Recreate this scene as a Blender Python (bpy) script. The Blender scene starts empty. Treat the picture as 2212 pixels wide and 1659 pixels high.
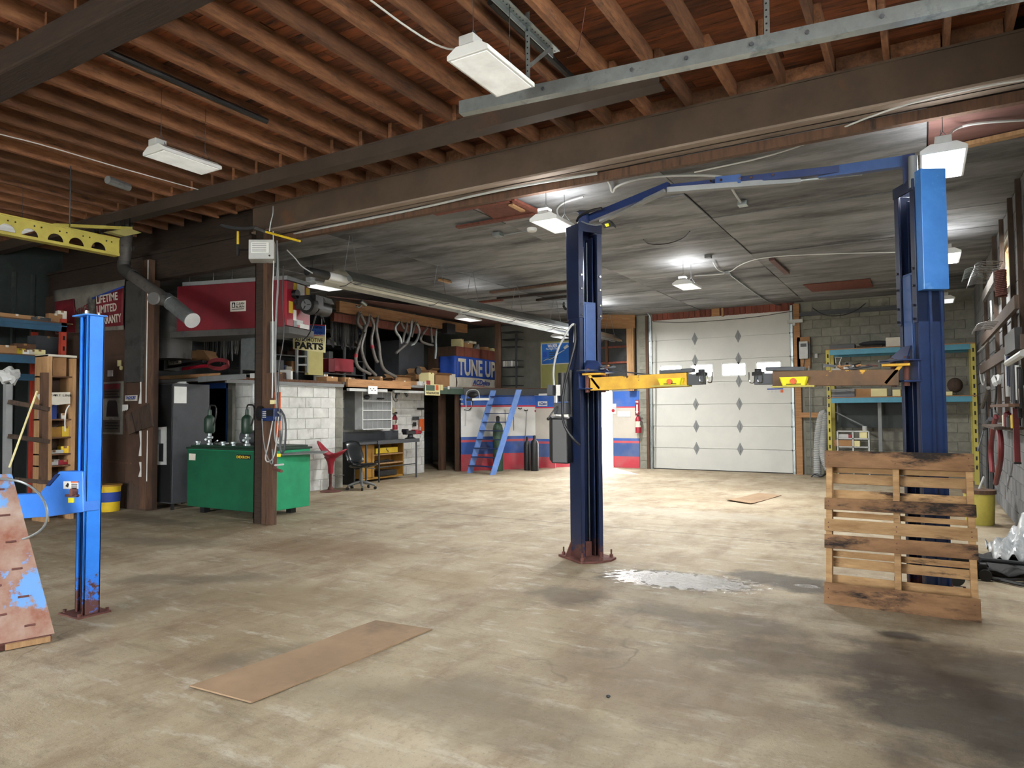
import bpy, bmesh, math, random
from mathutils import Vector, Matrix
S = bpy.context.scene
COL = S.collection
PI = math.pi
R = math.radians
rnd = random.Random(7)

# ------------------------------------------------------------------ camera, world, lights, exposure
F, YAW, PITCH, ROLL, EYE = 1500.0, R(30.6), R(2.3), R(-.36), 1.5
fw = Vector((-math.sin(YAW)*math.cos(PITCH), math.cos(YAW)*math.cos(PITCH), math.sin(PITCH)))
ri = Vector((math.cos(YAW), math.sin(YAW), 0)); up = ri.cross(fw)
r2 = ri*math.cos(ROLL)+up*math.sin(ROLL); u2 = up*math.cos(ROLL)-ri*math.sin(ROLL)
cd = bpy.data.cameras.new('camera'); cam = bpy.data.objects.new('camera', cd); COL.objects.link(cam)
cam.matrix_world = Matrix(((r2.x, u2.x, -fw.x, 0), (r2.y, u2.y, -fw.y, 0), (r2.z, u2.z, -fw.z, EYE), (0, 0, 0, 1)))
cd.sensor_width = 36; cd.lens = F/2212*36; cd.clip_end = 300; cd.clip_start = .05
S.camera = cam
def W(px, py, ax, v):
    """point of the plane ax=v that stands at this place of the photograph (camera survey)"""
    d = r2*((px-1106)/F) - u2*((py-829.5)/F) + fw
    i = 'xyz'.index(ax); o = Vector((0, 0, EYE))
    return o + d*((v-o[i])/d[i])

world = bpy.data.worlds.new('world'); S.world = world; world.use_nodes = True
wn = world.node_tree.nodes; wl = world.node_tree.links
sky = wn.new('ShaderNodeTexSky'); sky.sky_type = 'HOSEK_WILKIE'; sky.turbidity = 6; sky.sun_direction = Vector((-.5, .6, .62)).normalized(); sky.ground_albedo = .5
mixw = wn.new('ShaderNodeMixRGB'); mixw.inputs[0].default_value = .8; mixw.inputs[2].default_value = (1, 1, .98, 1)
wl.new(sky.outputs[0], mixw.inputs[1]); bg = wn['Background']; bg.inputs[1].default_value = 14.0
wl.new(mixw.outputs[0], bg.inputs[0])
def area(name, loc, rot, sx, sy, power, color=(1, 1, 1), portal=False):
    l = bpy.data.lights.new(name, 'AREA'); l.shape = 'RECTANGLE'; l.size = sx; l.size_y = sy; l.energy = power; l.color = color
    l.cycles.is_portal = portal
    o = bpy.data.objects.new(name, l); COL.objects.link(o); o.location = loc; o.rotation_euler = rot
    return o
# daylight enters by the open front bay, the right hand windows, the rear doorway and the door lights
area('front_bay_portal', (-5.25, -5.0, 1.6), (R(90), 0, 0), 4.5, 3.2, 1, portal=True)
area('side_window_portal', (.98, 2.15, 3.15), (R(90), 0, R(90)), 5.5, 1.3, 1, portal=True)
area('rear_door_portal', (-7.62, 17.56, 1.0), (R(-90), 0, 0), .8, 2.0, 1, portal=True)
sd = bpy.data.lights.new('sun', 'SUN'); sd.energy = 5; sd.angle = R(1.5); sd.color = (1, .96, .9)
so = bpy.data.objects.new('sun', sd); COL.objects.link(so)
so.rotation_euler = (Vector((-.5, .6, .62))).to_track_quat('Z', 'Y').to_euler()
vs = S.view_settings; vs.view_transform = 'Standard'; vs.look = 'None'; vs.gamma = 1; vs.exposure = 1.32
vs.use_curve_mapping = False
S.cycles.max_bounces = 7; S.cycles.diffuse_bounces = 4; S.cycles.adaptive_threshold = .02; S.cycles.sample_clamp_indirect = 8

ORD = ('first', 'second', 'third', 'fourth', 'fifth', 'sixth', 'seventh', 'eighth', 'ninth', 'tenth', 'eleventh', 'twelfth', 'thirteenth', 'fourteenth', 'fifteenth', 'sixteenth')
# ------------------------------------------------------------------ materials
MATS = {}
def lin(c):
    return tuple((x/12.92 if x <= .04045 else ((x+.055)/1.055)**2.4) for x in c)
def hexc(h):
    return lin(tuple(int(h[i:i+2], 16)/255 for i in (0, 2, 4)))
def pm(name, c1, c2=None, c3=None, scale=4, stretch=(1, 1, 1), rough=.6, metal=0, bump=0, thr=.55, var=0, det=5, soft=.12, emit=0, rough2=None, base_rust=None, brick=None):
    """procedural paint/wood/metal: c1..c2 by noise, patches of c3 above thr, per-object variation, optional rust near the foot"""
    if name in MATS: return MATS[name]
    m = bpy.data.materials.new(name); m.use_nodes = True; nt = m.node_tree; N = nt.nodes; L = nt.links
    b = N['Principled BSDF']; b.inputs['Roughness'].default_value = rough; b.inputs['Metallic'].default_value = metal
    c1 = hexc(c1); c2 = hexc(c2) if c2 else tuple(x*.8 for x in c1)
    tc = N.new('ShaderNodeTexCoord'); oi = N.new('ShaderNodeObjectInfo')
    mp = N.new('ShaderNodeMapping'); mp.inputs['Scale'].default_value = stretch
    cb = N.new('ShaderNodeVectorMath'); cb.operation = 'MULTIPLY'; cb.inputs[1].default_value = (37, 53, 71)
    ad = N.new('ShaderNodeVectorMath'); ad.operation = 'ADD'
    L.new(oi.outputs['Random'], cb.inputs[0]); L.new(tc.outputs['Object'], ad.inputs[0]); L.new(cb.outputs[0], ad.inputs[1])
    L.new(ad.outputs[0], mp.inputs[0])
    nz = N.new('ShaderNodeTexNoise'); nz.inputs['Scale'].default_value = scale; nz.inputs['Detail'].default_value = det; nz.inputs['Roughness'].default_value = .65
    L.new(mp.outputs[0], nz.inputs[0])
    rp = N.new('ShaderNodeMapRange'); rp.inputs[1].default_value = .3; rp.inputs[2].default_value = .7
    L.new(nz.outputs[0], rp.inputs[0])
    mx = N.new('ShaderNodeMixRGB'); mx.inputs[1].default_value = (*c1, 1); mx.inputs[2].default_value = (*c2, 1)
    L.new(rp.outputs[0], mx.inputs[0]); out = mx.outputs[0]
    def patch(col, thr, soft, sc, src=None, st=None):
        nonlocal out
        n2 = N.new('ShaderNodeTexNoise'); n2.inputs['Scale'].default_value = sc; n2.inputs['Detail'].default_value = 6; n2.inputs['Roughness'].default_value = .7
        L.new((mp if st is None else ad).outputs[0], n2.inputs[0])
        v = n2.outputs[0]
        if src is not None:
            a2 = N.new('ShaderNodeMath'); a2.operation = 'ADD'; L.new(v, a2.inputs[0]); L.new(src, a2.inputs[1]); v = a2.outputs[0]
        r = N.new('ShaderNodeMapRange'); r.inputs[1].default_value = thr; r.inputs[2].default_value = thr+soft
        L.new(v, r.inputs[0])
        k = N.new('ShaderNodeMixRGB'); k.inputs[2].default_value = (*hexc(col), 1); L.new(out, k.inputs[1]); L.new(r.outputs[0], k.inputs[0]); out = k.outputs[0]
        return r.outputs[0]
    pr = None
    if c3: pr = patch(c3, thr, soft, scale*.6)
    if base_rust:
        col, h = base_rust
        sp = N.new('ShaderNodeSeparateXYZ'); L.new(tc.outputs['Object'], sp.inputs[0])
        r = N.new('ShaderNodeMapRange'); r.inputs[1].default_value = 0; r.inputs[2].default_value = h; r.inputs[3].default_value = .42; r.inputs[4].default_value = 0
        L.new(sp.outputs[2], r.inputs[0]); patch(col, .72, .1, 22, r.outputs[0], 1)
    if var:
        hs = N.new('ShaderNodeHueSaturation'); r = N.new('ShaderNodeMapRange'); r.inputs[3].default_value = 1-var; r.inputs[4].default_value = 1+var
        L.new(oi.outputs['Random'], r.inputs[0]); L.new(r.outputs[0], hs.inputs['Value']); L.new(out, hs.inputs['Color']); out = hs.outputs[0]
    L.new(out, b.inputs['Base Color'])
    if emit:
        L.new(out, b.inputs['Emission Color']); b.inputs['Emission Strength'].default_value = emit
    if rough2 is not None:
        r = N.new('ShaderNodeMapRange'); r.inputs[3].default_value = rough; r.inputs[4].default_value = rough2
        L.new(rp.outputs[0] if pr is None else pr, r.inputs[0]); L.new(r.outputs[0], b.inputs['Roughness'])
    if bump:
        bp = N.new('ShaderNodeBump'); bp.inputs['Strength'].default_value = bump; bp.inputs['Distance'].default_value = .01
        L.new(nz.outputs[0], bp.inputs['Height']); L.new(bp.outputs[0], b.inputs['Normal'])
    MATS[name] = m
    return m
M = {}
def K(k, *a, **kw): M[k] = pm(k, *a, **kw)
K('joist', '8e6242', '5e3b26', '3a2a24', scale=2.6, stretch=(9, 1.6, 9), rough=.8, bump=.4, thr=.54, soft=.18, var=.38, det=9)
K('deck', '844826', '43230f', '1a0f0a', scale=2.6, stretch=(1.2, 7, 7), rough=.85, bump=.4, thr=.54, soft=.15, var=.45, det=9)
K('timber', '6f4a30', '452c1d', '251a14', scale=4, stretch=(1, 10, 10), rough=.85, bump=.3, var=.2)
K('oldbeam', '38291f', '221912', '17110d', scale=4, stretch=(1, 10, 10), rough=.85, bump=.3)
K('lumber', 'ae8a62', '8a6844', '55402c', scale=3, stretch=(8, 8, 1), rough=.8, bump=.2, thr=.63, var=.2)
K('lumber_h', 'a07850', '7c5838', '4e3826', scale=3, stretch=(1, 1, 12), rough=.8, bump=.2, thr=.63, var=.2)
K('lumber_dark', '5e4432', '433024', '281f19', scale=3, stretch=(8, 8, 1), rough=.85, bump=.2, thr=.58, var=.15)
K('redwood', '7c4232', '5a2e22', '3c2018', scale=3, stretch=(6, 6, 1), rough=.8, bump=.2, thr=.6, var=.25)
K('pallet', 'b8966a', '8a6844', '3a2a20', scale=3.5, stretch=(1.2, 6, 6), rough=.85, bump=.4, thr=.56, soft=.12, var=.15, det=9)
K('pallet_dark', '94704e', '66492f', '1e1613', scale=3.2, stretch=(1, 3.5, 3.5), rough=.85, bump=.4, thr=.5, soft=.12, det=9)
K('steelbeam', '5c4b3c', '483c32', '6a4830', scale=2, rough=.7, metal=.1, thr=.6, bump=.05)
K('ply', '8e9093', '4a4b4d', '17181b', scale=1.3, stretch=(.6, 1.9, 1), rough=.75, bump=.15, thr=.5, soft=.2, var=.2, det=12)
K('ply_red', '6c4a44', '4c3330', '2a2224', scale=1.6, stretch=(.6, 3, 1), rough=.7, bump=.15, thr=.58, soft=.2, var=.1, det=9)
K('whiteblock', 'd6d7d3', 'b4b5b1', '6f6e68', scale=5, rough=.8, bump=.4, thr=.57, soft=.2, var=.04, det=9)
K('greyblock', '8d8c80', '6f6e65', '4d4b45', scale=5, rough=.9, bump=.4, thr=.6, soft=.2, var=.12, det=8)
K('rightblock', '7f8082', '606264', '3c3d3e', scale=4, stretch=(1, 1, .35), rough=.9, bump=.4, thr=.56, soft=.2, var=.15, det=8)
K('steeldark', '463a30', '372e27', '543a2a', scale=2, rough=.7, thr=.6)
K('flangelit', '9a8a7c', '7c6e62', '5c4a40', scale=3, stretch=(.4, 3, 1), rough=.75, thr=.58)  # pale tone paints in the light caught on the beam's bottom flange
K('mortar', '8a897f', '7a7970', rough=.95)
K('mortarwhite', 'b9bab5', '9c9c96', rough=.95)
K('darkpanel', '35383a', '25282a', '16181a', scale=3, rough=.7, var=.05)
K('metalsheet', '2c3432', '1f2625', '3a403c', scale=2, rough=.6, metal=.2, thr=.6)
K('brownboard', '4f3a2c', '3e2d23', '2d211b', scale=2.5, rough=.85, bump=.1, thr=.6, soft=.2)
K('drywall', '6a4c38', '54392a', 'cfcac2', scale=9, rough=.9, thr=.68, soft=.02, bump=.2)
K('blue', '2f86ea', '2374dc', '4a7fc0', scale=4, rough=.38, thr=.62, base_rust=('5c3a35', .5))
K('bluedark', '1d3f86', '173470', '2c3a55', scale=4, rough=.4, thr=.62, base_rust=('4a2c28', .9))
K('blueplain', '3f7fdc', '3370cc', '5a82b8', scale=4, rough=.38, thr=.62)
K('navy', '1c2f5e', '16264c', '2c3a55', scale=4, rough=.4, thr=.62)
K('liftblue', '1a2645', '131d36', '2c3448', scale=5, rough=.38, thr=.64, base_rust=('50322c', .35))
K('liftplain', '3a5688', '2c4676', '50627e', scale=5, rough=.38, thr=.64)
K('sideblue', '223864', '1a2c52', '3c4c6c', scale=5, rough=.4, thr=.62)
K('liftcover', '4380c8', '3872ba', '6a9cd2', scale=6, rough=.3, thr=.6)
K('ladderblue', '6d8fce', '5a7cbc', '46597f', scale=5, rough=.4, thr=.62)
K('rust', '6a4038', '4f2e28', '35221f', scale=9, rough=.85, bump=.3)
K('rampskin', '7a4028', 'a08d80', '5f8fc8', scale=4.5, rough=.75, thr=.555, soft=.04, bump=.5, det=10)
K('yellow', 'd7a92c', 'b98a20', '3d2c1c', scale=7, rough=.6, thr=.6, soft=.03)
K('yellowworn', '6b4a28', '4a3520', 'c99a2c', scale=7, rough=.6, thr=.56, soft=.03)
K('paleyellow', 'b5a94c', '9c9140', '746c38', scale=4, rough=.6, thr=.62)
K('brightyellow', 'e9e22a', 'd9cf20', rough=.6)
K('traf_yellow', 'e2c22a', 'cfae20', '4d3a20', scale=8, rough=.6, thr=.64, soft=.04)
K('mustard', 'a87c2c', '8c6420', '5a3f1c', scale=5, rough=.7, thr=.6)
K('red', '6a101c', '560c16', '44181e', scale=3, rough=.5, thr=.6)
K('redbright', '96182c', '801424', rough=.45)
K('signred', '9c1b2e', '84162a', rough=.7)
K('orange', 'd2622c', 'b8521f', '6f3a22', scale=6, rough=.6, thr=.62)
K('rackorange', 'b5402c', '9c3324', rough=.6)
K('rackblue', '2c5875', '244a63', '1a3040', scale=5, rough=.6, thr=.62)
K('rackcyan', '3f8aa2', '347a92', '2a5e70', scale=5, rough=.5, thr=.62)
K('green', '1f9a6a', '178259', '2f6b55', scale=3, rough=.45, thr=.62, base_rust=('2c2a24', .12))
K('greendark', '0f5a3c', '0c4a32', '123d30', scale=3, rough=.5, thr=.6)
K('pumpgreen', '1e3a2c', '182e24', rough=.45)
K('fasciagreen', '4c6152', '3f5246', '2f3b34', scale=6, rough=.7, thr=.6)
K('cylgreen', '3c5a44', '30493a', '6a7a66', scale=6, rough=.5, thr=.64)
K('black', '1a1b1d', '121315', '2a2b2d', scale=6, rough=.45, thr=.62)
K('rubber', '17171a', '0e0e10', rough=.75)
K('leather', '14181c', '0e1114', rough=.22)
K('darkgrey', '3f4247', '34373b', '2a2c30', scale=4, rough=.55, thr=.6)
K('grey', '7c7f80', '6c6f70', '565859', scale=5, rough=.55, thr=.62)
K('lightgrey', 'b5b7b5', 'a4a6a4', '8d8f8c', scale=5, rough=.5, thr=.62)
K('galv', '9da5a6', '8a9293', '757d7f', scale=10, rough=.38, metal=.75, thr=.55, rough2=.5)
K('shiny', 'b4b8b8', '9aa0a0', rough=.28, metal=1, scale=2)
K('pipegrey', '6f6c68', '5a5754', '3f3c3a', scale=9, rough=.5, metal=.45, thr=.55)
K('ductgrey', '4b4a48', '3f3e3c', '2e2d2c', scale=6, rough=.6, metal=.3, thr=.55)
K('chrome', 'd0d2d4', 'c0c2c4', rough=.12, metal=1)
K('white', 'd6d8d6', 'c8cac8', 'b0b2b0', scale=4, rough=.45, thr=.65)
K('doorwhite', 'bcbcb6', 'b2b3ae', 'a6a6a0', scale=2, rough=.5, thr=.62)
K('paper', 'e3e4e0', 'd4d5d0', rough=.8)
K('cream', 'd8cf9c', 'ccc28c', rough=.7)
K('olive', '8a8a52', '7c7c48', '6a6a40', scale=4, rough=.6, thr=.62)
K('khaki', 'a59d5e', '978f54', rough=.6)
K('cardboard', '9c7650', '8a6744', '6f5238', scale=4, rough=.9, thr=.6, var=.2)
K('cardfloor', '9a8064', '7e6850', '665443', scale=1.8, rough=.85, thr=.52, bump=.06, soft=.2, det=9)
K('boxwhite', 'cfcabc', 'bfbaad', rough=.85, var=.1)
K('boxyellow', 'd8bc3a', 'c4a82c', rough=.8)
K('boxblue', '27479c', '1f3a84', rough=.7)
K('stripewhite', 'd5d6d6', 'bfc0c0', '94948f', scale=4, rough=.7, thr=.6, soft=.2, bump=.05)
K('stripeblue', '2f5aa6', '2a4f92', '27406e', scale=4, rough=.65, thr=.62)
K('stripered', 'b03a48', '9a2f3e', '7a2c36', scale=5, rough=.65, thr=.62)
K('bannerblue', '2a55b8', '2449a0', rough=.6)
K('bannerwhite', 'd4cfc0', 'b9b4a6', '8f8a7c', scale=5, rough=.7, thr=.6, bump=.2)
K('bannerred', '7c1a26', '5e141e', '3a1216', scale=2.5, rough=.7, thr=.58)
K('bannergrey', '86837a', '66635c', '3f3d3a', scale=3, rough=.75, thr=.55, bump=.2)
K('posterblue', '2c6ab8', '1f4f98', '62a0d8', scale=2, rough=.35, thr=.6)
K('posterdark', '4a4238', '3c352c', rough=.7)
K('ink', '101014', '0c0c10', rough=.7)
K('inkblue', '1d3f9a', '183688', rough=.7)
K('inkred', 'b02030', '9c1c2a', rough=.7)
K('hosered', '74282c', '5c2024', rough=.5)
K('hosegrey', '9a9c98', '84868a', '6a6c6a', scale=10, rough=.6, thr=.6)
K('woodshelf', '6a4a30', '553a26', '35261b', scale=4, stretch=(1, 6, 6), rough=.85, thr=.6)
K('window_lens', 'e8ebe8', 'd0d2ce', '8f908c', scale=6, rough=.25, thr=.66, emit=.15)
K('lens_on', 'ffffff', 'f4f6f6', rough=.3, emit=3)
K('lens_half', 'e2e4e4', 'd4d6d6', 'a0a09c', scale=4, rough=.3, thr=.66, emit=.5)
K('plastic_film', 'cfd2d4', '9aa0a4', rough=.15, bump=.6, scale=9)
K('brownrot', '4a3b30', '3a2e26', '2a221d', scale=5, stretch=(6, 6, 1), rough=.9, bump=.3, var=.15)
K('concrete_out', 'b5b3ac', 'a5a39c', rough=.9)

def floor_mat():
    m = bpy.data.materials.new('concrete_floor'); m.use_nodes = True; nt = m.node_tree; N = nt.nodes; L = nt.links; b = N['Principled BSDF']
    g = N.new('ShaderNodeNewGeometry'); P = g.outputs['Position']
    def noise(sc, det=6, st=(1, 1, 1), ro=.62):
        mp = N.new('ShaderNodeMapping'); mp.inputs['Scale'].default_value = st; L.new(P, mp.inputs[0])
        n = N.new('ShaderNodeTexNoise'); n.inputs['Scale'].default_value = sc; n.inputs['Detail'].default_value = det; n.inputs['Roughness'].default_value = ro
        L.new(mp.outputs[0], n.inputs[0]); return n.outputs[0]
    def rng(v, a, b_, c=0, d=1):
        r = N.new('ShaderNodeMapRange'); r.inputs[1].default_value = a; r.inputs[2].default_value = b_; r.inputs[3].default_value = c; r.inputs[4].default_value = d
        L.new(v, r.inputs[0]); return r.outputs[0]
    def mix(f, a, c, mode='MIX'):
        k = N.new('ShaderNodeMixRGB'); k.blend_type = mode
        L.new(f, k.inputs[0])
        if isinstance(a, tuple): k.inputs[1].default_value = (*a, 1)
        else: L.new(a, k.inputs[1])
        if isinstance(c, tuple): k.inputs[2].default_value = (*c, 1)
        else: L.new(c, k.inputs[2])
        return k.outputs[0]
    def mth(op, a, c):
        k = N.new('ShaderNodeMath'); k.operation = op
        for i, v in enumerate((a, c)):
            if isinstance(v, (int, float)): k.inputs[i].default_value = v
            else: L.new(v, k.inputs[i])
        return k.outputs[0]
    col = mix(rng(noise(.55, 8), .35, .65), hexc('ab9f88'), hexc('8b7c62'))
    col = mix(rng(noise(1.7, 10, (1.6, .8, 1), .7), .46, .68, 0, .8), col, hexc('75604a'))
    col = mix(rng(noise(3.5, 10, (.7, 2, 1), .72), .54, .7, 0, .7), col, hexc('c0baac'))
    col = mix(rng(noise(.9, 9, (1, 1, 1), .7), .6, .7, 0, .7), col, hexc('5a5348'))
    col = mix(rng(noise(46, 4), .56, .72, 0, .45), col, hexc('5c5548'))
    col = mix(rng(noise(90, 3), .66, .72, 0, .6), col, hexc('c9c5ba'))
    sp = N.new('ShaderNodeSeparateXYZ'); L.new(P, sp.inputs[0]); X, Y = sp.outputs[0], sp.outputs[1]
    col = mix(rng(noise(2.2, 12, (.55, 2.6, 1), .78), .52, .68, 0, .55), col, hexc('5e5442'))
    # saw cut across the slab
    cut = mth('ABSOLUTE', mth('SUBTRACT', mth('ADD', Y, rng(noise(2), 0, 1, -.03, .03)), 8.45), 0)
    col = mix(rng(cut, .008, .02, .7, 0), col, hexc('4c463c'))
    # cracks
    vo = N.new('ShaderNodeTexVoronoi'); vo.feature = 'DISTANCE_TO_EDGE'; vo.inputs['Scale'].default_value = .42
    w = N.new('ShaderNodeVectorMath'); w.operation = 'ADD'; nn = N.new('ShaderNodeTexNoise'); nn.inputs['Scale'].default_value = 3; L.new(P, nn.inputs[0])
    w2 = N.new('ShaderNodeVectorMath'); w2.operation = 'SCALE'; w2.inputs[3].default_value = .35; L.new(nn.outputs[1], w2.inputs[0]); L.new(P, w.inputs[0]); L.new(w2.outputs[0], w.inputs[1]); L.new(w.outputs[0], vo.inputs[0])
    col = mix(mth('MULTIPLY', rng(vo.outputs[0], .0, .006, .55, 0), rng(noise(.6), .5, .6)), col, hexc('4a4034'))
    # oil stains, some with painted shade, and the wet patch: (x, y, rx, ry, rot, darkness)
    def blob(x, y, rx, ry, rot, soft=.5, nsc=2.5, na=.7):
        mp = N.new('ShaderNodeMapping'); mp.vector_type = 'TEXTURE'; mp.inputs['Location'].default_value = (x, y, 0); mp.inputs['Rotation'].default_value = (0, 0, rot); mp.inputs['Scale'].default_value = (rx, ry, 1)
        z = N.new('ShaderNodeVectorMath'); z.operation = 'MULTIPLY'; z.inputs[1].default_value = (1, 1, 0); L.new(P, z.inputs[0]); L.new(z.outputs[0], mp.inputs[0])
        ln = N.new('ShaderNodeVectorMath'); ln.operation = 'LENGTH'; L.new(mp.outputs[0], ln.inputs[0])
        v = mth('ADD', ln.outputs[1], rng(noise(nsc, 8), .3, .7, -na/2, na/2))
        return rng(v, 1, 1-soft, 0, 1)
    for (x, y, rx, ry, rt, c, k) in STAINS_AND_SHADE:
        s = blob(x, y, rx, ry, rt)
        col = mix(mth('MULTIPLY', s, k), col, hexc(c))
    damp = blob(*WET1[:5], soft=.35, nsc=3, na=.5); damp2 = blob(*WET2[:5], soft=.35, nsc=3, na=.6)
    damp = mth('MAXIMUM', damp, damp2)
    wet = mth('MAXIMUM', blob(WET1[0], WET1[1], WET1[2]*.9, WET1[3]*.8, WET1[4], soft=.1, nsc=13, na=1.0), blob(*WET3[:5], soft=.12, nsc=7, na=.6))
    col = mix(mth('MULTIPLY', damp, .8), col, hexc('38352f'))
    L.new(col, b.inputs['Base Color'])
    rg = mth('SUBTRACT', rng(noise(5), .3, .7, .62, .8), mth('MULTIPLY', wet, .5)); L.new(rg, b.inputs['Roughness'])
    L.new(mth('ADD', mth('MULTIPLY', wet, .5), .45), b.inputs['Specular IOR Level'])
    h = mth('ADD', mth('MULTIPLY', noise(30, 8, ro=.7), 1.0), mth('MULTIPLY', noise(110, 4), .5))
    h = mth('ADD', h, mth('MULTIPLY', mth('MULTIPLY', noise(28, 3), wet), 2.2)); bp = N.new('ShaderNodeBump'); bp.inputs['Strength'].default_value = .55; bp.inputs['Distance'].default_value = .012; L.new(h, bp.inputs['Height']); L.new(bp.outputs[0], b.inputs['Normal'])
    return m
def _st(px, py, rx, ry, rot, c, k):
    p = W(px, py, 'z', 0); return (p.x, p.y, rx, ry, rot, c, k)
STAINS_AND_SHADE = [_st(700, 1185, 1.3, .7, .2, '6e5436', .55), _st(1230, 1290, .5, .35, 0, '4a3d2c', .75), _st(640, 1290, 1.0, .5, .5, '7a6a4e', .5),
          _st(1940, 1372, .22, .12, 0, '221c16', .85), _st(1700, 1420, .9, .45, .2, '4c3e2e', .6), _st(1540, 1340, .9, .3, 0, '4a4034', .55),
          _st(2150, 1560, .9, .7, 0, '1f1712', .8), _st(2050, 1440, .8, .6, 0, '3c2e22', .7), _st(430, 1250, .9, .25, .6, '5f574a', .55),  # first two: stains that also paint the foreground's right-hand shade
          _st(330, 1170, 1.2, .3, .3, '6a6354', .6), _st(500, 1440, .35, .2, 0, '6a5a48', .5), _st(610, 1410, .5, .2, .9, '655c4a', .5),
          _st(960, 1250, .6, .4, 0, '7d6847', .5), _st(1450, 1480, 1.0, .6, 0, '6a5844', .55), _st(1100, 1560, .9, .4, 0, '6b5f4c', .5), _st(300, 1120, 1.5, .3, 0, '574f42', .6),
          _st(1500, 1110, 2.0, .5, 0, 'a8a294', .45), _st(1080, 1500, .5, .3, 0, '5f5340', .4), _st(850, 1500, .7, .3, .5, '7f7561', .5)]
_a, _b = W(1310, 1238, 'z', 0), W(1640, 1270, 'z', 0)
WET1 = ((_a.x+_b.x)/2, (_a.y+_b.y)/2, (_a-_b).length/2+.1, .4, math.atan2(_b.y-_a.y, _b.x-_a.x))
_c = W(1690, 1255, 'z', 0); WET2 = (_c.x, _c.y, .6, .35, -.2)
_d = W(1742, 1266, 'z', 0); WET3 = (_d.x, _d.y, .1, .07, 0)
M['floor'] = floor_mat()

def glass_mat():
    m = bpy.data.materials.new('pane_glass'); m.use_nodes = True; b = m.node_tree.nodes['Principled BSDF']
    b.inputs['Transmission Weight'].default_value = 1; b.inputs['Roughness'].default_value = .15; b.inputs['IOR'].default_value = 1.05; b.inputs['Base Color'].default_value = (.95, .97, 1, 1)
    return m
M['glass'] = glass_mat()

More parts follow.
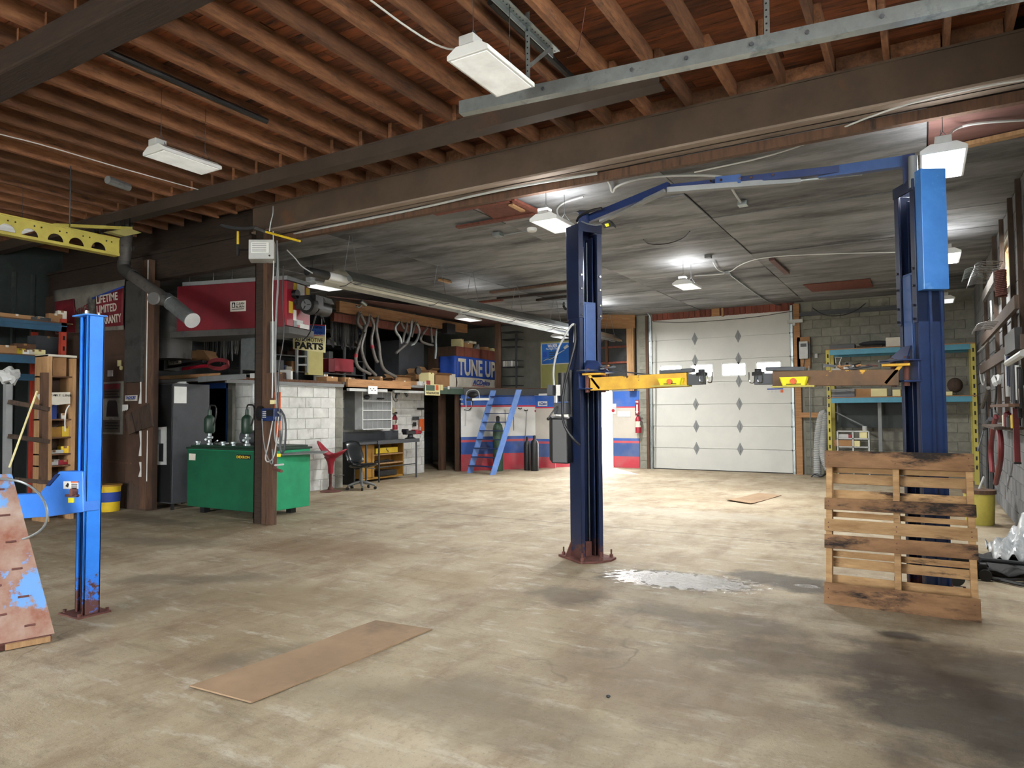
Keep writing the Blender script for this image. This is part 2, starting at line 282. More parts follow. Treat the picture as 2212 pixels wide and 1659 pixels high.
# ------------------------------------------------------------------ mesh helpers
class MB:
    def __init__(s): s.v = []; s.f = []
    def add(s, vs, fs):
        n = len(s.v); s.v += [tuple(x) for x in vs]; s.f += [tuple(i+n for i in f) for f in fs]; return s
    BF = ((0, 3, 2, 1), (4, 5, 6, 7), (0, 1, 5, 4), (1, 2, 6, 5), (2, 3, 7, 6), (3, 0, 4, 7))
    def box(s, x0, x1, y0, y1, z0, z1):
        if x0 > x1: x0, x1 = x1, x0
        if y0 > y1: y0, y1 = y1, y0
        if z0 > z1: z0, z1 = z1, z0
        return s.add([(x0, y0, z0), (x1, y0, z0), (x1, y1, z0), (x0, y1, z0), (x0, y0, z1), (x1, y0, z1), (x1, y1, z1), (x0, y1, z1)], s.BF)
    def bx(s, ax, v, d, a, b):
        """box whose front lies in plane ax=v between two photo points, d deep"""
        p, q = W(*a, ax, v), W(*b, ax, v)
        if ax != 'z':   # upright piece: sides from mid height, ends from mid width
            my, mx = (a[1]+b[1])/2, (a[0]+b[0])/2; p, q = W(a[0], my, ax, v), W(b[0], my, ax, v); p.z, q.z = W(mx, a[1], ax, v).z, W(mx, b[1], ax, v).z
        if ax == 'x': return s.box(v, v+d, p.y, q.y, p.z, q.z)
        if ax == 'y': return s.box(p.x, q.x, v, v+d, p.z, q.z)
        return s.box(p.x, q.x, p.y, q.y, v, v+d)
    def bar(s, p, q, w, h, upv=(0, 0, 1)):
        p, q = Vector(p), Vector(q); d = (q-p).normalized(); u = Vector(upv)
        if abs(d.dot(u)) > .98: u = Vector((0, 1, 0))
        a = d.cross(u).normalized()*w/2; b = a.cross(d).normalized()*h/2
        return s.add([p-a-b, p+a-b, p+a+b, p-a+b, q-a-b, q+a-b, q+a+b, q-a+b], s.BF)
    def cyl(s, p, q, r, r2=None, seg=14, cap=True):
        p, q = Vector(p), Vector(q); r2 = r if r2 is None else r2; d = (q-p).normalized()
        u = Vector((0, 0, 1)) if abs(d.z) < .9 else Vector((1, 0, 0)); a = d.cross(u).normalized(); b = d.cross(a)
        vs = []
        for c, rr in ((p, r), (q, r2)):
            for i in range(seg):
                t = 2*PI*i/seg; vs.append(c+(a*math.cos(t)+b*math.sin(t))*rr)
        fs = [(i, (i+1) % seg, seg+(i+1) % seg, seg+i) for i in range(seg)]
        if cap: fs += [tuple(range(seg))[::-1], tuple(range(seg, 2*seg))]
        return s.add(vs, fs)
    def tube(s, pts, r, seg=6, smooth=0, closed=False):
        pts = [Vector(p) for p in pts]
        for _ in range(smooth):
            q = [pts[0]]
            for i in range(len(pts)-1):
                q += [pts[i]*.75+pts[i+1]*.25, pts[i]*.25+pts[i+1]*.75]
            q.append(pts[-1]); pts = q
        n = len(pts); rs = r if isinstance(r, (list, tuple)) else [r]*n
        vs = []; a = None
        for i, p in enumerate(pts):
            d = (pts[min(i+1, n-1)]-pts[max(i-1, 0)]).normalized()
            if a is None:
                a = d.cross(Vector((0, 0, 1)) if abs(d.z) < .9 else Vector((1, 0, 0))).normalized()
            a = (a-d*a.dot(d)).normalized(); b = d.cross(a)
            for k in range(seg):
                t = 2*PI*k/seg; vs.append(p+(a*math.cos(t)+b*math.sin(t))*rs[min(i, len(rs)-1)])
        fs = [(i*seg+k, i*seg+(k+1) % seg, (i+1)*seg+(k+1) % seg, (i+1)*seg+k) for i in range(n-1) for k in range(seg)]
        fs += [tuple(range(seg))[::-1], tuple(range((n-1)*seg, n*seg))]
        return s.add(vs, fs)
    def lathe(s, c, prof, seg=20, axis=(0, 0, 1)):
        c = Vector(c); d = Vector(axis).normalized(); u = Vector((0, 0, 1)) if abs(d.z) < .9 else Vector((1, 0, 0)); a = d.cross(u).normalized(); b = d.cross(a)
        vs = []
        for r, h in prof:
            for i in range(seg):
                t = 2*PI*i/seg; vs.append(c+d*h+(a*math.cos(t)+b*math.sin(t))*max(r, .0005))
        m = len(prof)
        fs = [(j*seg+i, j*seg+(i+1) % seg, (j+1)*seg+(i+1) % seg, (j+1)*seg+i) for j in range(m-1) for i in range(seg)]
        fs += [tuple(range(seg))[::-1], tuple(range((m-1)*seg, m*seg))]
        return s.add(vs, fs)
    def prism(s, pts, ext):
        e = Vector(ext); n = len(pts); p = [Vector(x) for x in pts]
        return s.add(p+[x+e for x in p], [tuple(range(n))[::-1], tuple(range(n, 2*n))]+[(i, (i+1) % n, n+(i+1) % n, n+i) for i in range(n)])
    def pxprism(s, pts, ax, v, d):
        e = [0, 0, 0]; e['xyz'.index(ax)] = d
        return s.prism([W(*p, ax, v) for p in pts], e)
    def grid(s, fn, nu, nv, th=None):
        vs = [fn(i/nu, j/nv) for j in range(nv+1) for i in range(nu+1)]
        fs = [(j*(nu+1)+i, j*(nu+1)+i+1, (j+1)*(nu+1)+i+1, (j+1)*(nu+1)+i) for j in range(nv) for i in range(nu)]
        return s.add(vs, fs)
    def ball(s, c, r, sx=1, sy=1, sz=1, seg=12, rings=8):
        n0 = len(s.v); s.lathe((0, 0, 0), [(math.sin(PI*i/rings)*r, -math.cos(PI*i/rings)*r) for i in range(rings+1)], seg)
        for i in range(n0, len(s.v)):
            v = s.v[i]; s.v[i] = (c[0]+v[0]*sx, c[1]+v[1]*sy, c[2]+v[2]*sz)
        return s
    def build(s, name, mat, parent=None, world=True, bevel=0, solid=0, smooth=False):
        vs = s.v
        if parent is not None and world:
            r = parent
            while r.parent: r = r.parent
            inv = (Matrix.Translation(r.location) @ r.rotation_euler.to_matrix().to_4x4()).inverted()
            vs = [inv @ Vector(v) for v in vs]
        off = Vector((0, 0, 0))
        if parent is None:     # free mesh: origin at the base centre
            xs, ys, zs = zip(*vs); off = Vector(((min(xs)+max(xs))/2, (min(ys)+max(ys))/2, min(zs))); vs = [Vector(v)-off for v in vs]
        me = bpy.data.meshes.new(name); me.from_pydata([tuple(v) for v in vs], [], s.f)
        b = bmesh.new(); b.from_mesh(me); bmesh.ops.recalc_face_normals(b, faces=b.faces); b.to_mesh(me); b.free()
        me.materials.append(M[mat] if isinstance(mat, str) else mat)
        if len(vs) > 16 or smooth:
            me.polygons.foreach_set('use_smooth', [True]*len(me.polygons)); me.set_sharp_from_angle(angle=R(60 if smooth else 35))
        o = bpy.data.objects.new(name, me); COL.objects.link(o); o.location = off
        if parent is not None: o.parent = parent
        if solid:
            md = o.modifiers.new('thick', 'SOLIDIFY'); md.thickness = solid; md.offset = 0
        if bevel:
            md = o.modifiers.new('bevel', 'BEVEL'); md.width = bevel; md.segments = 2; md.limit_method = 'ANGLE'; md.angle_limit = R(40)
        return o
def tag(o, label=None, cat=None, group=None, kind=None):
    if label: o['label'] = label
    if cat: o['category'] = cat
    if group: o['group'] = group
    if kind: o['kind'] = kind
    return o
def thing(name, label, cat, loc=(0, 0, 0), rz=0, group=None):
    o = bpy.data.objects.new(name, None); COL.objects.link(o); o.location = loc; o.rotation_euler = (0, 0, rz); o.empty_display_size = .1
    return tag(o, label, cat, group)
def one(name, mb, mat, label, cat, group=None, **k):
    return tag(mb.build(name, mat, **k), label, cat, group)
def struct(name, mb, mat, parent=None, **k):
    o = mb.build(name, mat, parent, **k)
    if parent is None: o['kind'] = 'structure'
    return o
def copy_tree(o, parent=None):
    c = o.copy(); COL.objects.link(c); c.parent = parent
    for ch in [x for x in o.children]: copy_tree(ch, c)
    return c
def tube(name, pts, r, mat, label, cat, seg=6, smooth=2, group=None):
    return one(name, MB().tube(pts, r, seg, smooth), mat, label, cat, group)
def text(s, mat, parent, c, rv, uv, w, h, bold=.0, name='lettering', ext=.002, shear=0, keep=False):
    """real lettering: c = centre, rv/uv = right/up, fitted into w x h"""
    cu = bpy.data.curves.new('t', 'FONT'); cu.body = s; cu.size = 1; cu.offset = bold; cu.extrude = .001; cu.shear = shear; cu.align_x = 'CENTER'; cu.resolution_u = 3
    to = bpy.data.objects.new('t', cu); COL.objects.link(to); dg = bpy.context.evaluated_depsgraph_get(); dg.update()
    me = bpy.data.meshes.new_from_object(to.evaluated_get(dg)); bpy.data.objects.remove(to); bpy.data.curves.remove(cu)
    me.name = name
    xs = [v.co.x for v in me.vertices]; ys = [v.co.y for v in me.vertices]
    if not xs: return None
    x0, x1, y0, y1 = min(xs), max(xs), min(ys), max(ys); rv = Vector(rv).normalized(); uv = Vector(uv).normalized(); n = rv.cross(uv)
    kx, ky = w/(x1-x0), h/(y1-y0)
    if keep: kx = ky = min(kx, ky)
    r = parent
    while r.parent: r = r.parent
    inv = (Matrix.Translation(r.location) @ r.rotation_euler.to_matrix().to_4x4()).inverted(); c = Vector(c)
    for v in me.vertices:
        v.co = inv @ (c+rv*(v.co.x-(x0+x1)/2)*kx+uv*(v.co.y-(y0+y1)/2)*ky+n*(ext if v.co.z > 0 else .0002))
    me.materials.clear(); me.materials.append(M[mat])
    o = bpy.data.objects.new(name, me); COL.objects.link(o); o.parent = parent
    return o
def pxtext(s, mat, parent, ax, v, a, b, bold=0, shear=0, off=.004):
    """lettering fitted between two photo points on a vertical plane"""
    p, q = W(*a, ax, v), W(*b, ax, v); c = (p+q)/2
    if ax == 'y': rv = Vector((1, 0, 0)); w = abs(q.x-p.x); c.y = v-off
    elif v > 0: rv = Vector((0, -1, 0)); w = abs(q.y-p.y); c.x = v-off
    else: rv = Vector((0, 1, 0)); w = abs(q.y-p.y); c.x = v+off
    return text(s, mat, parent, c, rv, (0, 0, 1), w, abs(p.z-q.z), bold, shear=shear)
def carton(c, sx, sy, h, rz, mat, label, cat='box', group=None, open_=False, name='cardboard_box', lean=0):
    t = thing(name, label, cat, c, rz, group)
    m = MB().box(-sx/2, sx/2, -sy/2, sy/2, 0, h).build('carton', mat, t, world=False, bevel=.004)
    if open_:
        for k, (dx, dy) in enumerate(((1, 0), (-1, 0), (0, -1))):
            e = (sx if dx else sy)/2; a = Vector((dx*e, dy*e, h)); s_ = Vector((-dy, dx, 0))*(sy if dx else sx)/2
            o_ = Vector((dx, dy, 0))*.5*min(sx, sy)*.7+Vector((0, 0, [.05, .12, -.06][k]*h*3))
            MB().prism([a-s_, a+s_, a+s_*.96+o_, a-s_*.96+o_], (0, 0, .006)).build('flap', mat, t, world=False)
    else:
        MB().box(-sx/2-.001, sx/2+.001, -.02, .02, h-.03, h+.002).build('tape', 'boxwhite' if mat == 'cardboard' else 'cardboard', t, world=False)
    return t

# ------------------------------------------------------------------ the setting
XL, XR, YB, YF, ZC, ZJ, ZD = -13.6, 1.0, 17.5, -5.0, 4.04, 4.42, 4.575
MZ = 2.13
struct('floor', MB().box(XL-.2, XR+.2, YF-.2, YB+.2, -.2, 0), 'floor')
struct('ground_outside', MB().box(-40, 30, YB+.2, 60, -.25, -.03), 'concrete_out')
struct('ground_outside', MB().box(-40, 30, -40, YF-.2, -.25, -.03), 'concrete_out')
struct('ground_outside', MB().box(XR+.2, 30, YF-.2, YB+.2, -.25, -.03), 'concrete_out')

# left wall of dark ribbed sheet
wl_ = struct('wall_left', MB().box(XL-.2, XL, YF, YB, 0, 4.7), 'metalsheet')
mb = MB()
y = 2.0
rib0 = None
while y < 6.3:
    mb = MB().prism([(XL, y, 0), (XL+.03, y+.02, 0), (XL+.03, y+.06, 0), (XL, y+.08, 0)], (0, 0, 4.0))
    o = mb.build('rib', 'metalsheet', wl_, world=True); y += .3
struct('wall_front', MB().box(XL, -7.5, YF-.2, YF, 0, 4.7).box(-3.0, XR, YF-.2, YF, 0, 4.7).box(-7.5, -3.0, YF-.2, YF, 3.2, 4.7), 'brownboard')

# right wall with two window openings
WY0, WY1, WZ0, WZ1 = -.6, 4.9, 2.5, 3.8
v0, v1 = W(2166, 575, 'x', XR).y, W(2182, 575, 'x', XR).y
VY0, VY1, VZ0, VZ1 = min(v0, v1), max(v0, v1)+.25, 3.1, 3.75
wr = struct('wall_right', MB().box(XR, XR+.2, YF, WY0, 0, 4.7).box(XR, XR+.2, WY1, VY0, 0, 4.7).box(XR, XR+.2, VY1, YB, 0, 4.7)
            .box(XR, XR+.2, WY0, WY1, 0, WZ0).box(XR, XR+.2, WY0, WY1, WZ1, 4.7).box(XR, XR+.2, VY0, VY1, 0, VZ0).box(XR, XR+.2, VY0, VY1, VZ1, 4.7), 'mortar')
for n, (a, b, c, d) in enumerate(((WY0, WY1, WZ0, WZ1), (VY0, VY1, VZ0, VZ1))):
    w_ = struct('window_%d' % (n+1), MB().box(XR+.05, XR+.11, a, b, c, c+.05).box(XR+.05, XR+.11, a, b, d-.05, d).box(XR+.05, XR+.11, a, a+.05, c, d).box(XR+.05, XR+.11, b-.05, b, c, d).box(XR+.06, XR+.1, (a+b)/2-.02, (a+b)/2+.02, c, d), 'lumber')
    MB().box(XR+.078, XR+.082, a+.05, b-.05, c+.05, d-.05).build('pane', 'glass', w_)

blocks_made = {}
def block_wall(parent, ax, v, sgn, u0, u1, z0, z1, mat, cap=300, holes=(), zf=None, bl=.4, bh=.2, top=None):
    """stretcher-bond blocks standing proud of the wall face; full blocks share one mesh"""
    g = .003 if 'white' in mat else .004; dep = .012 if 'white' in mat else .016; n = 0; rest = MB(); items = []
    k = 0; z = z0
    while z < z1-.03:
        h = min(bh, z1-z); u = u0-(bl/2 if k % 2 else 0)
        while u < u1-.02:
            a, b = max(u, u0), min(u+bl, u1)
            if b-a > .04 and not any(a < hb and b > ha and z < hz1 and z+h > hz0 for ha, hb, hz0, hz1 in holes): items.append((a, b, z, z+h))
            u += bl
        z += bh; k += 1
    items.sort(key=lambda t: (t[0]-u0)**2*(1 if zf is None else zf)+(t[2]-1.4)**2)
    for a, b, c, d in items:
        full = abs(b-a-bl) < 1e-4 and abs(d-c-bh) < 1e-4
        off = rnd.uniform(-.003, .004)
        if n < cap:
            if full:
                key = (ax, sgn, mat, bl)
                if key not in blocks_made:
                    L_ = bl/2-g; H_ = bh/2-g; m = MB(); e = .008
                    def pt(p, q, r): return (r*sgn, p, q) if ax == 'x' else (p, r*sgn, q)
                    m.add([pt(-L_, -H_, 0), pt(L_, -H_, 0), pt(L_, H_, 0), pt(-L_, H_, 0), pt(-L_+e, -H_+e, dep), pt(L_-e, -H_+e, dep), pt(L_-e, H_-e, dep), pt(-L_+e, H_-e, dep)], MB.BF)
                    o = m.build('block', mat, parent, world=False); blocks_made[key] = o.data
                else:
                    o = bpy.data.objects.new('block', blocks_made[key]); COL.objects.link(o); o.parent = parent
                c3 = Vector((v+off*sgn, (a+b)/2, (c+d)/2)) if ax == 'x' else Vector(((a+b)/2, v+off*sgn, (c+d)/2))
                o.location = c3-parent.location
            else:
                m = MB()
                if ax == 'x': m.box(v, v+sgn*(dep+off), a+g, b-g, c+g, d-g)
                else: m.box(a+g, b-g, v, v+sgn*(dep+off), c+g, d-g)
                m.build('block', mat, parent)
            n += 1
        else:
            if ax == 'x': rest.box(v, v+sgn*(dep+off), a+g, b-g, c+g, d-g)
            else: rest.box(a+g, b-g, v, v+sgn*(dep+off), c+g, d-g)
    if rest.v:
        o = rest.build('far_blocks', mat, parent); o['kind'] = 'stuff'
block_wall(wr, 'x', XR, -1, 9.2, YB, 0, 4.0, 'rightblock', 300, [(VY0, VY1, VZ0, VZ1)], zf=.02)

# back wall: garage door wall, right part, piers, doorway, painted part
GX0, GX1, GZ = -6.06, -2.68, 3.88
DX0, DX1, DZ = -8.02, -7.2, 2.03
wb = struct('wall_back', MB().box(GX1, XR, YB, YB+.2, 0, 4.4).box(GX0, GX1, YB+.1, YB+.2, GZ, 4.4).box(DX1, GX0, YB, YB+.2, 0, 4.4).box(XL, DX0, YB, YB+.2, 0, 4.4).box(DX0, DX1, YB, YB+.2, DZ, 4.4), 'mortar')
block_wall(wb, 'y', YB, -1, GX1+.3, XR-.02, 0, 4.0, 'greyblock', 260)
block_wall(wb, 'y', YB, -1, -6.42, -6.14, 0, 3.6, 'greyblock', 60)
def stripes(name, zs):
    m = bpy.data.materials.new(name); m.use_nodes = True; nt = m.node_tree; N = nt.nodes; L = nt.links; b = N['Principled BSDF']; b.inputs['Roughness'].default_value = .65
    g = N.new('ShaderNodeNewGeometry'); sp = N.new('ShaderNodeSeparateXYZ'); L.new(g.outputs['Position'], sp.inputs[0])
    dv = N.new('ShaderNodeMath'); dv.operation = 'DIVIDE'; dv.inputs[1].default_value = 2.2; L.new(sp.outputs[2], dv.inputs[0])
    cr = N.new('ShaderNodeValToRGB'); cr.color_ramp.interpolation = 'CONSTANT'; L.new(dv.outputs[0], cr.inputs[0])
    els = cr.color_ramp.elements; els[0].position = 0; els[0].color = (*hexc(zs[0][1]), 1); els[1].position = zs[1][0]/2.2; els[1].color = (*hexc(zs[1][1]), 1)
    for z, c in zs[2:]:
        e = els.new(z/2.2); e.color = (*hexc(c), 1)
    nz = N.new('ShaderNodeTexNoise'); nz.inputs['Scale'].default_value = 2.5; nz.inputs['Detail'].default_value = 8; L.new(g.outputs['Position'], nz.inputs[0])
    r = N.new('ShaderNodeMapRange'); r.inputs[1].default_value = .45; r.inputs[2].default_value = .75; r.inputs[4].default_value = .3; L.new(nz.outputs[0], r.inputs[0])
    k = N.new('ShaderNodeMixRGB'); k.inputs[2].default_value = (*hexc('8f8d88'), 1); L.new(cr.outputs[0], k.inputs[1]); L.new(r.outputs[0], k.inputs[0]); L.new(k.outputs[0], b.inputs['Base Color'])
    M[name] = m
def zz(py, px=1350): return W(px, py, 'y', YB).z
stripes('stripes', [(0, 'b53a48'), (zz(986), '37538c'), (zz(957.5), 'b84a58'), (zz(952.5), '2f5aa6'), (zz(947), 'b9b4aa'), (zz(881.5), 'c02c44'), (zz(878.5), '2d5cb0')])
stripes('stripes_diag', [(0, 'b53a48'), (.42, '2c4f96'), (.73, 'b84a58'), (.79, '2b57a6'), (.86, 'd0d1cf'), (1.63, 'c02c44'), (1.67, '2d5cb0')])
struct('wall_back', MB().box(DX1, -6.45, YB-.03, YB, 0, 2.03), 'stripes')
struct('wall_corner', MB().prism([(-10.15, 14.6, 0), (-8.75, 16.5, 0), (-8.85, 16.6, 0), (-10.25, 14.7, 0)], (0, 0, 2.03)), 'stripes_diag')
struct('wall_corner', MB().prism([(-8.75, 16.5, 0), (-8.02, 17.5, 0), (-8.1, 17.56, 0), (-8.83, 16.56, 0)], (0, 0, 2.03)), 'stripes_diag')
struct('trim_1', MB().box(DX0-.06, DX0+.0, YB-.06, YB+.05, 0, DZ+.06).box(DX1-.05, DX1+.02, YB-.05, YB+.05, 0, DZ).box(DX0, DX1, YB-.05, YB+.05, DZ, DZ+.06), 'white')
# the rest of the rear wall above the painted part: dark infill behind studs
o = struct('wall_back', MB().box(-8.6, -6.5, YB-.03, YB, 2.1, 4.0), 'darkpanel')
for zb in (2.35, 2.78, 3.2): MB().box(-8.4, -6.7, YB-.09, YB-.03, zb, zb+.05).build('rail', 'redwood', o)
for xb in (-7.35, -7.9): MB().box(xb, xb+.07, YB-.12, YB-.03, 2.05, 3.6).build('stud', 'lumber_dark', o)
one('timber_post', MB().box(-6.68, -6.54, YB-.26, YB-.13, 2.03, 3.72).box(-6.54, -6.5, YB-.24, YB-.13, 2.03, 3.72), 'lumber', 'round-edged timber post between the dark studs and the grey block pier', 'post')
t = thing('timber_header', 'orange-brown doubled timber header under the ceiling left of the roller door', 'beam', (-7.4, 17.0, 3.68))
MB().prism([(-7.9, 16.3, 3.72), (-6.46, 17.3, 3.72), (-6.5, 17.38, 3.72), (-7.95, 16.4, 3.72)], (0, 0, .32)).build('timber', 'lumber_h', t)
MB().prism([(-7.88, 16.28, 3.68), (-6.45, 17.28, 3.68), (-6.55, 17.42, 3.68), (-8.0, 16.5, 3.68)], (0, 0, .05)).build('timber', 'lumber_h', t)

# ceilings
ce = struct('ceiling', MB().box(XL, XR, 6.8, YB, ZC+.03, ZC+.3), 'darkpanel')
sw, sl = 1.22, 2.44
red_p = W(2060, 240, 'z', ZC)
k = 0; y = 6.74
while y < YB-.05:
    y1 = min(y+sw, YB); x = XR
    xs = [XR]; x = XR-.9
    while x > XL: xs.append(x); x -= sl
    xs.append(XL)
    for a, b in zip(xs[1:], xs[:-1]):
        if b-a < .05: continue
        z = ZC+rnd.uniform(-.006, .008); dz = rnd.uniform(-.006, .006)
        red = a < red_p.x < b and y < 7.5
        g, h = .007, .0025
        MB().add([(a+g, y+h, z), (b-g, y+h, z+dz), (b-g, y1-h, z+dz), (a+g, y1-h, z), (a+g, y+h, z+.012), (b-g, y+h, z+.012), (b-g, y1-h, z+.012), (a+g, y1-h, z+.012)], MB.BF).build('plywood_sheet', 'ply_red' if red else 'ply', ce)
    y += sw; k += 1
cd_ = struct('ceiling', MB().box(XL-.2, XR+.2, YF, 6.8, ZD+.03, ZD+.2), 'oldbeam')
y = 2.0; k = 0
while y < 6.6:
    h = .145; x = XR-rnd.uniform(.3, 3.6)
    xs = [XR, x]
    while x > XL+1: x -= rnd.choice((3.66, 4.27, 3.05)); xs.append(max(x, XL))
    if xs[-1] > XL: xs.append(XL)
    for a, b in zip(xs[1:], xs[:-1]):
        z = ZD+rnd.uniform(-.002, .003)
        MB().box(a+.003, b-.003, y+.004, y+h-.003, z, z+.02).build('roof_board', 'deck', cd_)
    y += h
kx = 0; x = .6
while x > XL:
    for (a, b, dx) in ((YF, 2.8, -.03), (2.66, 5.74, 0), (5.6, 6.62, .055)):
        if a < 0 and x < -8: continue
        j = rnd.uniform(-.008, .008)
        MB().box(x+dx+j-.024, x+dx+j+.024, a, b, ZJ, ZD).build('joist', 'joist', cd_)
    x -= .42; kx += 1
# blocking between joists over the steel beam
x = .6
while x > -9:
    MB().box(x-.42+.08, x+.02, 6.58, 6.62, ZJ+.03, ZD).build('blocking', 'joist', cd_); x -= .42

struct('wall_bulkhead', MB().box(XL, XR, 6.73, 6.8, ZC, ZD+.03), 'oldbeam')
sb = thing('steel_beam', 'deep brown steel beam crossing the hall over the plated ceiling edge', 'beam', (-3.5, 6.6, ZC))
MB().box(-8.1, XR, 6.5, 6.72, ZJ-.02, ZJ).box(-8.1, XR, 6.6, 6.62, ZC, ZJ).box(-8.1, XR, 6.515, 6.53, ZC+.02, ZJ-.015).build('web', 'steelbeam', sb)
MB().box(-8.1, XR, 6.495, 6.72, ZC, ZC+.022).build('bottom_flange', 'flangelit', sb)
one('steel_beam', MB().box(XL, -1.85, 5.6, 5.76, ZJ-.018, ZJ).box(XL, -1.85, 5.6, 5.76, ZJ-.155, ZJ-.137).box(XL, -1.85, 5.605, 5.62, ZJ-.15, ZJ), 'steeldark', 'slim dark steel beam under the joists, ending short of the hanging rail', 'beam')
one('timber_beam', MB().box(-10, XR, 2.6, 2.87, ZJ-.2, ZJ), 'oldbeam', 'dark heavy timber beam across the top left corner under the joists', 'beam', bevel=.02)
one('timber_header', MB().box(XL, -8.1, 6.5, 6.64, 3.62, 4.02).box(XL, -8.1, 6.46, 6.68, 4.02, 4.06), 'oldbeam', 'old stained timber header over the brown board wall', 'beam')
one('timber_ledger', MB().box(-8.0, XR, 6.73, 6.8, ZC-.1, ZC-.01), 'lumber_dark', 'red-brown ledger strip along the rear foot of the deep steel beam', 'beam')

# brown partition, alcove wall, block walls below the mezzanine
pa = struct('wall_partition', MB().box(XL, -10.4, 6.45, 6.6, 0, 3.62), 'brownboard')
for a, b, c, d in ((-12.0, -11.0, 0, 2.05), (-11.0, -10.42, .0, 2.0), (-13.2, -12.0, 0, 2.4), (-13.2, -10.42, 2.45, 3.6)):
    MB().box(a+.005, b-.005, 6.435, 6.45, c+.01, d).build('board', 'brownboard', pa)
al = struct('wall_alcove', MB().box(XL, -11.75, 8.2, 8.35, 0, MZ).box(-10.75, -10.15, 8.2, 8.35, 0, MZ).box(-11.75, -10.75, 8.2, 8.35, 1.98, MZ), 'mortarwhite')
block_wall(al, 'y', 8.2, -1, -10.62, -10.13, 0, 2.06, 'whiteblock', 60)
w1 = struct('wall_left_block', MB().box(-10.35, -10.15, 8.2, 10.4, 0, 2.06), 'mortarwhite')
block_wall(w1, 'x', -10.15, 1, 8.2, 10.18, 0, 2.06, 'whiteblock', 120)
block_wall(w1, 'x', -10.15, 1, 10.18, 10.38, 0, 2.06, 'greyblock', 30, bl=.4)
w2 = struct('wall_left_block', MB().box(-10.95, -10.8, 10.4, 13.9, 0, 2.0), 'mortarwhite')
block_wall(w2, 'x', -10.8, 1, 10.4, 13.9, 0, 2.0, 'whiteblock', 200)
wd = struct('wall_storeroom', MB().box(-12.6, -12.5, 13.9, 16.5, 0, 2.0).box(-12.5, -10.8, 13.85, 13.9, 0, 2.0), 'darkpanel')
for zb, h in ((.15, .62), (.95, .5), (1.5, .3)): MB().box(-12.5, -12.42, 13.95, 16.4, zb, zb+h).build('panel', 'darkgrey', wd)
one('timber_stud', MB().bx('x', -10.75, -.09, (953, 852), (963, 1016)), 'lumber_dark', 'bare wooden stud standing in the dark store opening', 'post')
one('timber_stud', MB().box(-10.28, -10.2, 14.5, 14.6, 0, 2.04), 'lumber_dark', 'brown door jamb between the dark store opening and the striped wall', 'post')

# mezzanine platform
mp_ = [(XL, 7.5), (-10.1, 7.5), (-10.1, 14.55), (-8.72, 16.45), (-8.1, YB), (XL, YB)]
mz = struct('mezzanine_floor', MB().prism([(a, b, MZ-.06) for a, b in mp_], (0, 0, .06)), 'timber')
MB().bar((-10.09, 7.6, MZ-.08), (-10.09, 10.35, MZ-.08), .04, .06).build('fascia', 'grey', mz)
MB().bar((-10.09, 13.0, MZ-.11), (-10.09, 14.6, MZ-.11), .04, .14).build('fascia', 'fasciagreen', mz)
MB().bar((-10.09, 10.35, MZ-.03), (-10.09, 14.6, MZ-.03), .03, .05).build('fascia', 'grey', mz)
MB().bar((-10.07, 14.6, MZ-.11), (-8.7, 16.42, MZ-.11), .04, .17).build('fascia', 'darkgrey', mz)
MB().bar((-8.7, 16.42, MZ-.11), (-8.05, 17.4, MZ-.11), .04, .17).build('fascia', 'darkgrey', mz)
MB().bar((-13, 7.48, MZ+.02), (-10.1, 7.48, MZ+.02), .04, .06).build('edge_timber', 'lumber_h', mz)
MB().bar((-13, 7.46, MZ-.05), (-10.1, 7.46, MZ-.05), .04, .05).build('edge_timber', 'grey', mz)
MB().bar((-13, 7.5, MZ-.12), (-11, 7.5, MZ-.12), .04, .04).build('edge_timber', 'lumber_h', mz)
one('timber_plank', MB().bx('x', -10.04, .05, (748, 822), (884, 838)), 'lumber_h', 'pale brown wooden plank screwed to the mezzanine edge over the workbench', 'plank')
one('timber_beam', MB().box(-10.25, -10.15, 10.3, 14.9, 3.56, 3.78), 'lumber_h', 'orange-brown beam over the mezzanine edge carrying the bent pipes', 'beam')
one('timber_beam', MB().box(-10.4, -10.3, 10.3, 13.8, 3.38, 3.55), 'redwood', 'red-brown rail behind the bent exhaust pipes', 'beam')
struct('trim_2', MB().prism([(-10.3, 10.1, 3.85), (-9.3, 13, 3.85), (-8.5, 15.9, 3.85), (-10.3, 15.9, 3.85)], (0, 0, .02)), 'ply_red')

# roller door wall: red planks, jambs
hd = struct('wall_header', MB().box(GX0-.1, GX1+.1, YB+.02, YB+.1, GZ, ZC+.1), 'redwood')
x = GX0
while x < GX1:
    MB().box(x+.003, x+.135, YB-.01, YB+.02, GZ-.02, ZC+.05).build('plank', 'redwood', hd); x += .14
MB().box(-4.5, -4.3, YB-.06, YB, GZ-.02, ZC+.02).build('bracket_block', 'lumber_h', hd)
MB().box(-4.25, -4.2, YB-.08, YB, GZ-.04, ZC+.02).build('bracket_block', 'lumber', hd)
struct('trim_3', MB().box(GX0-.16, GX0-.09, YB-.1, YB+.1, 0, 4.0), 'lumber_dark')
struct('trim_4', MB().box(GX1+.1, GX1+.24, YB-.12, YB, 0, 4.0), 'lumber_h')

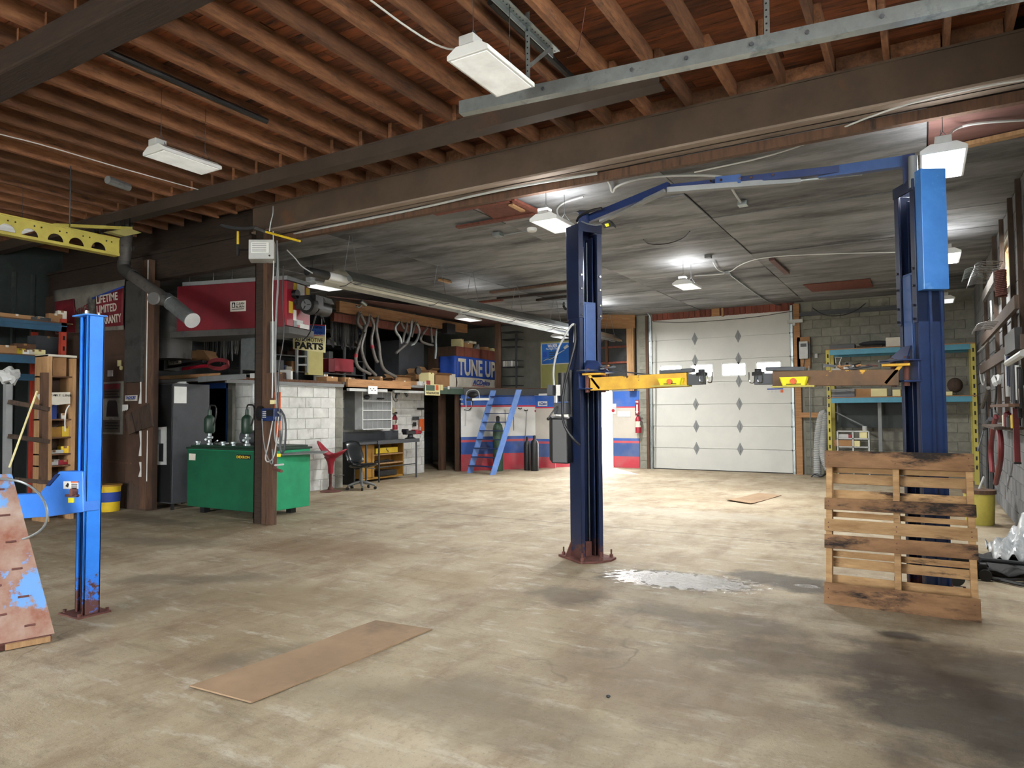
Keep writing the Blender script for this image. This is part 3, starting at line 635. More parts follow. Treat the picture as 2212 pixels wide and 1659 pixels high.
gd = thing('garage_door', 'tall white sectional roller door with four small windows', 'garage door', ((GX0+GX1)/2, YB, 0))
ph = GZ/7
wins = [((1427, 792), (1472, 815)), ((1493, 790), (1540, 812)), ((1560, 785), (1611, 810)), ((1634, 781), (1687, 807))]
wx = [(W(*a, 'y', YB).x, W(*b, 'y', YB).x) for a, b in wins]
for i in range(7):
    z0, z1 = i*ph+.006, (i+1)*ph-.006
    m = MB()
    if i: m.box(GX0, GX1, YB+.025, YB+.04, i*ph-.012, i*ph+.012)
    if i == 4:
        wz0, wz1 = 2.36, 2.66
        m.box(GX0, GX1, YB, YB+.045, z0, wz0).box(GX0, GX1, YB, YB+.045, wz1, z1)
        e = GX0
        for a, b in wx: m.box(e, a, YB, YB+.045, wz0, wz1); e = b
        m.box(e, GX1, YB, YB+.045, wz0, wz1)
    else:
        m.box(GX0, GX1, YB, YB+.045, z0, z1)
    pn = m.build('door_panel', 'doorwhite', gd)
    if i == 4:
        for a, b in wx:
            MB().box(a-.02, a+.012, YB-.008, YB+.02, wz0-.02, wz1+.02).box(b-.012, b+.02, YB-.008, YB+.02, wz0-.02, wz1+.02).box(a, b, YB-.008, YB+.02, wz0-.02, wz0+.012).box(a, b, YB-.008, YB+.02, wz1-.012, wz1+.02).build('window_frame', 'white', pn)
            MB().box(a, b, YB+.02, YB+.024, wz0, wz1).build('pane', 'glass', pn)
for px_ in (1503, 1597):
    cx = W(px_, 870, 'y', YB).x
    for i in range(1, 7):
        z = i*ph
        if px_ == 1503 and i == 4: continue
        MB().prism([(cx-.075, YB-.008, z), (cx, YB-.008, z-.16), (cx+.075, YB-.008, z), (cx, YB-.008, z+.16)], (0, .008, 0)).prism([(cx-.02, YB-.02, z), (cx, YB-.02, z-.08), (cx+.02, YB-.02, z), (cx, YB-.02, z+.08)], (0, .015, 0)).build('hinge_plate', 'grey', gd)
for xx in (GX0-.05, GX1+.05):
    MB().box(xx-.025, xx+.025, YB-.07, YB-.03, 0, GZ+.1).box(xx-.03, xx-.02, YB-.07, YB, 0, GZ).build('track', 'galv', gd)
    for i in range(1, 7): MB().cyl((xx-.05, YB-.05, i*ph), (xx+.05, YB-.05, i*ph), .022, seg=8).build('roller', 'darkgrey', gd)
MB().box(GX0-.02, GX1+.02, YB-.004, YB+.05, 0, .02).build('bottom_seal', 'rubber', gd)
lp = pxtext('BLUE BOX', 'inkblue', gd, 'y', YB, (1655, 838), (1690, 841)) if False else None
MB().bx('y', YB-.003, .003, (1657, 839), (1692, 841.5)).build('sticker', 'inkblue', gd)
MB().bx('y', YB-.003, .003, (1686, 842), (1692, 848)).build('sticker', 'orange', gd)
for i in range(4): MB().bx('y', YB-.003, .003, (1658+i*8, 843), (1662+i*8, 848)).build('sticker', 'lightgrey', gd)
tube('cable', [W(1411, 695, 'y', 17.3), W(1480, 697, 'y', 17.2), W(1560, 692, 'y', 17.2), W(1640, 684, 'y', 17.2), W(1712, 672, 'y', 17.3)], .008, 'black', 'thin black cable sagging across the top of the roller door', 'cable')
tube('chain', [W(1748, 790, 'y', 17.3), W(1750, 880, 'y', 17.3), W(1752, 1010, 'y', 17.3)], .012, 'galv', 'hoist chain hanging right of the roller door', 'chain')
t = thing('door_opener', 'white-faced wall control box of the roller door on a wooden board', 'control box', tuple(W(1735, 752, 'y', 17.3)))
MB().bx('y', 17.38, .02, (1722, 728), (1750, 796)).build('board', 'lumber_h', t)
MB().bx('y', 17.24, .12, (1726, 737), (1745, 775)).build('case', 'lightgrey', t, bevel=.01)
MB().bx('y', 17.235, .01, (1729, 742), (1742, 749)).build('badge', 'black', t)
MB().bx('y', 17.3, .1, (1745, 742), (1750, 772)).build('bracket', 'darkgrey', t)
tube('wiring', [W(1738, 775, 'y', 17.3), W(1735, 800, 'y', 17.3), W(1740, 830, 'y', 17.35)], .01, 'black', 'loose black wire under the roller door control box', 'cable')
one('timber_rail', MB().bx('y', 17.3, .06, (1727, 891), (1790, 902)), 'lumber_h', 'short wooden rail right of the roller door at waist height', 'plank')
one('conduit', MB().tube([W(1388, 672, 'y', 17.3), W(1400, 676, 'y', 17.2), W(1407, 690, 'y', 17.25), W(1409, 1000, 'y', 17.35)], .02, 8, 2), 'galv', 'grey conduit bending down beside the left jamb of the roller door', 'conduit')
one('sensor_light', MB().bx('y', 17.2, .1, (1700, 690), (1734, 697)).bx('y', 17.25, .06, (1712, 697), (1718, 703)), 'lightgrey', 'small grey shelf-like sensor at the top right of the roller door', 'sensor')

# ------------------------------------------------------------------ lifts
def column(name, label, loc, rz, h, mb_main, cover=None, ext=2.45):
    """two-post lift column, open side along local +x"""
    t = thing(name, label, 'vehicle lift', loc, rz)
    w, d, th = .135, .1, .012
    o = MB().box(-d, -d+th, -w, w, .02, h).box(-d, d, -w, -w+th, .02, h).box(-d, d, w-th, w, .02, h).box(d-th, d, -w, -w+.045, .02, h).box(d-th, d, w-.045, w, .02, h).box(-d+.02, d-.06, -w+.05, -w+.06, .02, h-.05).box(-d+.02, d-.06, w-.06, w-.05, .02, h-.05).build('mast', mb_main, t, world=False, bevel=.004)
    e = w+.012
    MB().box(-d-.012, -d, -e, e, ext, h+.06).box(-d, d+.01, -e, -w, ext, h+.06).box(-d, d+.01, w, e, ext, h+.06).box(d, d+.012, -e, -e+.06, ext, h+.06).box(d, d+.012, e-.06, e, ext, h+.06).build('extension', mb_main, t, world=False, bevel=.003)
    for yy in (-w+.018, w-.018):
        for zz_ in (ext+.03, ext+.14, ext+.3, ext+.44): MB().cyl((d+.012, yy, zz_), (d+.024, yy, zz_), .011, seg=6).build('bolt', 'chrome', t, world=False)
    MB().box(d+.0, d+.02, -e, e, h-.02, h+.07).build('header_plate', mb_main, t, world=False, bevel=.003)
    bp = MB().prism([(-.23, -.2, 0), (.2, -.22, 0), (.27, -.1, 0), (.27, .1, 0), (.2, .22, 0), (-.23, .2, 0)], (0, 0, .022)).build('base_plate', 'rust', t, world=False, bevel=.004)
    for bx_, by_ in ((-.19, -.16), (-.19, .16), (.17, -.18), (.17, .18), (.24, 0)):
        MB().cyl((bx_, by_, .02), (bx_, by_, .05), .02, seg=6).cyl((bx_, by_, .05), (bx_, by_, .1), .009, seg=8).build('anchor_bolt', 'rust', t, world=False)
    MB().prism([(-.1, -w, .02), (-.1, -w-.07, .02), (-.1, -w, .16)], (.012, 0, 0)).prism([(-.1, w, .02), (-.1, w+.07, .02), (-.1, w, .16)], (.012, 0, 0)).build('gusset', 'rust', t, world=False)
    MB().box(-.03, .03, -.035, .04, .02, .17).build('stop_block', 'rust', t, world=False, bevel=.003)
    for yy in (-.03, .035): MB().cyl((.0, yy, .1), (.0, yy, h-.1), .006, seg=6).build('lift_cable', 'galv', t, world=False)
    MB().cyl((-.03, -.0, 2.1), (-.03, -.0, h-.15), .02, seg=10).build('cylinder_rod', 'chrome', t, world=False)
    # carriage
    c = MB().box(-.07, d-.005, -.075, .075, 1.75, 2.62).box(d-.01, d+.006, -.06, .06, 1.9, 2.6).build('carriage', 'liftplain', t, world=False, bevel=.004)
    MB().prism([(d+.01, -.06, 2.02), (d+.01, .06, 2.02), (d+.1, .16, 1.9), (d+.1, -.16, 1.9)], (.012, 0, .0)).box(d, d+.14, -.17, .17, 1.72, 1.735).box(d, d+.16, -.18, .18, 1.89, 1.902).box(d, d+.02, -.16, .16, 1.73, 1.89).build('arm_bracket', 'navy', t, world=False, bevel=.003)
    MB().cyl((d+.08, -.1, 1.69), (d+.08, -.1, 1.93), .022, seg=12).cyl((d+.08, .1, 1.69), (d+.08, .1, 1.93), .022, seg=12).build('arm_pin', 'rust', t, world=False)
    MB().lathe((d+.08, -.1, 1.902), [(.0, 0), (.11, 0), (.11, .012), (0, .012)], 18).build('locking_disc', 'darkgrey', t, world=False)
    return t
LL = Vector((-3.0, 6.56, 0)); RL = Vector((.0, 6.62, 0))
tl = column('lift_column', 'blue two-post lift column in mid hall with a black oil tank on its side', LL, R(-30), 3.36, 'liftblue')
tr = column('lift_column', 'blue two-post lift column behind the wooden pallet with a long light blue cover', RL, R(210), 3.3, 'liftblue', ext=2.2)
# cover, window glare put into its blue, on the camera side of the right column (local +y side faces the front right)
d_ = .135
MB().box(-.1, .1, d_+.012, d_+.1, 2.45, 3.42).build('cover', 'liftcover', tr, world=False, bevel=.004)
MB().box(-.1, .1, d_, d_+.012, .05, 2.45).box(-.09, -.07, d_+.01, d_+.03, .05, 2.45).box(.0, .02, d_+.01, d_+.03, .05, 2.45).build('side_plate', 'sideblue', tr, world=False)
MB().cyl((.09, d_-.02, 3.3), (.09, d_-.02, 3.56), .035, seg=16).build('cylinder_top', 'grey', tr, world=False)
# power unit on the left column
def LP(px, py, off=0.0): return W(px, py, 'y', 6.5+off)
pu = thing('power_unit', 'black hydraulic power unit and oil tank hanging on the mid-hall lift column', 'hydraulic pump', (-3.3, 6.55, .95))
p = [LP(1195, 912), LP(1212, 893), LP(1236, 893), LP(1238, 1003), LP(1214, 1003), LP(1197, 1000)]
x0, x1 = LP(1194, 950).x, LP(1239, 950).x
MB().prism([(x0, 6.42, 1.0), (x0+.07, 6.34, .97), (x1, 6.36, .97), (x1, 6.56, .97), (x0, 6.56, 1.0)], (0, 0, .46)).build('oil_tank', 'black', pu, bevel=.012)
zt = LP(1210, 893).z
MB().box(LP(1205, 880).x, LP(1237, 880).x, 6.4, 6.52, zt-.01, LP(1210, 870).z).build('valve_block', 'darkgrey', pu, bevel=.006)
MB().cyl((LP(1224, 880).x, 6.46, LP(1210, 868).z), (LP(1224, 880).x, 6.46, LP(1224, 806).z), .07, seg=20).build('motor', 'black', pu)
MB().box(LP(1195, 880).x, LP(1207, 880).x, 6.36, 6.44, LP(1207, 855).z, LP(1207, 832).z).build('switch_box', 'darkgrey', pu, bevel=.006)
MB().box(LP(1212, 850).x, LP(1221, 850).x, 6.385, 6.39, LP(1212, 855).z, LP(1212, 832).z).build('label_plate', 'paper', pu)
lv = MB().tube([LP(1203, 878, -.12), LP(1195, 888, -.16), LP(1185, 903, -.2)], .008, 8, 1).build('lever', 'black', pu)
MB().ball(tuple(LP(1184, 905, -.2)), .016).build('lever_knob', 'black', lv)
MB().box(LP(1233, 870).x, LP(1241, 870).x, 6.44, 6.56, LP(1233, 900).z, LP(1233, 800).z).build('mounting_bracket', 'black', pu)
tube('hydraulic_hose', [LP(1197, 832, -.1), LP(1195, 800, -.1), LP(1202, 760, -.12), LP(1220, 725, -.12), LP(1237, 698, -.1), LP(1243, 705, -.08), LP(1240, 740, -.05)], .011, 'lightgrey', 'pale grey cable looping up from the pump switch beside the mid-hall column', 'hose')
tube('hydraulic_hose', [LP(1242, 700, -.09), LP(1244, 740, -.12), LP(1230, 790, -.15), LP(1216, 845, -.16), LP(1214, 890, -.2), LP(1218, 920, -.22), LP(1235, 945, -.2), LP(1252, 962, -.14)], .013, 'black', 'black hydraulic hose running down over the oil tank to the mid-hall column', 'hose')
# overhead crossbar
def OZ(px, py, z=3.6): return W(px, py, 'z', z)
oh = thing('overhead_crossbar', 'blue overhead hose bridge spanning between the two lift columns', 'crossbar', (-1.5, 6.3, 3.5))
a, k_, b, e_ = Vector((-2.95, 6.56, 3.5)), OZ(1445, 402), OZ(1850, 362), Vector((-.03, 6.58, 3.56))
MB().bar(a, k_, .05, .075).build('beam', 'navy', oh, bevel=.004)
MB().bar(k_+Vector((-.12, .05, -.0)), b, .05, .065).build('beam', 'navy', oh, bevel=.004)
MB().bar(b-Vector((.3, 0, .0)), e_, .07, .09).build('beam', 'liftplain', oh, bevel=.004)
g1, g2, g3 = OZ(1300, 478, 3.5), OZ(1440, 412, 3.54), OZ(1728, 390, 3.56)
MB().bar(g1, g2, .07, .03).build('padded_bar', 'grey', oh, bevel=.004)
MB().bar(g2, g3, .07, .05).build('padded_bar', 'grey', oh, bevel=.004)
MB().cyl(OZ(1640, 398, 3.55), OZ(1862, 376, 3.57), .014, seg=8).build('shutoff_rod', 'galv', oh)
for q in ((1537, 393), (1560, 391), (1600, 388), (1625, 386), (1672, 380)): p_ = OZ(*q, 3.6); MB().cyl(p_+Vector((0, -.026, 0)), p_+Vector((0, -.04, 0)), .012, seg=6).build('bolt', 'chrome', oh)
MB().bar(OZ(1545, 394, 3.6), OZ(1600, 388, 3.6), .07, .08).build('splice_sleeve', 'liftplain', oh)
MB().bar((-2.97, 6.5, 3.36), (-2.97, 6.5, 3.56), .09, .06).build('mount', 'navy', oh)
MB().bar((-.05, 6.56, 3.36), (-.05, 6.56, 3.6), .09, .08).build('mount', 'navy', oh)
t = thing('limit_switch', 'black limit switch box with yellow sticker at the top of the mid-hall column', 'switch box', tuple(W(1302, 492, 'y', 6.35)))
MB().prism([W(*q, 'y', 6.35) for q in ((1298, 482), (1316, 474), (1324, 484), (1324, 489), (1306, 493))], (0, .08, 0)).build('housing', 'black', t, bevel=.004)
MB().prism([W(*q, 'y', 6.345) for q in ((1306, 484), (1314, 482), (1316, 488), (1309, 490))], (0, .004, 0)).build('sticker', 'brightyellow', t)
tube('switch_wire', [W(1256, 478, 'y', 6.42), W(1270, 484, 'y', 6.38), W(1288, 487, 'y', 6.36), W(1300, 484, 'y', 6.36)], .007, 'grey', 'grey wire from the mid-hall column top to the limit switch', 'cable')
one('pulley_hook', MB().prism([W(*q, 'y', 6.5) for q in ((1243, 458), (1252, 454), (1268, 454), (1268, 466), (1258, 468), (1255, 461))], (0, .04, 0)), 'black', 'black pulley bracket poking up from the mid-hall column top', 'bracket')
tube('lift_hose', [W(1246, 478, 'y', 6.5), W(1252, 465, 'y', 6.45), W(1275, 455, 'y', 6.4), W(1300, 450, 'y', 6.4)], .014, 'black', 'black hose curving over the top of the mid-hall column', 'hose')

def arm(name, label, root, tip, s, matm, worn):
    """lift arm lying along x at carriage height with end pad and a yellow tray"""
    r0, t0 = Vector(root), Vector(tip)
    mid = r0+(t0-r0)*.86
    t = MB().bar(r0, mid, .1, .13).build('lift_arm', worn, matm, bevel=.004); t['label'] = label
    MB().bar(r0+Vector((-.08*s, 0, .1)), r0+Vector((.12*s, 0, .1)), .14, .02).bar(r0+Vector((-.02*s, -.04, .1)), r0+Vector((.1*s, -.04, -.05)), .02, .03).build('arm_root', 'yellow', t, bevel=.004)
    MB().bar(r0+(t0-r0)*.45+Vector((0, 0, .0)), t0, .07, .1).build('arm_extension', 'darkgrey', t, bevel=.003)
    MB().bar(t0+Vector((-.42*s, 0, .075)), t0+Vector((-.1*s, 0, .085)), .09, .035).build('pad_plate', 'darkgrey', t, bevel=.004)
    MB().lathe(t0+Vector((-.03*s, 0, .03)), [(0, 0), (.055, 0), (.055, .03), (.03, .035), (.03, .06), (0, .06)], 16).build('lift_pad', 'rubber', t)
    for q in (-.02, .05):
        MB().tube([t0+Vector((q-.02, -.04, .06)), t0+Vector((q-.02, -.04, -.03)), t0+Vector((q+.005, -.04, -.04)), t0+Vector((q+.025, -.04, -.03)), t0+Vector((q+.025, -.04, .06))], .005, 6, 1).build('spring_clip', 'chrome', t)
    return t
zA = W(1400, 827, 'y', 6.45).z
tl_ = Vector((-2.86, 6.42, zA)); tt = Vector((W(1525, 824, 'y', 6.45).x, 6.42, zA+.02))
arm('lift_arm', 'long yellow arm', tl_, tt, 1, tl, 'yellow')
zB = W(1780, 820, 'y', 6.45).z
ra, rb = Vector((-.16, 6.42, zB)), Vector((W(1632, 818, 'y', 6.45).x, 6.42, zB+.02))
arm('lift_arm', 'worn rusty arm with yellow paint left', ra, rb, -1, tr, 'yellowworn')
def tray(name, label, a, b, yy, g):
    p, q = W(*a, 'y', yy), W(*b, 'y', yy); t = thing(name, label, 'tray', ((p.x+q.x)/2, yy, q.z), 0, g)
    x0, x1, z1, z0 = p.x, q.x, p.z, q.z
    MB().prism([(x0, yy-.02, z1), (x1, yy-.02, z1), (x1-.02, yy, z0), (x0+.02, yy, z0)], (0, .012, 0)).prism([(x0, yy+.14, z1), (x1, yy+.14, z1), (x1-.02, yy+.12, z0), (x0+.02, yy+.12, z0)], (0, .012, 0)).box(x0+.02, x1-.02, yy, yy+.13, z0, z0+.008).prism([(x0, yy-.02, z1), (x0, yy+.15, z1), (x0+.02, yy+.13, z0), (x0+.02, yy, z0)], (.008, 0, 0)).prism([(x1, yy-.02, z1), (x1, yy+.15, z1), (x1-.02, yy+.13, z0), (x1-.02, yy, z0)], (-.008, 0, 0)).build('bin', 'brightyellow', t)
    c = ((x0+x1)/2, yy-.012, (z0+z1)/2)
    MB().cyl((c[0], yy-.022, c[2]), (c[0], yy-.006, c[2]), .026, seg=14).build('round_mark', 'orange', t)
    MB().box(c[0]-.06, c[0]+.06, yy-.006, yy-.002, z0+.008, z0+.014).build('print_line', 'ink', t)
    MB().box(x0-.06, x1+.05, yy-.03, yy+.14, z0-.014, z0-.002).build('shelf_plate', 'paleyellow', t)
tray('parts_tray', 'yellow plastic tray on the arm of the mid-hall lift column', (1421, 818), (1474, 831), 6.31, 'yellow trays on the lift arms')
tray('parts_tray', 'yellow plastic tray on the rusty arm of the right lift column', (1684, 815), (1745, 832), 6.31, 'yellow trays on the lift arms')
# bits lying on the arms and carriages
for q, (x_, y_, l_) in enumerate(((-2.72, 6.48, 'crumpled rag and dark scraps on the mid-hall carriage plate'), (-.55, 6.46, 'heap of dark scrap parts on the worn right arm'))):
    t = thing('scrap_heap', l_, 'scrap', (x_, y_, (1.915 if q == 0 else zB+.075)))
    for i in range(9 if q == 0 else 14):
        sp_ = .06 if q == 0 else .2
        c = Vector((x_+rnd.uniform(-sp_, sp_), y_+rnd.uniform(-.04, .04), (1.925 if q == 0 else zB+.09)+rnd.uniform(0, .035)))
        d2 = Vector((rnd.uniform(-1, 1), rnd.uniform(-1, 1), rnd.uniform(-.2, .3))).normalized()*rnd.uniform(.03, .09 if q == 0 else .14)
        MB().bar(c-d2*.5, c+d2*.5, rnd.uniform(.008, .03), rnd.uniform(.006, .02)).build('scrap_piece', rnd.choice(['black', 'darkgrey', 'cardboard', 'lightgrey', 'rust']), t)
for nm, (x_, z_), l_ in (('linkage_rod', (-2.62, 1.9), 'thin restraint rods along the mid-hall lift arm'), ('linkage_rod', (-.35, zB+.1), 'thin dark restraint rod over the right lift arm')):
    s_ = 1 if x_ < -1 else -1
    one(nm, MB().cyl((x_, 6.38, z_), (x_+.55*s_, 6.4, z_-.08), .007, seg=6).cyl((x_, 6.44, z_), (x_+.5*s_, 6.46, z_-.07), .007, seg=6), 'darkgrey', l_, 'rod')

# left foreground lift
bl = thing('lift_column', 'bright blue single lift column at the left front of the hall', 'vehicle lift', (-5.45, 2.95, 0))
CC = W(180, 1334, 'z', 0); bx0 = W(158, 1000, 'y', CC.y).x; by1 = W(221, 1000, 'x', CC.x).y; H_ = W(183, 682, 'y', CC.y).z
MB().box(CC.x-.012, CC.x, CC.y, by1, .012, H_).box(CC.x-.03, CC.x, CC.y, CC.y+.012, .012, H_).box(bx0, CC.x, by1-.012, by1, .012, H_).box(bx0, bx0+.012, CC.y+.03, by1, .012, H_).box(bx0, bx0+.035, CC.y+.03, CC.y+.042, .012, H_).build('mast', 'blue', bl, bevel=.003)
MB().box(bx0+.035, bx0+.045, CC.y+.05, by1-.02, .012, H_-.01).build('inner_channel', 'bluedark', bl)
tp_ = MB().box(bx0-.015, CC.x+.012, CC.y-.02, by1+.015, H_, H_+.012).build('top_plate', 'liftcover', bl, bevel=.002)
for (xx, yy, rr_, hh_) in ((CC.x-.06, CC.y+.02, .016, .04), (CC.x-.04, CC.y+.1, .01, .025)): MB().cyl((xx, yy, H_+.01), (xx, yy, H_+hh_), rr_, seg=6).build('bolt', 'chrome', tp_)
bp = MB().box(bx0-.07, CC.x+.03, CC.y-.05, by1+.07, 0, .012).build('base_plate', 'rust', bl)
for c in ((bx0-.04, CC.y-.02), (CC.x, CC.y-.03), (CC.x+.01, by1+.05), (bx0-.04, by1+.04)): MB().cyl((c[0], c[1], .01), (c[0], c[1], .035), .014, seg=6).build('anchor_bolt', 'rust', bp)
fa = MB().pxprism([(178, 1018), (128, 1018), (88, 1062), (88, 1118), (180, 1106)], 'y', 2.84, .12).build('lift_arm', 'blueplain', bl, bevel=.006); fa['label'] = 'box-section arm with warning stickers'
MB().pxprism([(90, 1066), (-60, 1072), (-60, 1128), (90, 1117)], 'y', 2.86, .16).build('arm_tube', 'blueplain', fa, bevel=.006)
MB().pxprism([(128, 1024), (120, 1024), (98, 1050), (106, 1050)], 'y', 2.832, .01).build('slot', 'navy', fa)
s1 = MB().pxprism([(137, 1040), (168, 1040), (168, 1056), (137, 1056)], 'y', 2.834, .008).build('warning_sticker', 'paper', fa)
MB().pxprism([(153, 1040), (168, 1040), (168, 1043), (153, 1043)], 'y', 2.830, .004).build('print_line', 'orange', s1)
for i in range(3): MB().pxprism([(154, 1045+i*4), (166, 1045+i*4), (166, 1047+i*4), (154, 1047+i*4)], 'y', 2.830, .004).build('print_line', 'ink', s1)
MB().pxprism([(141, 1050), (146, 1043), (148, 1047), (146, 1053)], 'y', 2.830, .004).build('print_figure', 'ink', s1)
MB().pxprism([(147, 1075), (159, 1075), (159, 1086), (147, 1086)], 'y', 2.834, .008).build('warning_sticker', 'brightyellow', fa)
c = W(153, 1063, 'y', 2.8); MB().cyl((c.x, 2.80, c.z), (c.x, 2.84, c.z), .026, seg=16).build('pivot_bolt', 'rust', fa)
MB().pxprism([(140, 1068), (164, 1068), (166, 1071), (164, 1074), (140, 1073)], 'y', 2.82, .02).build('latch', 'rust', fa)
tube('steel_cable', [W(-40, 1035, 'y', 2.3), W(20, 1034, 'y', 2.35), W(60, 1045, 'y', 2.45), W(90, 1070, 'y', 2.5), W(104, 1105, 'y', 2.5), W(98, 1140, 'y', 2.5), W(60, 1163, 'y', 2.45), W(20, 1170, 'y', 2.4), W(-40, 1168, 'y', 2.35)], .008, 'galv', 'stiff wire cable loop hanging over the rusty ramp plate', 'cable')
rp_ = thing('ramp_plate', 'rusty blue-painted steel ramp plate leaning at the left edge', 'ramp', (-5.1, 2.3, 0))
A_ = Vector((-5.0, 2.47, .05)); B_ = Vector((-5.62, 2.47, 1.08)); nD = Vector((-.0, -1, 0)).normalized()
C_ = Vector((-5.28, 1.5, .05)); D_ = Vector((-5.8, 1.7, 1.10))
n_ = (B_-A_).cross(C_-A_).normalized(); n_ = n_ if n_.x > 0 else -n_
MB().prism([A_, B_, D_, C_], n_*-.012).build('plate', 'rampskin', rp_)
MB().prism([A_-n_*.012+Vector((0, -.02, -.045)), A_+n_*.0+Vector((0, -.02, -.045)), A_+Vector((0, -.02, 0)), A_-n_*.012+Vector((0, -.02, 0))], (C_-A_)).build('lip', 'rust', rp_)
for f0, f1 in ((.03, .27), (.3, .75)):
    p1, p2 = A_.lerp(C_, f0), A_.lerp(C_, f1)
    MB().bar(p1+Vector((.012, 0, -.025)), p2+Vector((.012, 0, -.025)), .03, .035).build('wood_strip', 'lumber', rp_)
i = 0
for r_ in range(11):
    for c_ in range(3):
        f, g = .07+r_*.083, .12+c_*.3+(.14 if r_ % 2 else 0)
        p1 = A_.lerp(B_, f).lerp(C_.lerp(D_, f), g); u = (C_-A_).normalized()*.03
        MB().bar(p1-u+n_*.003, p1+u+n_*.003, .012, .008, n_).build('tread_bar', 'rust', rp_)

# ------------------------------------------------------------------ pallet in front of the right column
pl = thing('pallet', 'weathered wooden pallet standing on edge against the right lift column', 'pallet', (-.2, 6.0, 0))
P0 = Vector((-.69, 5.92, 0)); P1 = Vector((.305, 5.92, 0)); LEAN = Vector((0, .26, 1.17)); Lp = 1.2
ex = (P1-P0).normalized(); ez = LEAN.normalized(); ey = ez.cross(ex)*-1
if ey.y < 0: ey = -ey
Wp = (P1-P0).length
def pboard(u0, u1, v0, v1, d0, d1, mat, nm, jag=0):
    a = [P0+ex*(u0*Wp)+ez*(v0*Lp)+ey*d0, P0+ex*(u1*Wp)+ez*((v0+jag)*Lp)+ey*d0, P0+ex*(u1*Wp)+ez*((v1+jag)*Lp)+ey*d0, P0+ex*(u0*Wp)+ez*(v1*Lp)+ey*d0]
    o = MB().prism(a, ey*(d1-d0)).build(nm, mat, pl, bevel=.003); return o
for u in (.0, .475, .955): pboard(u, u+.045, .01, .985, .018, .105, 'pallet', 'stringer')
for v0, v1, m_ in ((.888, 1.0, 'pallet_dark'), (.605, .682, 'pallet_dark'), (.465, .543, 'pallet'), (.353, .442, 'pallet_dark'), (.0, .136, 'pallet_dark')):
    b_ = pboard(-.01, 1.01, v0, v1, 0, .018, m_, 'board', rnd.uniform(-.006, .006))
    for u in (.02, .495, .975):
        for dv in (.3, .7):
            c = P0+ex*(u*Wp)+ez*((v0+(v1-v0)*dv)*Lp); MB().cyl(c, c-ey*.002, .005, seg=6).build('nail_head', 'rust', b_)
for v0, v1 in ((.864, .93), (.79, .857), (.682, .748), (.566, .6), (.24, .30), (.306, .345), (.093, .19), (.0, .09)):
    pboard(.0, 1.0, v0, v1, .105, .122, 'pallet', 'rear_board', rnd.uniform(-.006, .006))

# ------------------------------------------------------------------ ceiling lamps
def lamp_proto(length, width, lens, name='high_bay_lamp'):
    t = thing(name, None, 'ceiling lamp')
    l, w = length/2, width/2
    hs_ = MB().prism([(-w, -l, .0), (w, -l, .0), (w, -l, .03), (w*.55, -l, .075), (-w*.55, -l, .075), (-w, -l, .03)], (0, 2*l, 0)).build('housing', 'white', t, world=False, bevel=.004)
    MB().box(-w+.02, w-.02, -l+.02, l-.02, -.004, .0).build('lens', lens, t, world=False)
    MB().box(-w*.35, w*.35, -l-.01, -l+.1, .07, .13).build('driver_box', 'lightgrey', t, world=False, bevel=.003)
    for s_ in (-1, 1):
        MB().cyl((-w*.5, s_*l*.75, .07), (0, s_*l*.75, .2), .003, seg=5).cyl((w*.5, s_*l*.75, .07), (0, s_*l*.75, .2), .003, seg=5).cyl((0, s_*l*.75, .2), (0, s_*l*.75, .44 if lens != 'window_lens' else .62), .003, seg=5).build('hanger_wire', 'darkgrey', t, world=False)
    return t
LOFF = lamp_proto(.62, .32, 'window_lens'); LOFF.location = (-2.47, 3.94, 3.8); LOFF['label'] = 'white high-bay lamp with speckled lens hanging from the joists above the galvanised rail'; LOFF['group'] = 'lamps over the front bay'
def lampat(src, loc, label, rz=0, group=None):
    c = copy_tree(src); c.location = loc; c.rotation_euler = (0, 0, rz); c['label'] = label; c['category'] = 'ceiling lamp'
    if group: c['group'] = group
    return c
lampat(LOFF, (-6.08, 4.08, 3.92), 'white slim lamp with a brown smudged lens hanging over the left front bay', group='lamps over the front bay')
p = W(8, 490, 'z', 3.9); lampat(LOFF, (p.x-.05, p.y, 3.9), 'white lamp glimpsed through a round hole of the yellow beam at the left edge', group='lamps over the front bay')
LON = lamp_proto(.8, .34, 'lens_on'); LON.location = (.2, 7.06, 3.62); LON['label'] = 'brightly lit white lamp at the top right beside the right lift column'; LON['group'] = 'lamps under the plated ceiling'
LH = lamp_proto(.62, .34, 'lens_half'); LH.location = (-3.56, 7.02, 3.62); LH['label'] = 'white lamp on thin wires left of the mid-hall column top'; LH['group'] = 'lamps under the plated ceiling'
G_ = 'lamps under the plated ceiling'
lampat(LH, (-3.42, 11.7, 3.62), 'white lamp in the middle of the plated ceiling before the roller door', group=G_)
lampat(LON, (.33, 11.5, 3.62), 'lit white lamp half hidden behind the right lift column cover', group=G_)
p = W(2040, 651, 'z', 3.62); lampat(LH, (p.x, p.y, 3.62), 'farthest small white lamp right of the right lift column near the back wall', group=G_)
p = W(697, 622, 'z', 3.6); lampat(LH, (p.x, p.y, 3.6), 'white lamp above the red furnace burner', group=G_)
p = W(1012, 691, 'z', 3.6); lampat(LH, (p.x, p.y, 3.6), 'white lamp over the mezzanine above the tune up banner crate', group=G_)
p = W(1212, 729, 'z', 3.55); lampat(LH, (p.x, p.y, 3.55), 'white lamp over the olive cabinet left of the mid-hall column', group=G_)
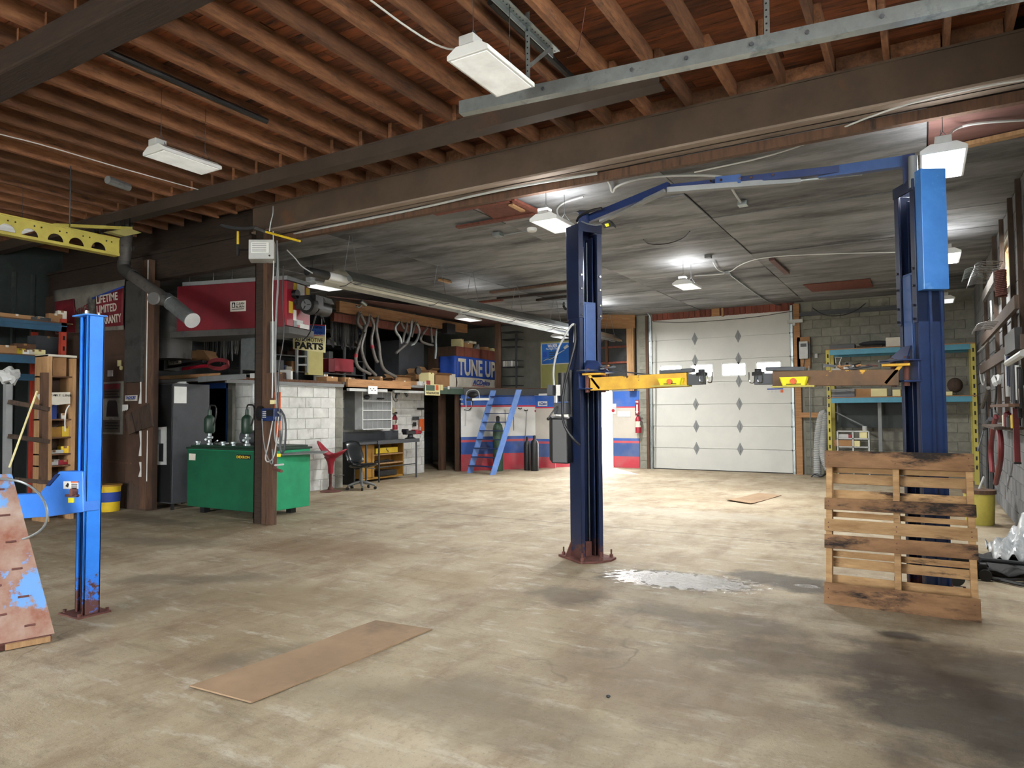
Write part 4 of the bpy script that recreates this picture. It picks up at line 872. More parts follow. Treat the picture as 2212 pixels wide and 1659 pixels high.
# light of the lenses; the last two positions are added, without a fixture
for (x_, y_, pw, pu_) in ((.2, 7.06, 30, 3), (-3.56, 7.02, 35, 5), (-3.42, 11.7, 120, 7), (.33, 11.5, 30, 3), (-7.8, 11.5, 50, 1), (-6.5, 15.0, 90, 4)):
    area('lamp_and_fill_light', (x_, y_, 3.6), (0, 0, 0), .3, .6, pw, (1, .99, .96))
    area('added_uplight', (x_, y_, 3.72), (PI, 0, 0), .3, .7, pu_, (1, .99, .97))  # added to brighten the ceiling; the housings have no upward slots

# tube heater along the left side of the hall
th = thing('tube_heater', 'long shiny radiant tube heater hung under the ceiling along the mezzanine', 'heater', (-7.0, 11.5, 3.3))
HX, HZ, H0, H1 = -6.98, 3.42, 6.9, 17.0
Ht = MB()
prof = [(-.28, -.11), (-.26, -.06), (-.13, .06), (0, .085), (.13, .06), (.26, -.06), (.28, -.11)]
for a_, b_, nm in ((H0+.15, 10.4, 0), (10.35, 13.7, 0), (13.65, H1, 0)):
    m = MB(); n = len(prof)
    m.add([(HX+x, a_, HZ+z) for x, z in prof]+[(HX+x, b_, HZ+z) for x, z in prof], [(i, i+1, n+i+1, n+i) for i in range(n-1)]); m.build('reflector', 'shiny', th, solid=.003)
MB().cyl((HX-.07, H0, HZ-.02), (HX-.07, H1, HZ-.02), .05, seg=16).cyl((HX+.08, H0+.3, HZ-.02), (HX+.08, H1, HZ-.02), .05, seg=16).build('radiant_tube', 'galv', th)
MB().cyl((HX-.07, H0-.35, HZ-.02), (HX-.07, H0+.02, HZ-.02), .062, seg=18).build('tube_collar', 'black', th)
MB().cyl((HX-.07, H0, HZ-.02), (HX-.07, H0+.5, HZ-.02), .056, seg=18).build('tube_sleeve', 'white', th)
for yy in (7.3, 9.4, 10.4, 12.0, 13.7, 15.4, 16.8):
    MB().cyl((HX-.15, yy, HZ), (HX-.02, yy, ZC), .004, seg=5).cyl((HX+.15, yy, HZ), (HX+.02, yy, ZC), .004, seg=5).build('hanger_chain', 'galv', th)
    MB().tube([(HX-.21, yy, HZ-.1), (HX-.1, yy, HZ-.1), (HX, yy, HZ-.06), (HX+.1, yy, HZ-.1), (HX+.21, yy, HZ-.1)], .006, 5).build('tube_clamp', 'darkgrey', th)
MB().cyl((HX+.08, H1, HZ-.02), (HX+.08, H1+.3, HZ-.02), .055, seg=14).cyl((HX-.07, H1, HZ-.02), (HX-.07, H1+.3, HZ-.02), .055, seg=14).build('end_pipe', 'grey', th)

# control box and gas pipe at the post top
gb = thing('burner_box', 'light grey burner control box beside the top of the steel post', 'control box', tuple(W(543, 560, 'y', 6.2)))
c = [W(*q, 'y', 6.2) for q in ((515, 500), (540, 499), (572, 510), (572, 555), (545, 564), (515, 553))]
x0, x1 = W(541, 530, 'y', 6.15).x, W(572, 530, 'y', 6.15).x
MB().prism([(x0, 6.12, W(541, 560, 'y', 6.15).z), (x1, 6.3, W(541, 560, 'y', 6.15).z), (x1-.2, 6.5, W(541, 560, 'y', 6.15).z), (x0-.2, 6.32, W(541, 560, 'y', 6.15).z)], (0, 0, .26)).build('case', 'lightgrey', gb, bevel=.006)
zt = W(541, 560, 'y', 6.15).z
MB().prism([(x0+.03, 6.137, zt+.08), (x1-.05, 6.26, zt+.08), (x1-.05, 6.26, zt+.22), (x0+.03, 6.137, zt+.22)], (.003, -.004, 0)).build('instruction_label', 'paper', gb)
for i in range(5): MB().prism([(x0+.045, 6.142, zt+.1+i*.024), (x1-.08, 6.242, zt+.1+i*.024), (x1-.08, 6.242, zt+.108+i*.024), (x0+.045, 6.142, zt+.108+i*.024)], (.004, -.0055, 0)).build('print_line', 'grey', gb)
MB().cyl((x1-.035, 6.26, zt+.04), (x1-.03, 6.25, zt+.04), .012, seg=8).build('knob', 'black', gb)
gp = thing('gas_pipe', 'yellow and grey gas pipe run above the post top', 'pipe', tuple(W(560, 520, 'y', 6.3)))
def G(px, py, yy=6.2): return W(px, py, 'y', yy)
MB().tube([G(478, 487), G(500, 492), G(530, 494), G(552, 491)], .022, 8, 1).build('flex_hose', 'darkgrey', gp)
MB().cyl(G(550, 492), G(575, 501), .018, seg=8).build('fitting', 'galv', gp)
MB().cyl(G(575, 501), G(648, 521), .015, seg=8).build('pipe', 'traf_yellow', gp)
MB().cyl(G(514, 500), G(514, 530), .017, seg=8).build('pipe', 'traf_yellow', gp)
MB().cyl(G(514, 528), G(514, 552), .02, seg=8).cyl(G(514, 540), G(540, 540), .012, seg=6).build('fitting', 'black', gp)
one('gas_pipe', MB().cyl(W(318, 578, 'y', 6.9), W(515, 540, 'y', 6.9), .016, seg=8), 'traf_yellow', 'thin yellow gas pipe running left behind the post towards the brown wall', 'pipe')
tube('hanger_chain', [G(582, 500), G(585, 480), G(590, 462), G(590, 445)], .008, 'galv', 'short chain hanging over the gas pipe at the post top', 'chain')
for i, (q, l_) in enumerate(((((590, 500), (592, 560), (588, 640), (590, 740), (588, 860)), 'white cable running down the steel post'), (((598, 520), (602, 600), (596, 680), (594, 800), (600, 905)), 'grey conduit strapped to the right side of the steel post'),
        (((612, 575), (610, 650), (616, 725), (600, 800), (604, 900)), 'dark loose cable hanging right of the steel post'), (((620, 540), (640, 560), (650, 575), (675, 590)), 'thin white cable drooping at the near end of the tube heater'))):
    tube('cable', [W(a, b, 'y', 6.38) for a, b in q], .008+.006*(i == 1), ['white', 'grey', 'black', 'lightgrey'][i], l_, 'cable')

# ------------------------------------------------------------------ steel post with its things
po = thing('steel_post', 'brown H-section steel post with a timber batten in front of the green tank', 'post', (-7.7, 6.52, 0))
MB().box(-7.93, -7.915, 6.43, 6.6, 0, 4.04).box(-7.78, -7.765, 6.43, 6.6, 0, 4.04).box(-7.93, -7.765, 6.505, 6.52, 0, 4.04).box(-7.93, -7.765, 6.43, 6.442, 0, 4.04).build('h_section', 'oldbeam', po)
MB().box(-7.76, -7.55, 6.42, 6.5, 0, 2.05).box(-7.76, -7.68, 6.42, 6.5, 2.05, 4.0).build('batten', 'lumber_dark', po)
MB().cyl((-7.6, 6.46, 2.0), (-7.6, 6.46, 2.75), .035, seg=12).build('insulated_pipe', 'grey', po)
one('orange_board', MB().bx('y', 6.395, .02, (593, 847), (604, 945)), 'orange', 'orange painted board fixed to the post beside the time clock', 'board')
tc_ = thing('time_clock', 'dark blue keypad clock mounted on the steel post', 'clock', tuple(W(578, 895, 'y', 6.3)))
MB().bx('y', 6.3, .12, (564, 882), (592, 910)).build('case', 'navy', tc_, bevel=.01)
MB().bx('y', 6.295, .005, (575, 885), (589, 899)).build('screen', 'black', tc_)
for i in range(3):
    for j in range(4): MB().bx('y', 6.295, .005, (567+i*2.6, 888+j*4), (568.8+i*2.6, 890.5+j*4)).build('key', 'lightgrey', tc_)
one('speaker_disc', MB().lathe(W(563, 893, 'y', 6.4), [(0, 0), (.1, 0), (.1, .03), (.07, .045), (0, .045)], 18, (-.3, -1, 0)), 'black', 'round black disc on the post left of the time clock', 'speaker')
one('thermostat', MB().bx('y', 6.34, .05, (583, 864), (592, 873)), 'cream', 'small cream thermostat above the time clock', 'thermostat')
for i, (q, r_, m_, l_) in enumerate((
        (((600, 890), (612, 900), (608, 960), (600, 968), (592, 940), (596, 900)), .012, 'grey', 'coiled grey cord hanging on the post right of the time clock'),
        (((590, 905), (580, 960), (572, 990), (578, 1000), (592, 990), (598, 950), (602, 900)), .009, 'lightgrey', 'pale cord loop hanging low on the steel post'),
        (((606, 885), (618, 905), (616, 970), (606, 985), (604, 930)), .014, 'darkgrey', 'thick dark cable coil hanging right of the orange board'),
        (((566, 905), (570, 960), (576, 985), (590, 1010), (588, 970)), .007, 'grey', 'thin dark cord below the round disc on the post'))):
    tube('cord_coil', [W(a, b, 'y', 6.33-.02*i) for a, b in q], r_, m_, l_, 'cable')
va = thing('air_valve', 'shut-off valve with white lever and yellow tag on the post', 'valve', tuple(W(603, 1000, 'y', 6.3)))
MB().cyl(W(590, 1012, 'y', 6.34), W(608, 1018, 'y', 6.3), .02, seg=10).cyl(W(594, 1015, 'y', 6.34), W(594, 985, 'y', 6.34), .02, seg=10).build('valve_body', 'rust', va)
MB().cyl(W(594, 1005, 'y', 6.28), W(612, 1003, 'y', 6.26), .012, seg=8).build('lever', 'white', va)
MB().bx('y', 6.29, .012, (598, 980), (605, 987)).build('tag', 'brightyellow', va)

# ------------------------------------------------------------------ red furnace on its platform
FA = R(15); FO = Vector((-10.18, 6.75, 2.81)); fu = Vector((math.cos(FA), math.sin(FA), 0)); fv = Vector((-math.sin(FA), math.cos(FA), 0))
fn = thing('waste_oil_furnace', 'dark red suspended waste oil furnace behind the steel post', 'furnace', (FO.x, FO.y, FO.z), FA)
def FB(m, u0, u1, v0, v1, z0, z1): return m.box(u0, u1, v0, v1, z0, z1)
Lf = 1.95
FB(MB(), 0, Lf, 0, .64, 0, .72).build('casing', 'red', fn, world=False, bevel=.006)
FB(MB(), .1, Lf+.05, .0, .64, .72, .78).build('top_flange', 'grey', fn, world=False)
FB(MB(), -.1, Lf+.1, -.02, .68, -.1, -.0).build('base_frame', 'ductgrey', fn, world=False, bevel=.004)
FB(MB(), Lf, Lf+.05, -.0, .64, .02, .7).build('burner_door', 'redbright', fn, world=False, bevel=.006)
FB(MB(), Lf-.45, Lf-.2, -.02, 0, .42, .56).build('sight_hatch', 'darkgrey', fn, world=False, bevel=.004)
lb = FB(MB(), 1.0, 1.28, -.006, 0, .27, .43).build('maker_label', 'boxwhite', fn, world=False)
FB(MB(), 1.03, 1.09, -.008, -.006, .33, .41).build('label_mark', 'ink', fn, world=False)
MB().prism([(1.045, -.0095, .34), (1.075, -.0095, .34), (1.075, -.0095, .37), (1.06, -.0095, .4), (1.045, -.0095, .37)], (0, .001, 0)).build('label_flame', 'boxwhite', fn, world=False)
wf = lambda u, v, z: FO+fu*u+fv*v+Vector((0, 0, z))
text('CLEAN', 'ink', fn, wf(1.18, -.008, .388), fu, (0, 0, 1), .15, .038, .02)
text('BURN', 'ink', fn, wf(1.18, -.008, .34), fu, (0, 0, 1), .15, .038, .02)
FB(MB(), 1.03, 1.25, -.008, -.006, .3, .31).build('print_line', 'ink', fn, world=False)
for a, b, c, d, m_ in ((.12, .2, .55, .68, 'boxyellow'), (.22, .42, .5, .68, 'paper'), (.46, .56, .55, .66, 'boxyellow'), (.0, .1, .2, .38, 'boxyellow'), (.12, .2, .1, .26, 'paper'), (.2, .38, .04, .12, 'lightgrey'), (.3, .55, .0, .07, 'paper'), (.13, .22, .0, .1, 'grey')):
    FB(MB(), Lf+.05, Lf+.055, .05+a, .05+b, c+.02, d+.02).build('sticker', m_, fn, world=False)
MB().cyl((Lf+.05, .18, .52), (Lf+.12, .18, .52), .07, seg=16).cyl((Lf+.05, .24, .4), (Lf+.1, .24, .4), .06, seg=12).build('hinge_arm', 'black', fn, world=False)
bu = MB().lathe((Lf+.3, .14, .34), [(0, 0), (.13, 0), (.14, .03), (.14, .12), (.1, .16), (.1, .2)], 22, (0, 1, 0)).box(Lf+.06, Lf+.42, .2, .42, .3, .5).build('burner_blower', 'black', fn, world=False)
MB().cyl((Lf+.3, .5-.16, .34), (Lf+.3, .16-.28, .34), .0, seg=4)
MB().cyl((Lf+.3, .34, .34), (Lf+.3, .7, .34), .115, seg=22).build('burner_motor', 'black', fn, world=False)
MB().lathe((Lf+.3, .137, .34), [(0, 0), (.085, 0), (.085, -.01), (0, -.012)], 20, (0, 1, 0)).build('intake_grille', 'grey', fn, world=False)
for k in range(3):
    a_ = 2*PI*k/3; MB().bar((Lf+.3+.02*math.cos(a_), .12, .34+.02*math.sin(a_)), (Lf+.3+.075*math.cos(a_), .12, .34+.075*math.sin(a_)), .022, .006).build('intake_slot', 'ink', fn, world=False)
MB().prism([(Lf+.2, .5, .43), (Lf+.42, .5, .43), (Lf+.36, .52, .52), (Lf+.24, .52, .52)], (0, .25, 0)).build('burner_lid', 'grey', fn, world=False)
MB().tube([(Lf+.3, .4, .22), (Lf+.28, .38, .1), (Lf+.25, .3, -.1), (Lf+.2, .2, -.2)], .012, 6, 1).tube([(Lf+.35, .5, .22), (Lf+.36, .55, .12), (Lf+.33, .6, .14), (Lf+.32, .5, .22)], .01, 6, 1).build('burner_hose', 'black', fn, world=False)
for i, (u_, v_) in enumerate(((.15, .1), (.6, .1), (1.75, .1), (.6, .55))):
    p = wf(u_, v_, .78); one('threaded_rod', MB().cyl(p, (p.x, p.y, ZC-.0), .008, seg=6), 'galv', ('far left', 'left front', 'right front', 'left rear')[i]+' steel rod holding up the red furnace', 'rod', 'rods carrying the furnace')
dl = thing('air_duct', 'round grey elbow duct joined to the left end of the red furnace', 'duct', tuple(wf(-.4, .4, .1)))
MB().tube([wf(.05, .42, .36), wf(-.15, .42, .34), wf(-.38, .42, .25), wf(-.45, .42, .05), wf(-.45, .42, -.4)], .3, 20, 1).build('elbow', 'ductgrey', dl)
one('duct_riser', MB().bx('y', 7.45, .3, (335, 650), (355, 800)), 'ductgrey', 'square grey sheet duct standing at the mezzanine edge left of the furnace', 'duct')
one('sheet_duct', MB().bx('y', 7.4, .25, (521, 717), (552, 798)), 'galv', 'galvanised square duct below the red furnace beside the steel post', 'duct')
# flue
fl = thing('flue_pipe', 'dark flue pipe dropping diagonally with a bright galvanised capped tee', 'flue pipe', (-9.9, 6.0, 3))
fa_, fb_, fc_, fd_ = W(276, 520, 'y', 6.1), W(268, 582, 'y', 6.0), W(370, 655, 'y', 5.95), W(415, 692, 'y', 5.9)
MB().cyl((fa_.x, fa_.y, ZD-.01), fb_, .085, seg=20).build('riser', 'pipegrey', fl)
MB().cyl(fa_+Vector((0, 0, -.08)), fa_+Vector((0, 0, -.14)), .095, seg=20).build('pipe_collar', 'pipegrey', fl)
MB().tube([fb_+Vector((0, 0, .12)), fb_, fb_+(fc_-fb_)*.2], .095, 18, 2).build('elbow', 'ductgrey', fl)
MB().cyl(fb_+(fc_-fb_)*.08, fc_, .085, seg=20).build('pipe', 'pipegrey', fl)
te = MB().cyl(fc_-(fd_-fc_)*.25, fd_, .1, seg=22).build('tee', 'galv', fl)
MB().cyl(fd_, fd_+(fd_-fc_).normalized()*.012, .108, seg=22).build('cap', 'lightgrey', te)
MB().cyl(fc_, fc_+(fd_-fc_).normalized()*.012, .106, seg=22).build('rim', 'shiny', te)
q0 = W(333, 645, 'y', 5.72); MB().cyl(q0, q0+Vector((-.05, .25, .0)), .075, seg=20, cap=False).build('side_branch', 'pipegrey', fl, solid=.004)
MB().lathe(q0, [(.07, 0), (.088, 0), (.088, .014), (.07, .014)], 20, (.6, -.8, 0)).build('branch_rim', 'ductgrey', fl)
one('sheet_duct', MB().bx('y', 6.3, .12, (270, 605), (305, 825)), 'ductgrey', 'tall dark folded sheet duct hanging in front of the brown wall end', 'duct')
cp = thing('corner_post', 'brown corner post with torn white edges at the end of the brown wall', 'post', (-10.35, 6.42, 0))
MB().bx('y', 6.36, .1, (304, 562), (318, 1100)).build('timber', 'lumber_dark', cp)
for a_, b_ in ((562, 870), (930, 1040)): MB().bx('y', 6.355, .004, (316.6, a_), (318.2, b_)).build('torn_edge', 'paper', cp)
for a_, b_ in ((818, 872), (930, 985), (998, 1030)): MB().pxprism([(302+rnd.uniform(-2, 0), a_), (305, a_), (305, b_), (301+rnd.uniform(-3, 0), b_), (303, (a_+b_)/2)], 'y', 6.355, .004).build('torn_edge', 'paper', cp)
MB().pxprism([(268, 1045), (273, 1040), (283, 1038), (290, 1050), (296, 1052), (301, 1048), (303, 1100), (270, 1100)], 'y', 6.425, .02).build('broken_board', 'brownrot', cp)

# ------------------------------------------------------------------ things on and by the brown wall
bn = thing('banner', 'sagging red and white lifetime warranty banner on the brown wall', 'banner', tuple(W(200, 700, 'y', 6.38)))
yB = 6.40
def BP(px, py, d=0): q = W(px, py, 'y', yB-d); return q
def quadpx(pts, d, mat, nm, th=.004, n=10, wav=.0):
    P4 = [BP(*q, d) for q in pts]
    def fn_(u, v):
        a = P4[0].lerp(P4[1], u); b = P4[3].lerp(P4[2], u); c = a.lerp(b, v); return (c.x, c.y-wav*abs(math.sin(u*9+v*3)), c.z)
    return MB().grid(fn_, n, 4).build(nm, mat, bn, solid=th)
quadpx([(115, 628), (270, 604), (268, 712), (120, 722)], 0, 'bannergrey', 'sheet', wav=.012)
quadpx([(205, 640), (267, 622), (266, 703), (208, 708)], .025, 'bannerred', 'red_field', wav=.004)
quadpx([(118, 652), (160, 645), (165, 718), (122, 720)], .025, 'bannerred', 'red_field', wav=.004)
quadpx([(198, 643), (267, 617), (267, 621), (200, 647)], .03, 'inkblue', 'blue_line')
def slanted(s_, pts, mat, par, d=.035, bold=.02):
    a, b, c, e = [BP(*q, d) for q in pts]  # tl tr br bl
    cc = (a+b+c+e)/4; rv = (b-a+c-e); uv = (a-e+b-c)
    return text(s_, mat, par, cc, rv, uv, rv.length/2, uv.length/2*.95, bold)
slanted('LIFETIME', [(207, 640), (254, 630), (254, 648), (209, 657)], 'bannerwhite', bn)
slanted('LIMITED', [(208, 661), (252, 653), (252, 672), (210, 678)], 'bannerwhite', bn)
slanted('WARRANTY', [(205, 685), (262, 676), (262, 696), (207, 703)], 'bannerwhite', bn)
slanted('THE KEN', [(135, 668), (160, 655), (161, 667), (137, 680)], 'bannerred', bn)
slanted('ADVANTAGE', [(140, 682), (190, 655), (191, 670), (142, 697)], 'bannerred', bn)
ps = thing('wall_poster', 'brown framed notice with a dark seat outline on the brown wall', 'poster', tuple(W(245, 940, 'y', 6.42)))
MB().bx('y', 6.41, .02, (200, 825), (264, 938)).build('frame', 'bannergrey', ps)
MB().bx('y', 6.405, .006, (203, 829), (259, 934)).build('sheet', 'posterdark', ps)
MB().bx('y', 6.40, .006, (203, 830), (258, 841)).build('red_band', 'bannerred', ps)
MB().bx('y', 6.40, .006, (203, 861), (259, 907)).build('picture', 'bannergrey', ps)
MB().pxprism([(229, 900), (232, 868), (236, 865), (249, 865), (252, 868), (255, 900)], 'y', 6.395, .006).build('dark_shape', 'black', ps)
for r_, (yy, tx) in enumerate(((844, 'IT IS ILLEGAL'), (850, 'TO SMOKE HERE'), (856, 'UNDER THE ACT'), (912, 'THE SAFETY LAWS'), (918, 'IN ALL SHOPS'), (924, 'ARE ENFORCED'))): MB().bx('y', 6.40, .004, (226, yy), (257-(r_ % 2)*3, yy+3)).build('print_line', 'ink', ps)
def plate(nm, a, b, v, mat, label, cat, ax='y', d=.02, grp=None): return one(nm, MB().bx(ax, v, d, a, b), mat, label, cat, grp, bevel=.002)
t = thing('small_sign', 'small white printed sign beside the corner post', 'sign', tuple(W(283, 862, 'y', 6.41)))
MB().bx('y', 6.41, .012, (270, 854), (296, 866)).build('plate', 'boxwhite', t); pxtext('TACHCRIT', 'inkblue', t, 'y', 6.408, (272, 856), (294, 862), .02); MB().bx('y', 6.405, .003, (276, 863), (290, 864.5)).build('print_line', 'ink', t)
plate('wall_switch', (232, 800), (242, 813), 6.42, 'lightgrey', 'white wall switch on the brown wall right of the blue column', 'switch')
plate('wall_socket', (253, 778), (260, 791), 6.42, 'cream', 'cream wall box high beside the dark duct foot', 'socket')
one('door_bell', MB().lathe(W(263, 795, 'y', 6.43), [(0, 0), (.035, 0), (.035, .02), (.02, .03), (0, .03)], 14, (0, -1, 0)), 'cream', 'round cream bell button beside the cream wall box', 'bell')
t = thing('note_stack', 'small stack of white notes pinned near the broken boards', 'notes', tuple(W(270, 885, 'y', 6.4)))
for i in range(3): MB().pxprism([(264+i*4, 874), (268+i*4, 874), (268+i*4, 886-i), (264+i*4, 889-i)], 'y', 6.40-.002*i, .006).build('note', 'paper', t)
bb = thing('broken_boards', 'tilted panel of weathered boards nailed over the wall corner', 'boards', tuple(W(300, 925, 'y', 6.3)))
for i, q in enumerate((((270, 896), (283, 890), (292, 933), (278, 939)), ((284, 889), (300, 881), (306, 926), (295, 932)), ((300, 881), (322, 870), (330, 921), (307, 928)))):
    MB().pxprism(q, 'y', 6.30-.004*i, .02).build('board', 'brownrot', bb)
one('wall_rail', MB().prism([W(*q, 'y', 6.42) for q in ((222, 994), (282, 1000), (282, 1003), (222, 998))], (0, .02, 0)), 'lumber_dark', 'thin wooden rail on the brown wall above the yellow drum', 'rail')
dr = thing('yellow_drum', 'yellow pail with blue label against the brown wall behind the blue column', 'bucket', (-10.95, 6.1, 0))
MB().lathe((-10.95, 6.15, 0), [(0, 0), (.15, 0), (.16, .02), (.165, .2), (.175, .38), (.18, .4), (.0, .4)], 22).build('body', 'traf_yellow', dr)
MB().lathe((-10.95, 6.15, .39), [(.0, 0), (.19, 0), (.19, .025), (0, .03)], 22).build('lid', 'mustard', dr)
MB().lathe((-10.95, 6.15, .15), [(.168, 0), (.1735, .15)], 22).build('blue_label', 'boxblue', dr)
lc = thing('locker', 'tall dark grey steel cabinet standing between the brown wall and the green tank', 'cabinet', (-10.4, 6.95, 0))
MB().box(-10.75, -10.1, 6.66, 7.3, .1, 1.98).build('body', 'darkgrey', lc, bevel=.008)
MB().box(-10.74, -10.12, 6.645, 6.66, .12, 1.97).build('front_panel', 'black', lc, bevel=.004)
for a_, b_ in ((-10.7, 6.7), (-10.15, 6.7), (-10.15, 7.25), (-10.7, 7.25)): MB().box(a_-.02, a_+.02, b_-.02, b_+.02, 0, .11).build('leg', 'black', lc)
MB().tube([(-10.45, 6.9, 1.985), (-10.3, 6.85, 1.99), (-10.2, 6.95, 1.99), (-10.3, 7.05, 1.99), (-10.45, 6.95, 2.0), (-10.3, 6.88, 2.01), (-10.22, 6.96, 2.01)], .012, 6, 2).build('cable_coil', 'lightgrey', lc)
nt_ = plate('paper_notice', (376, 835), (403, 871), -10.09, 'paper', 'white handwritten paper taped to the grey cabinet side', 'notice', 'x', .004)
wp = thing('wiper_rack', 'silver display card with dark parts hanging on the cabinet front', 'display card', tuple(W(338, 1000, 'y', 6.62)))
MB().pxprism([(320, 924), (358, 922), (358, 1004), (330, 1004), (328, 993), (320, 990)], 'y', 6.62, .015).build('card', 'lightgrey', wp)
MB().bx('y', 6.61, .01, (319, 925), (336, 940)).build('header', 'black', wp)
pxtext('OB', 'khaki', wp, 'y', 6.61, (325, 927), (333, 937), .01)
for (a_, b_), (c_, d2) in (((322, 945), (338, 985)), ((341, 928), (347, 960)), ((343, 958), (352, 997))): MB().bx('y', 6.612, .006, (a_, b_), (c_, d2)).build('packed_part', ['boxwhite', 'grey', 'black'][(a_ > 340)+(a_ > 342)], wp)

# blue door in the alcove wall
d1 = struct('door_1', MB().box(-11.8, -11.7, 8.14, 8.2, 0, 2.04).box(-10.8, -10.7, 8.14, 8.2, 0, 2.04).box(-11.8, -10.7, 8.14, 8.2, 1.96, 2.06), 'navyblue' if 'navyblue' in M else 'stripeblue')
MB().box(-11.7, -11.42, 8.0, 8.04, .02, 1.94).build('door_leaf', 'stripeblue', d1)
MB().box(-11.74, -11.68, 7.98, 8.04, .02, 1.94).build('leaf_edge', 'white', d1)
MB().box(-11.42, -11.37, 8.0, 8.05, .02, 1.9).build('leaf_edge', 'lightgrey', d1)
MB().ball((-11.5, 7.96, 1.08), .03).build('door_knob', 'chrome', d1)
struct('wall_backroom', MB().box(XL, -10.4, 9.6, 9.7, 0, 2.05), 'darkpanel')
struct('trim_5', MB().box(-10.72, -10.6, 8.12, 8.2, 0, 2.05), 'greyblock')
t = thing('strip_lamp', 'dusty grey fluorescent reflector under the mezzanine edge above the blue door', 'lamp', tuple(W(485, 818, 'y', 7.4)))
MB().prism([W(430, 826, 'y', 7.42), W(532, 818, 'y', 7.42), W(532, 808, 'y', 7.42), W(430, 814, 'y', 7.42)], (0, -.02, 0)).prism([W(430, 814, 'y', 7.42), W(532, 808, 'y', 7.42), W(550, 806, 'y', 7.5), W(430, 812, 'y', 7.5)], (0, .12, 0)).build('reflector', 'grey', t)
MB().bx('y', 7.4, .1, (540, 806), (562, 816)).build('end_cap', 'lightgrey', t)
# green tank
tk = thing('oil_tank', 'big green waste oil tank with hand pumps behind the steel post', 'tank', (-8.9, 7.0, 0))
tx0, tx1, ty0, ty1, tz0, tz1 = -9.72, -8.03, 6.66, 7.55, .1, W(480, 972, 'y', 6.66).z
MB().box(tx0, tx1, ty0, ty1, tz0, tz1).build('body', 'green', tk, bevel=.01)
MB().box(tx0, -8.1, ty0-.004, ty0, tz0, tz1-.01).build('front_sheet', 'greendark', tk)
MB().box(tx0-.02, tx1+.02, ty0-.02, ty1+.02, tz1, tz1+.03).box(tx0, tx1, ty0+.05, ty1-.05, tz1+.03, tz1+.06).build('top_rim', 'pumpgreen', tk, bevel=.004)
for a_ in (tx0+.2, tx1-.3):
    for b_ in (ty0+.08, ty1-.2): MB().box(a_, a_+.1, b_, b_+.1, 0, .1).build('foot', 'black', tk)
MB().bx('y', ty0-.008, .004, (408, 980), (422, 994)).build('sticker', 'boxwhite', tk)
b_ = MB().bx('y', ty0-.008, .004, (511, 982), (541, 992)).build('fluid_label', 'ink', tk)
pxtext('DEXRON', 'traf_yellow', tk, 'y', ty0-.008, (512, 984), (540, 991), .02)
def hand_pump(px_, h, label):
    c = W(px_, 972, 'y', 6.85); z0 = tz1+.055; s_ = h/.62
    t = thing('hand_pump', label, 'hand pump', (c.x, 6.85, z0), 0, 'hand pumps on the green tank')
    MB().lathe((c.x, 6.85, z0), [(0, 0), (.05, 0), (.05, .03), (.03, .04), (.03, .09*s_), (.055, .1*s_), (.055, .13*s_), (.03, .14*s_), (.03, .2*s_)], 16).build('spigot', 'galv', t)
    MB().lathe((c.x, 6.85, z0+.18*s_), [(0, 0), (.06, .0), (.08, .03), (.08, .22*s_), (.065, .25*s_), (.03, .28*s_), (.025, .36*s_), (0, .37*s_)], 18).build('pump_body', 'pumpgreen', t)
    MB().tube([(c.x, 6.85, z0+.5*s_), (c.x, 6.85, z0+.6*s_), (c.x+.05, 6.85, z0+.61*s_), (c.x+.18, 6.83, z0+.6*s_), (c.x+.19, 6.83, z0+.45*s_), (c.x+.12, 6.83, z0+.3*s_)], .012, 7, 1).build('handle', 'black', t)
    MB().cyl((c.x+.02, 6.8, z0+.1*s_), (c.x+.09, 6.72, z0+.09*s_), .018, seg=8).build('outlet', 'galv', t)
hand_pump(452, .62, 'left hand pump with a thin lever on the green tank')
hand_pump(533, .62, 'right hand pump with a curved black handle on the green tank')
for i, (px_, l_) in enumerate(((423, 'steel filler cap at the left end of the green tank top'), (478, 'steel bung left of the tank top middle'), (500, 'steel bung right of the tank top middle'))):
    c = W(px_, 972, 'y', 6.75); one('filler_cap', MB().lathe((c.x, 6.78, tz1+.055), [(0, 0), (.035, 0), (.03, .03), (.045, .035), (.045, .06), (0, .065)], 14), 'galv', l_, 'cap', 'caps on the green tank')
one('funnel_tray', MB().box(-9.62, -9.4, 6.95, 7.15, tz1+.06, tz1+.08).cyl((-9.55, 7.0, tz1+.08), (-9.35, 6.9, tz1+.12), .012), 'shiny', 'shiny metal tray with tubes on the left end of the green tank', 'tray')
t = thing('motor', 'dusty dark electric motor lying on the green tank between the pumps', 'motor', (-8.8, 7.2, tz1+.06))
MB().cyl((-9.05, 7.15, tz1+.17), (-8.7, 7.2, tz1+.17), .1, seg=18).build('housing', 'darkgrey', t); MB().cyl((-8.72, 7.2, tz1+.17), (-8.45, 7.24, tz1+.17), .075, seg=16).build('end_bell', 'grey', t); MB().box(-8.95, -8.7, 7.1, 7.25, tz1+.06, tz1+.09).build('foot', 'black', t)
MB().prism([W(604, 973, 'y', 7.2), W(708, 976, 'y', 7.9), W(700, 980, 'y', 7.6), W(604, 984, 'y', 6.9)], (0, 0, .015)).build('lid', 'grey', tk)
tube('lid_knob', [(-8.0, 6.7, tz1+.03), (-8.0, 6.7, tz1+.12)], .02, 'black', 'black plug standing at the right corner of the green tank', 'plug', smooth=0)
t = thing('electrical_box', 'white electrical box with conduit on the block wall left of the post', 'electrical box', tuple(W(547, 890, 'y', 8.15)))
MB().bx('y', 8.12, .06, (542, 870), (552, 898)).build('box', 'lightgrey', t, bevel=.004); MB().cyl(W(547, 870, 'y', 8.15), W(547, 830, 'y', 8.15), .012, seg=6).build('conduit', 'galv', t)

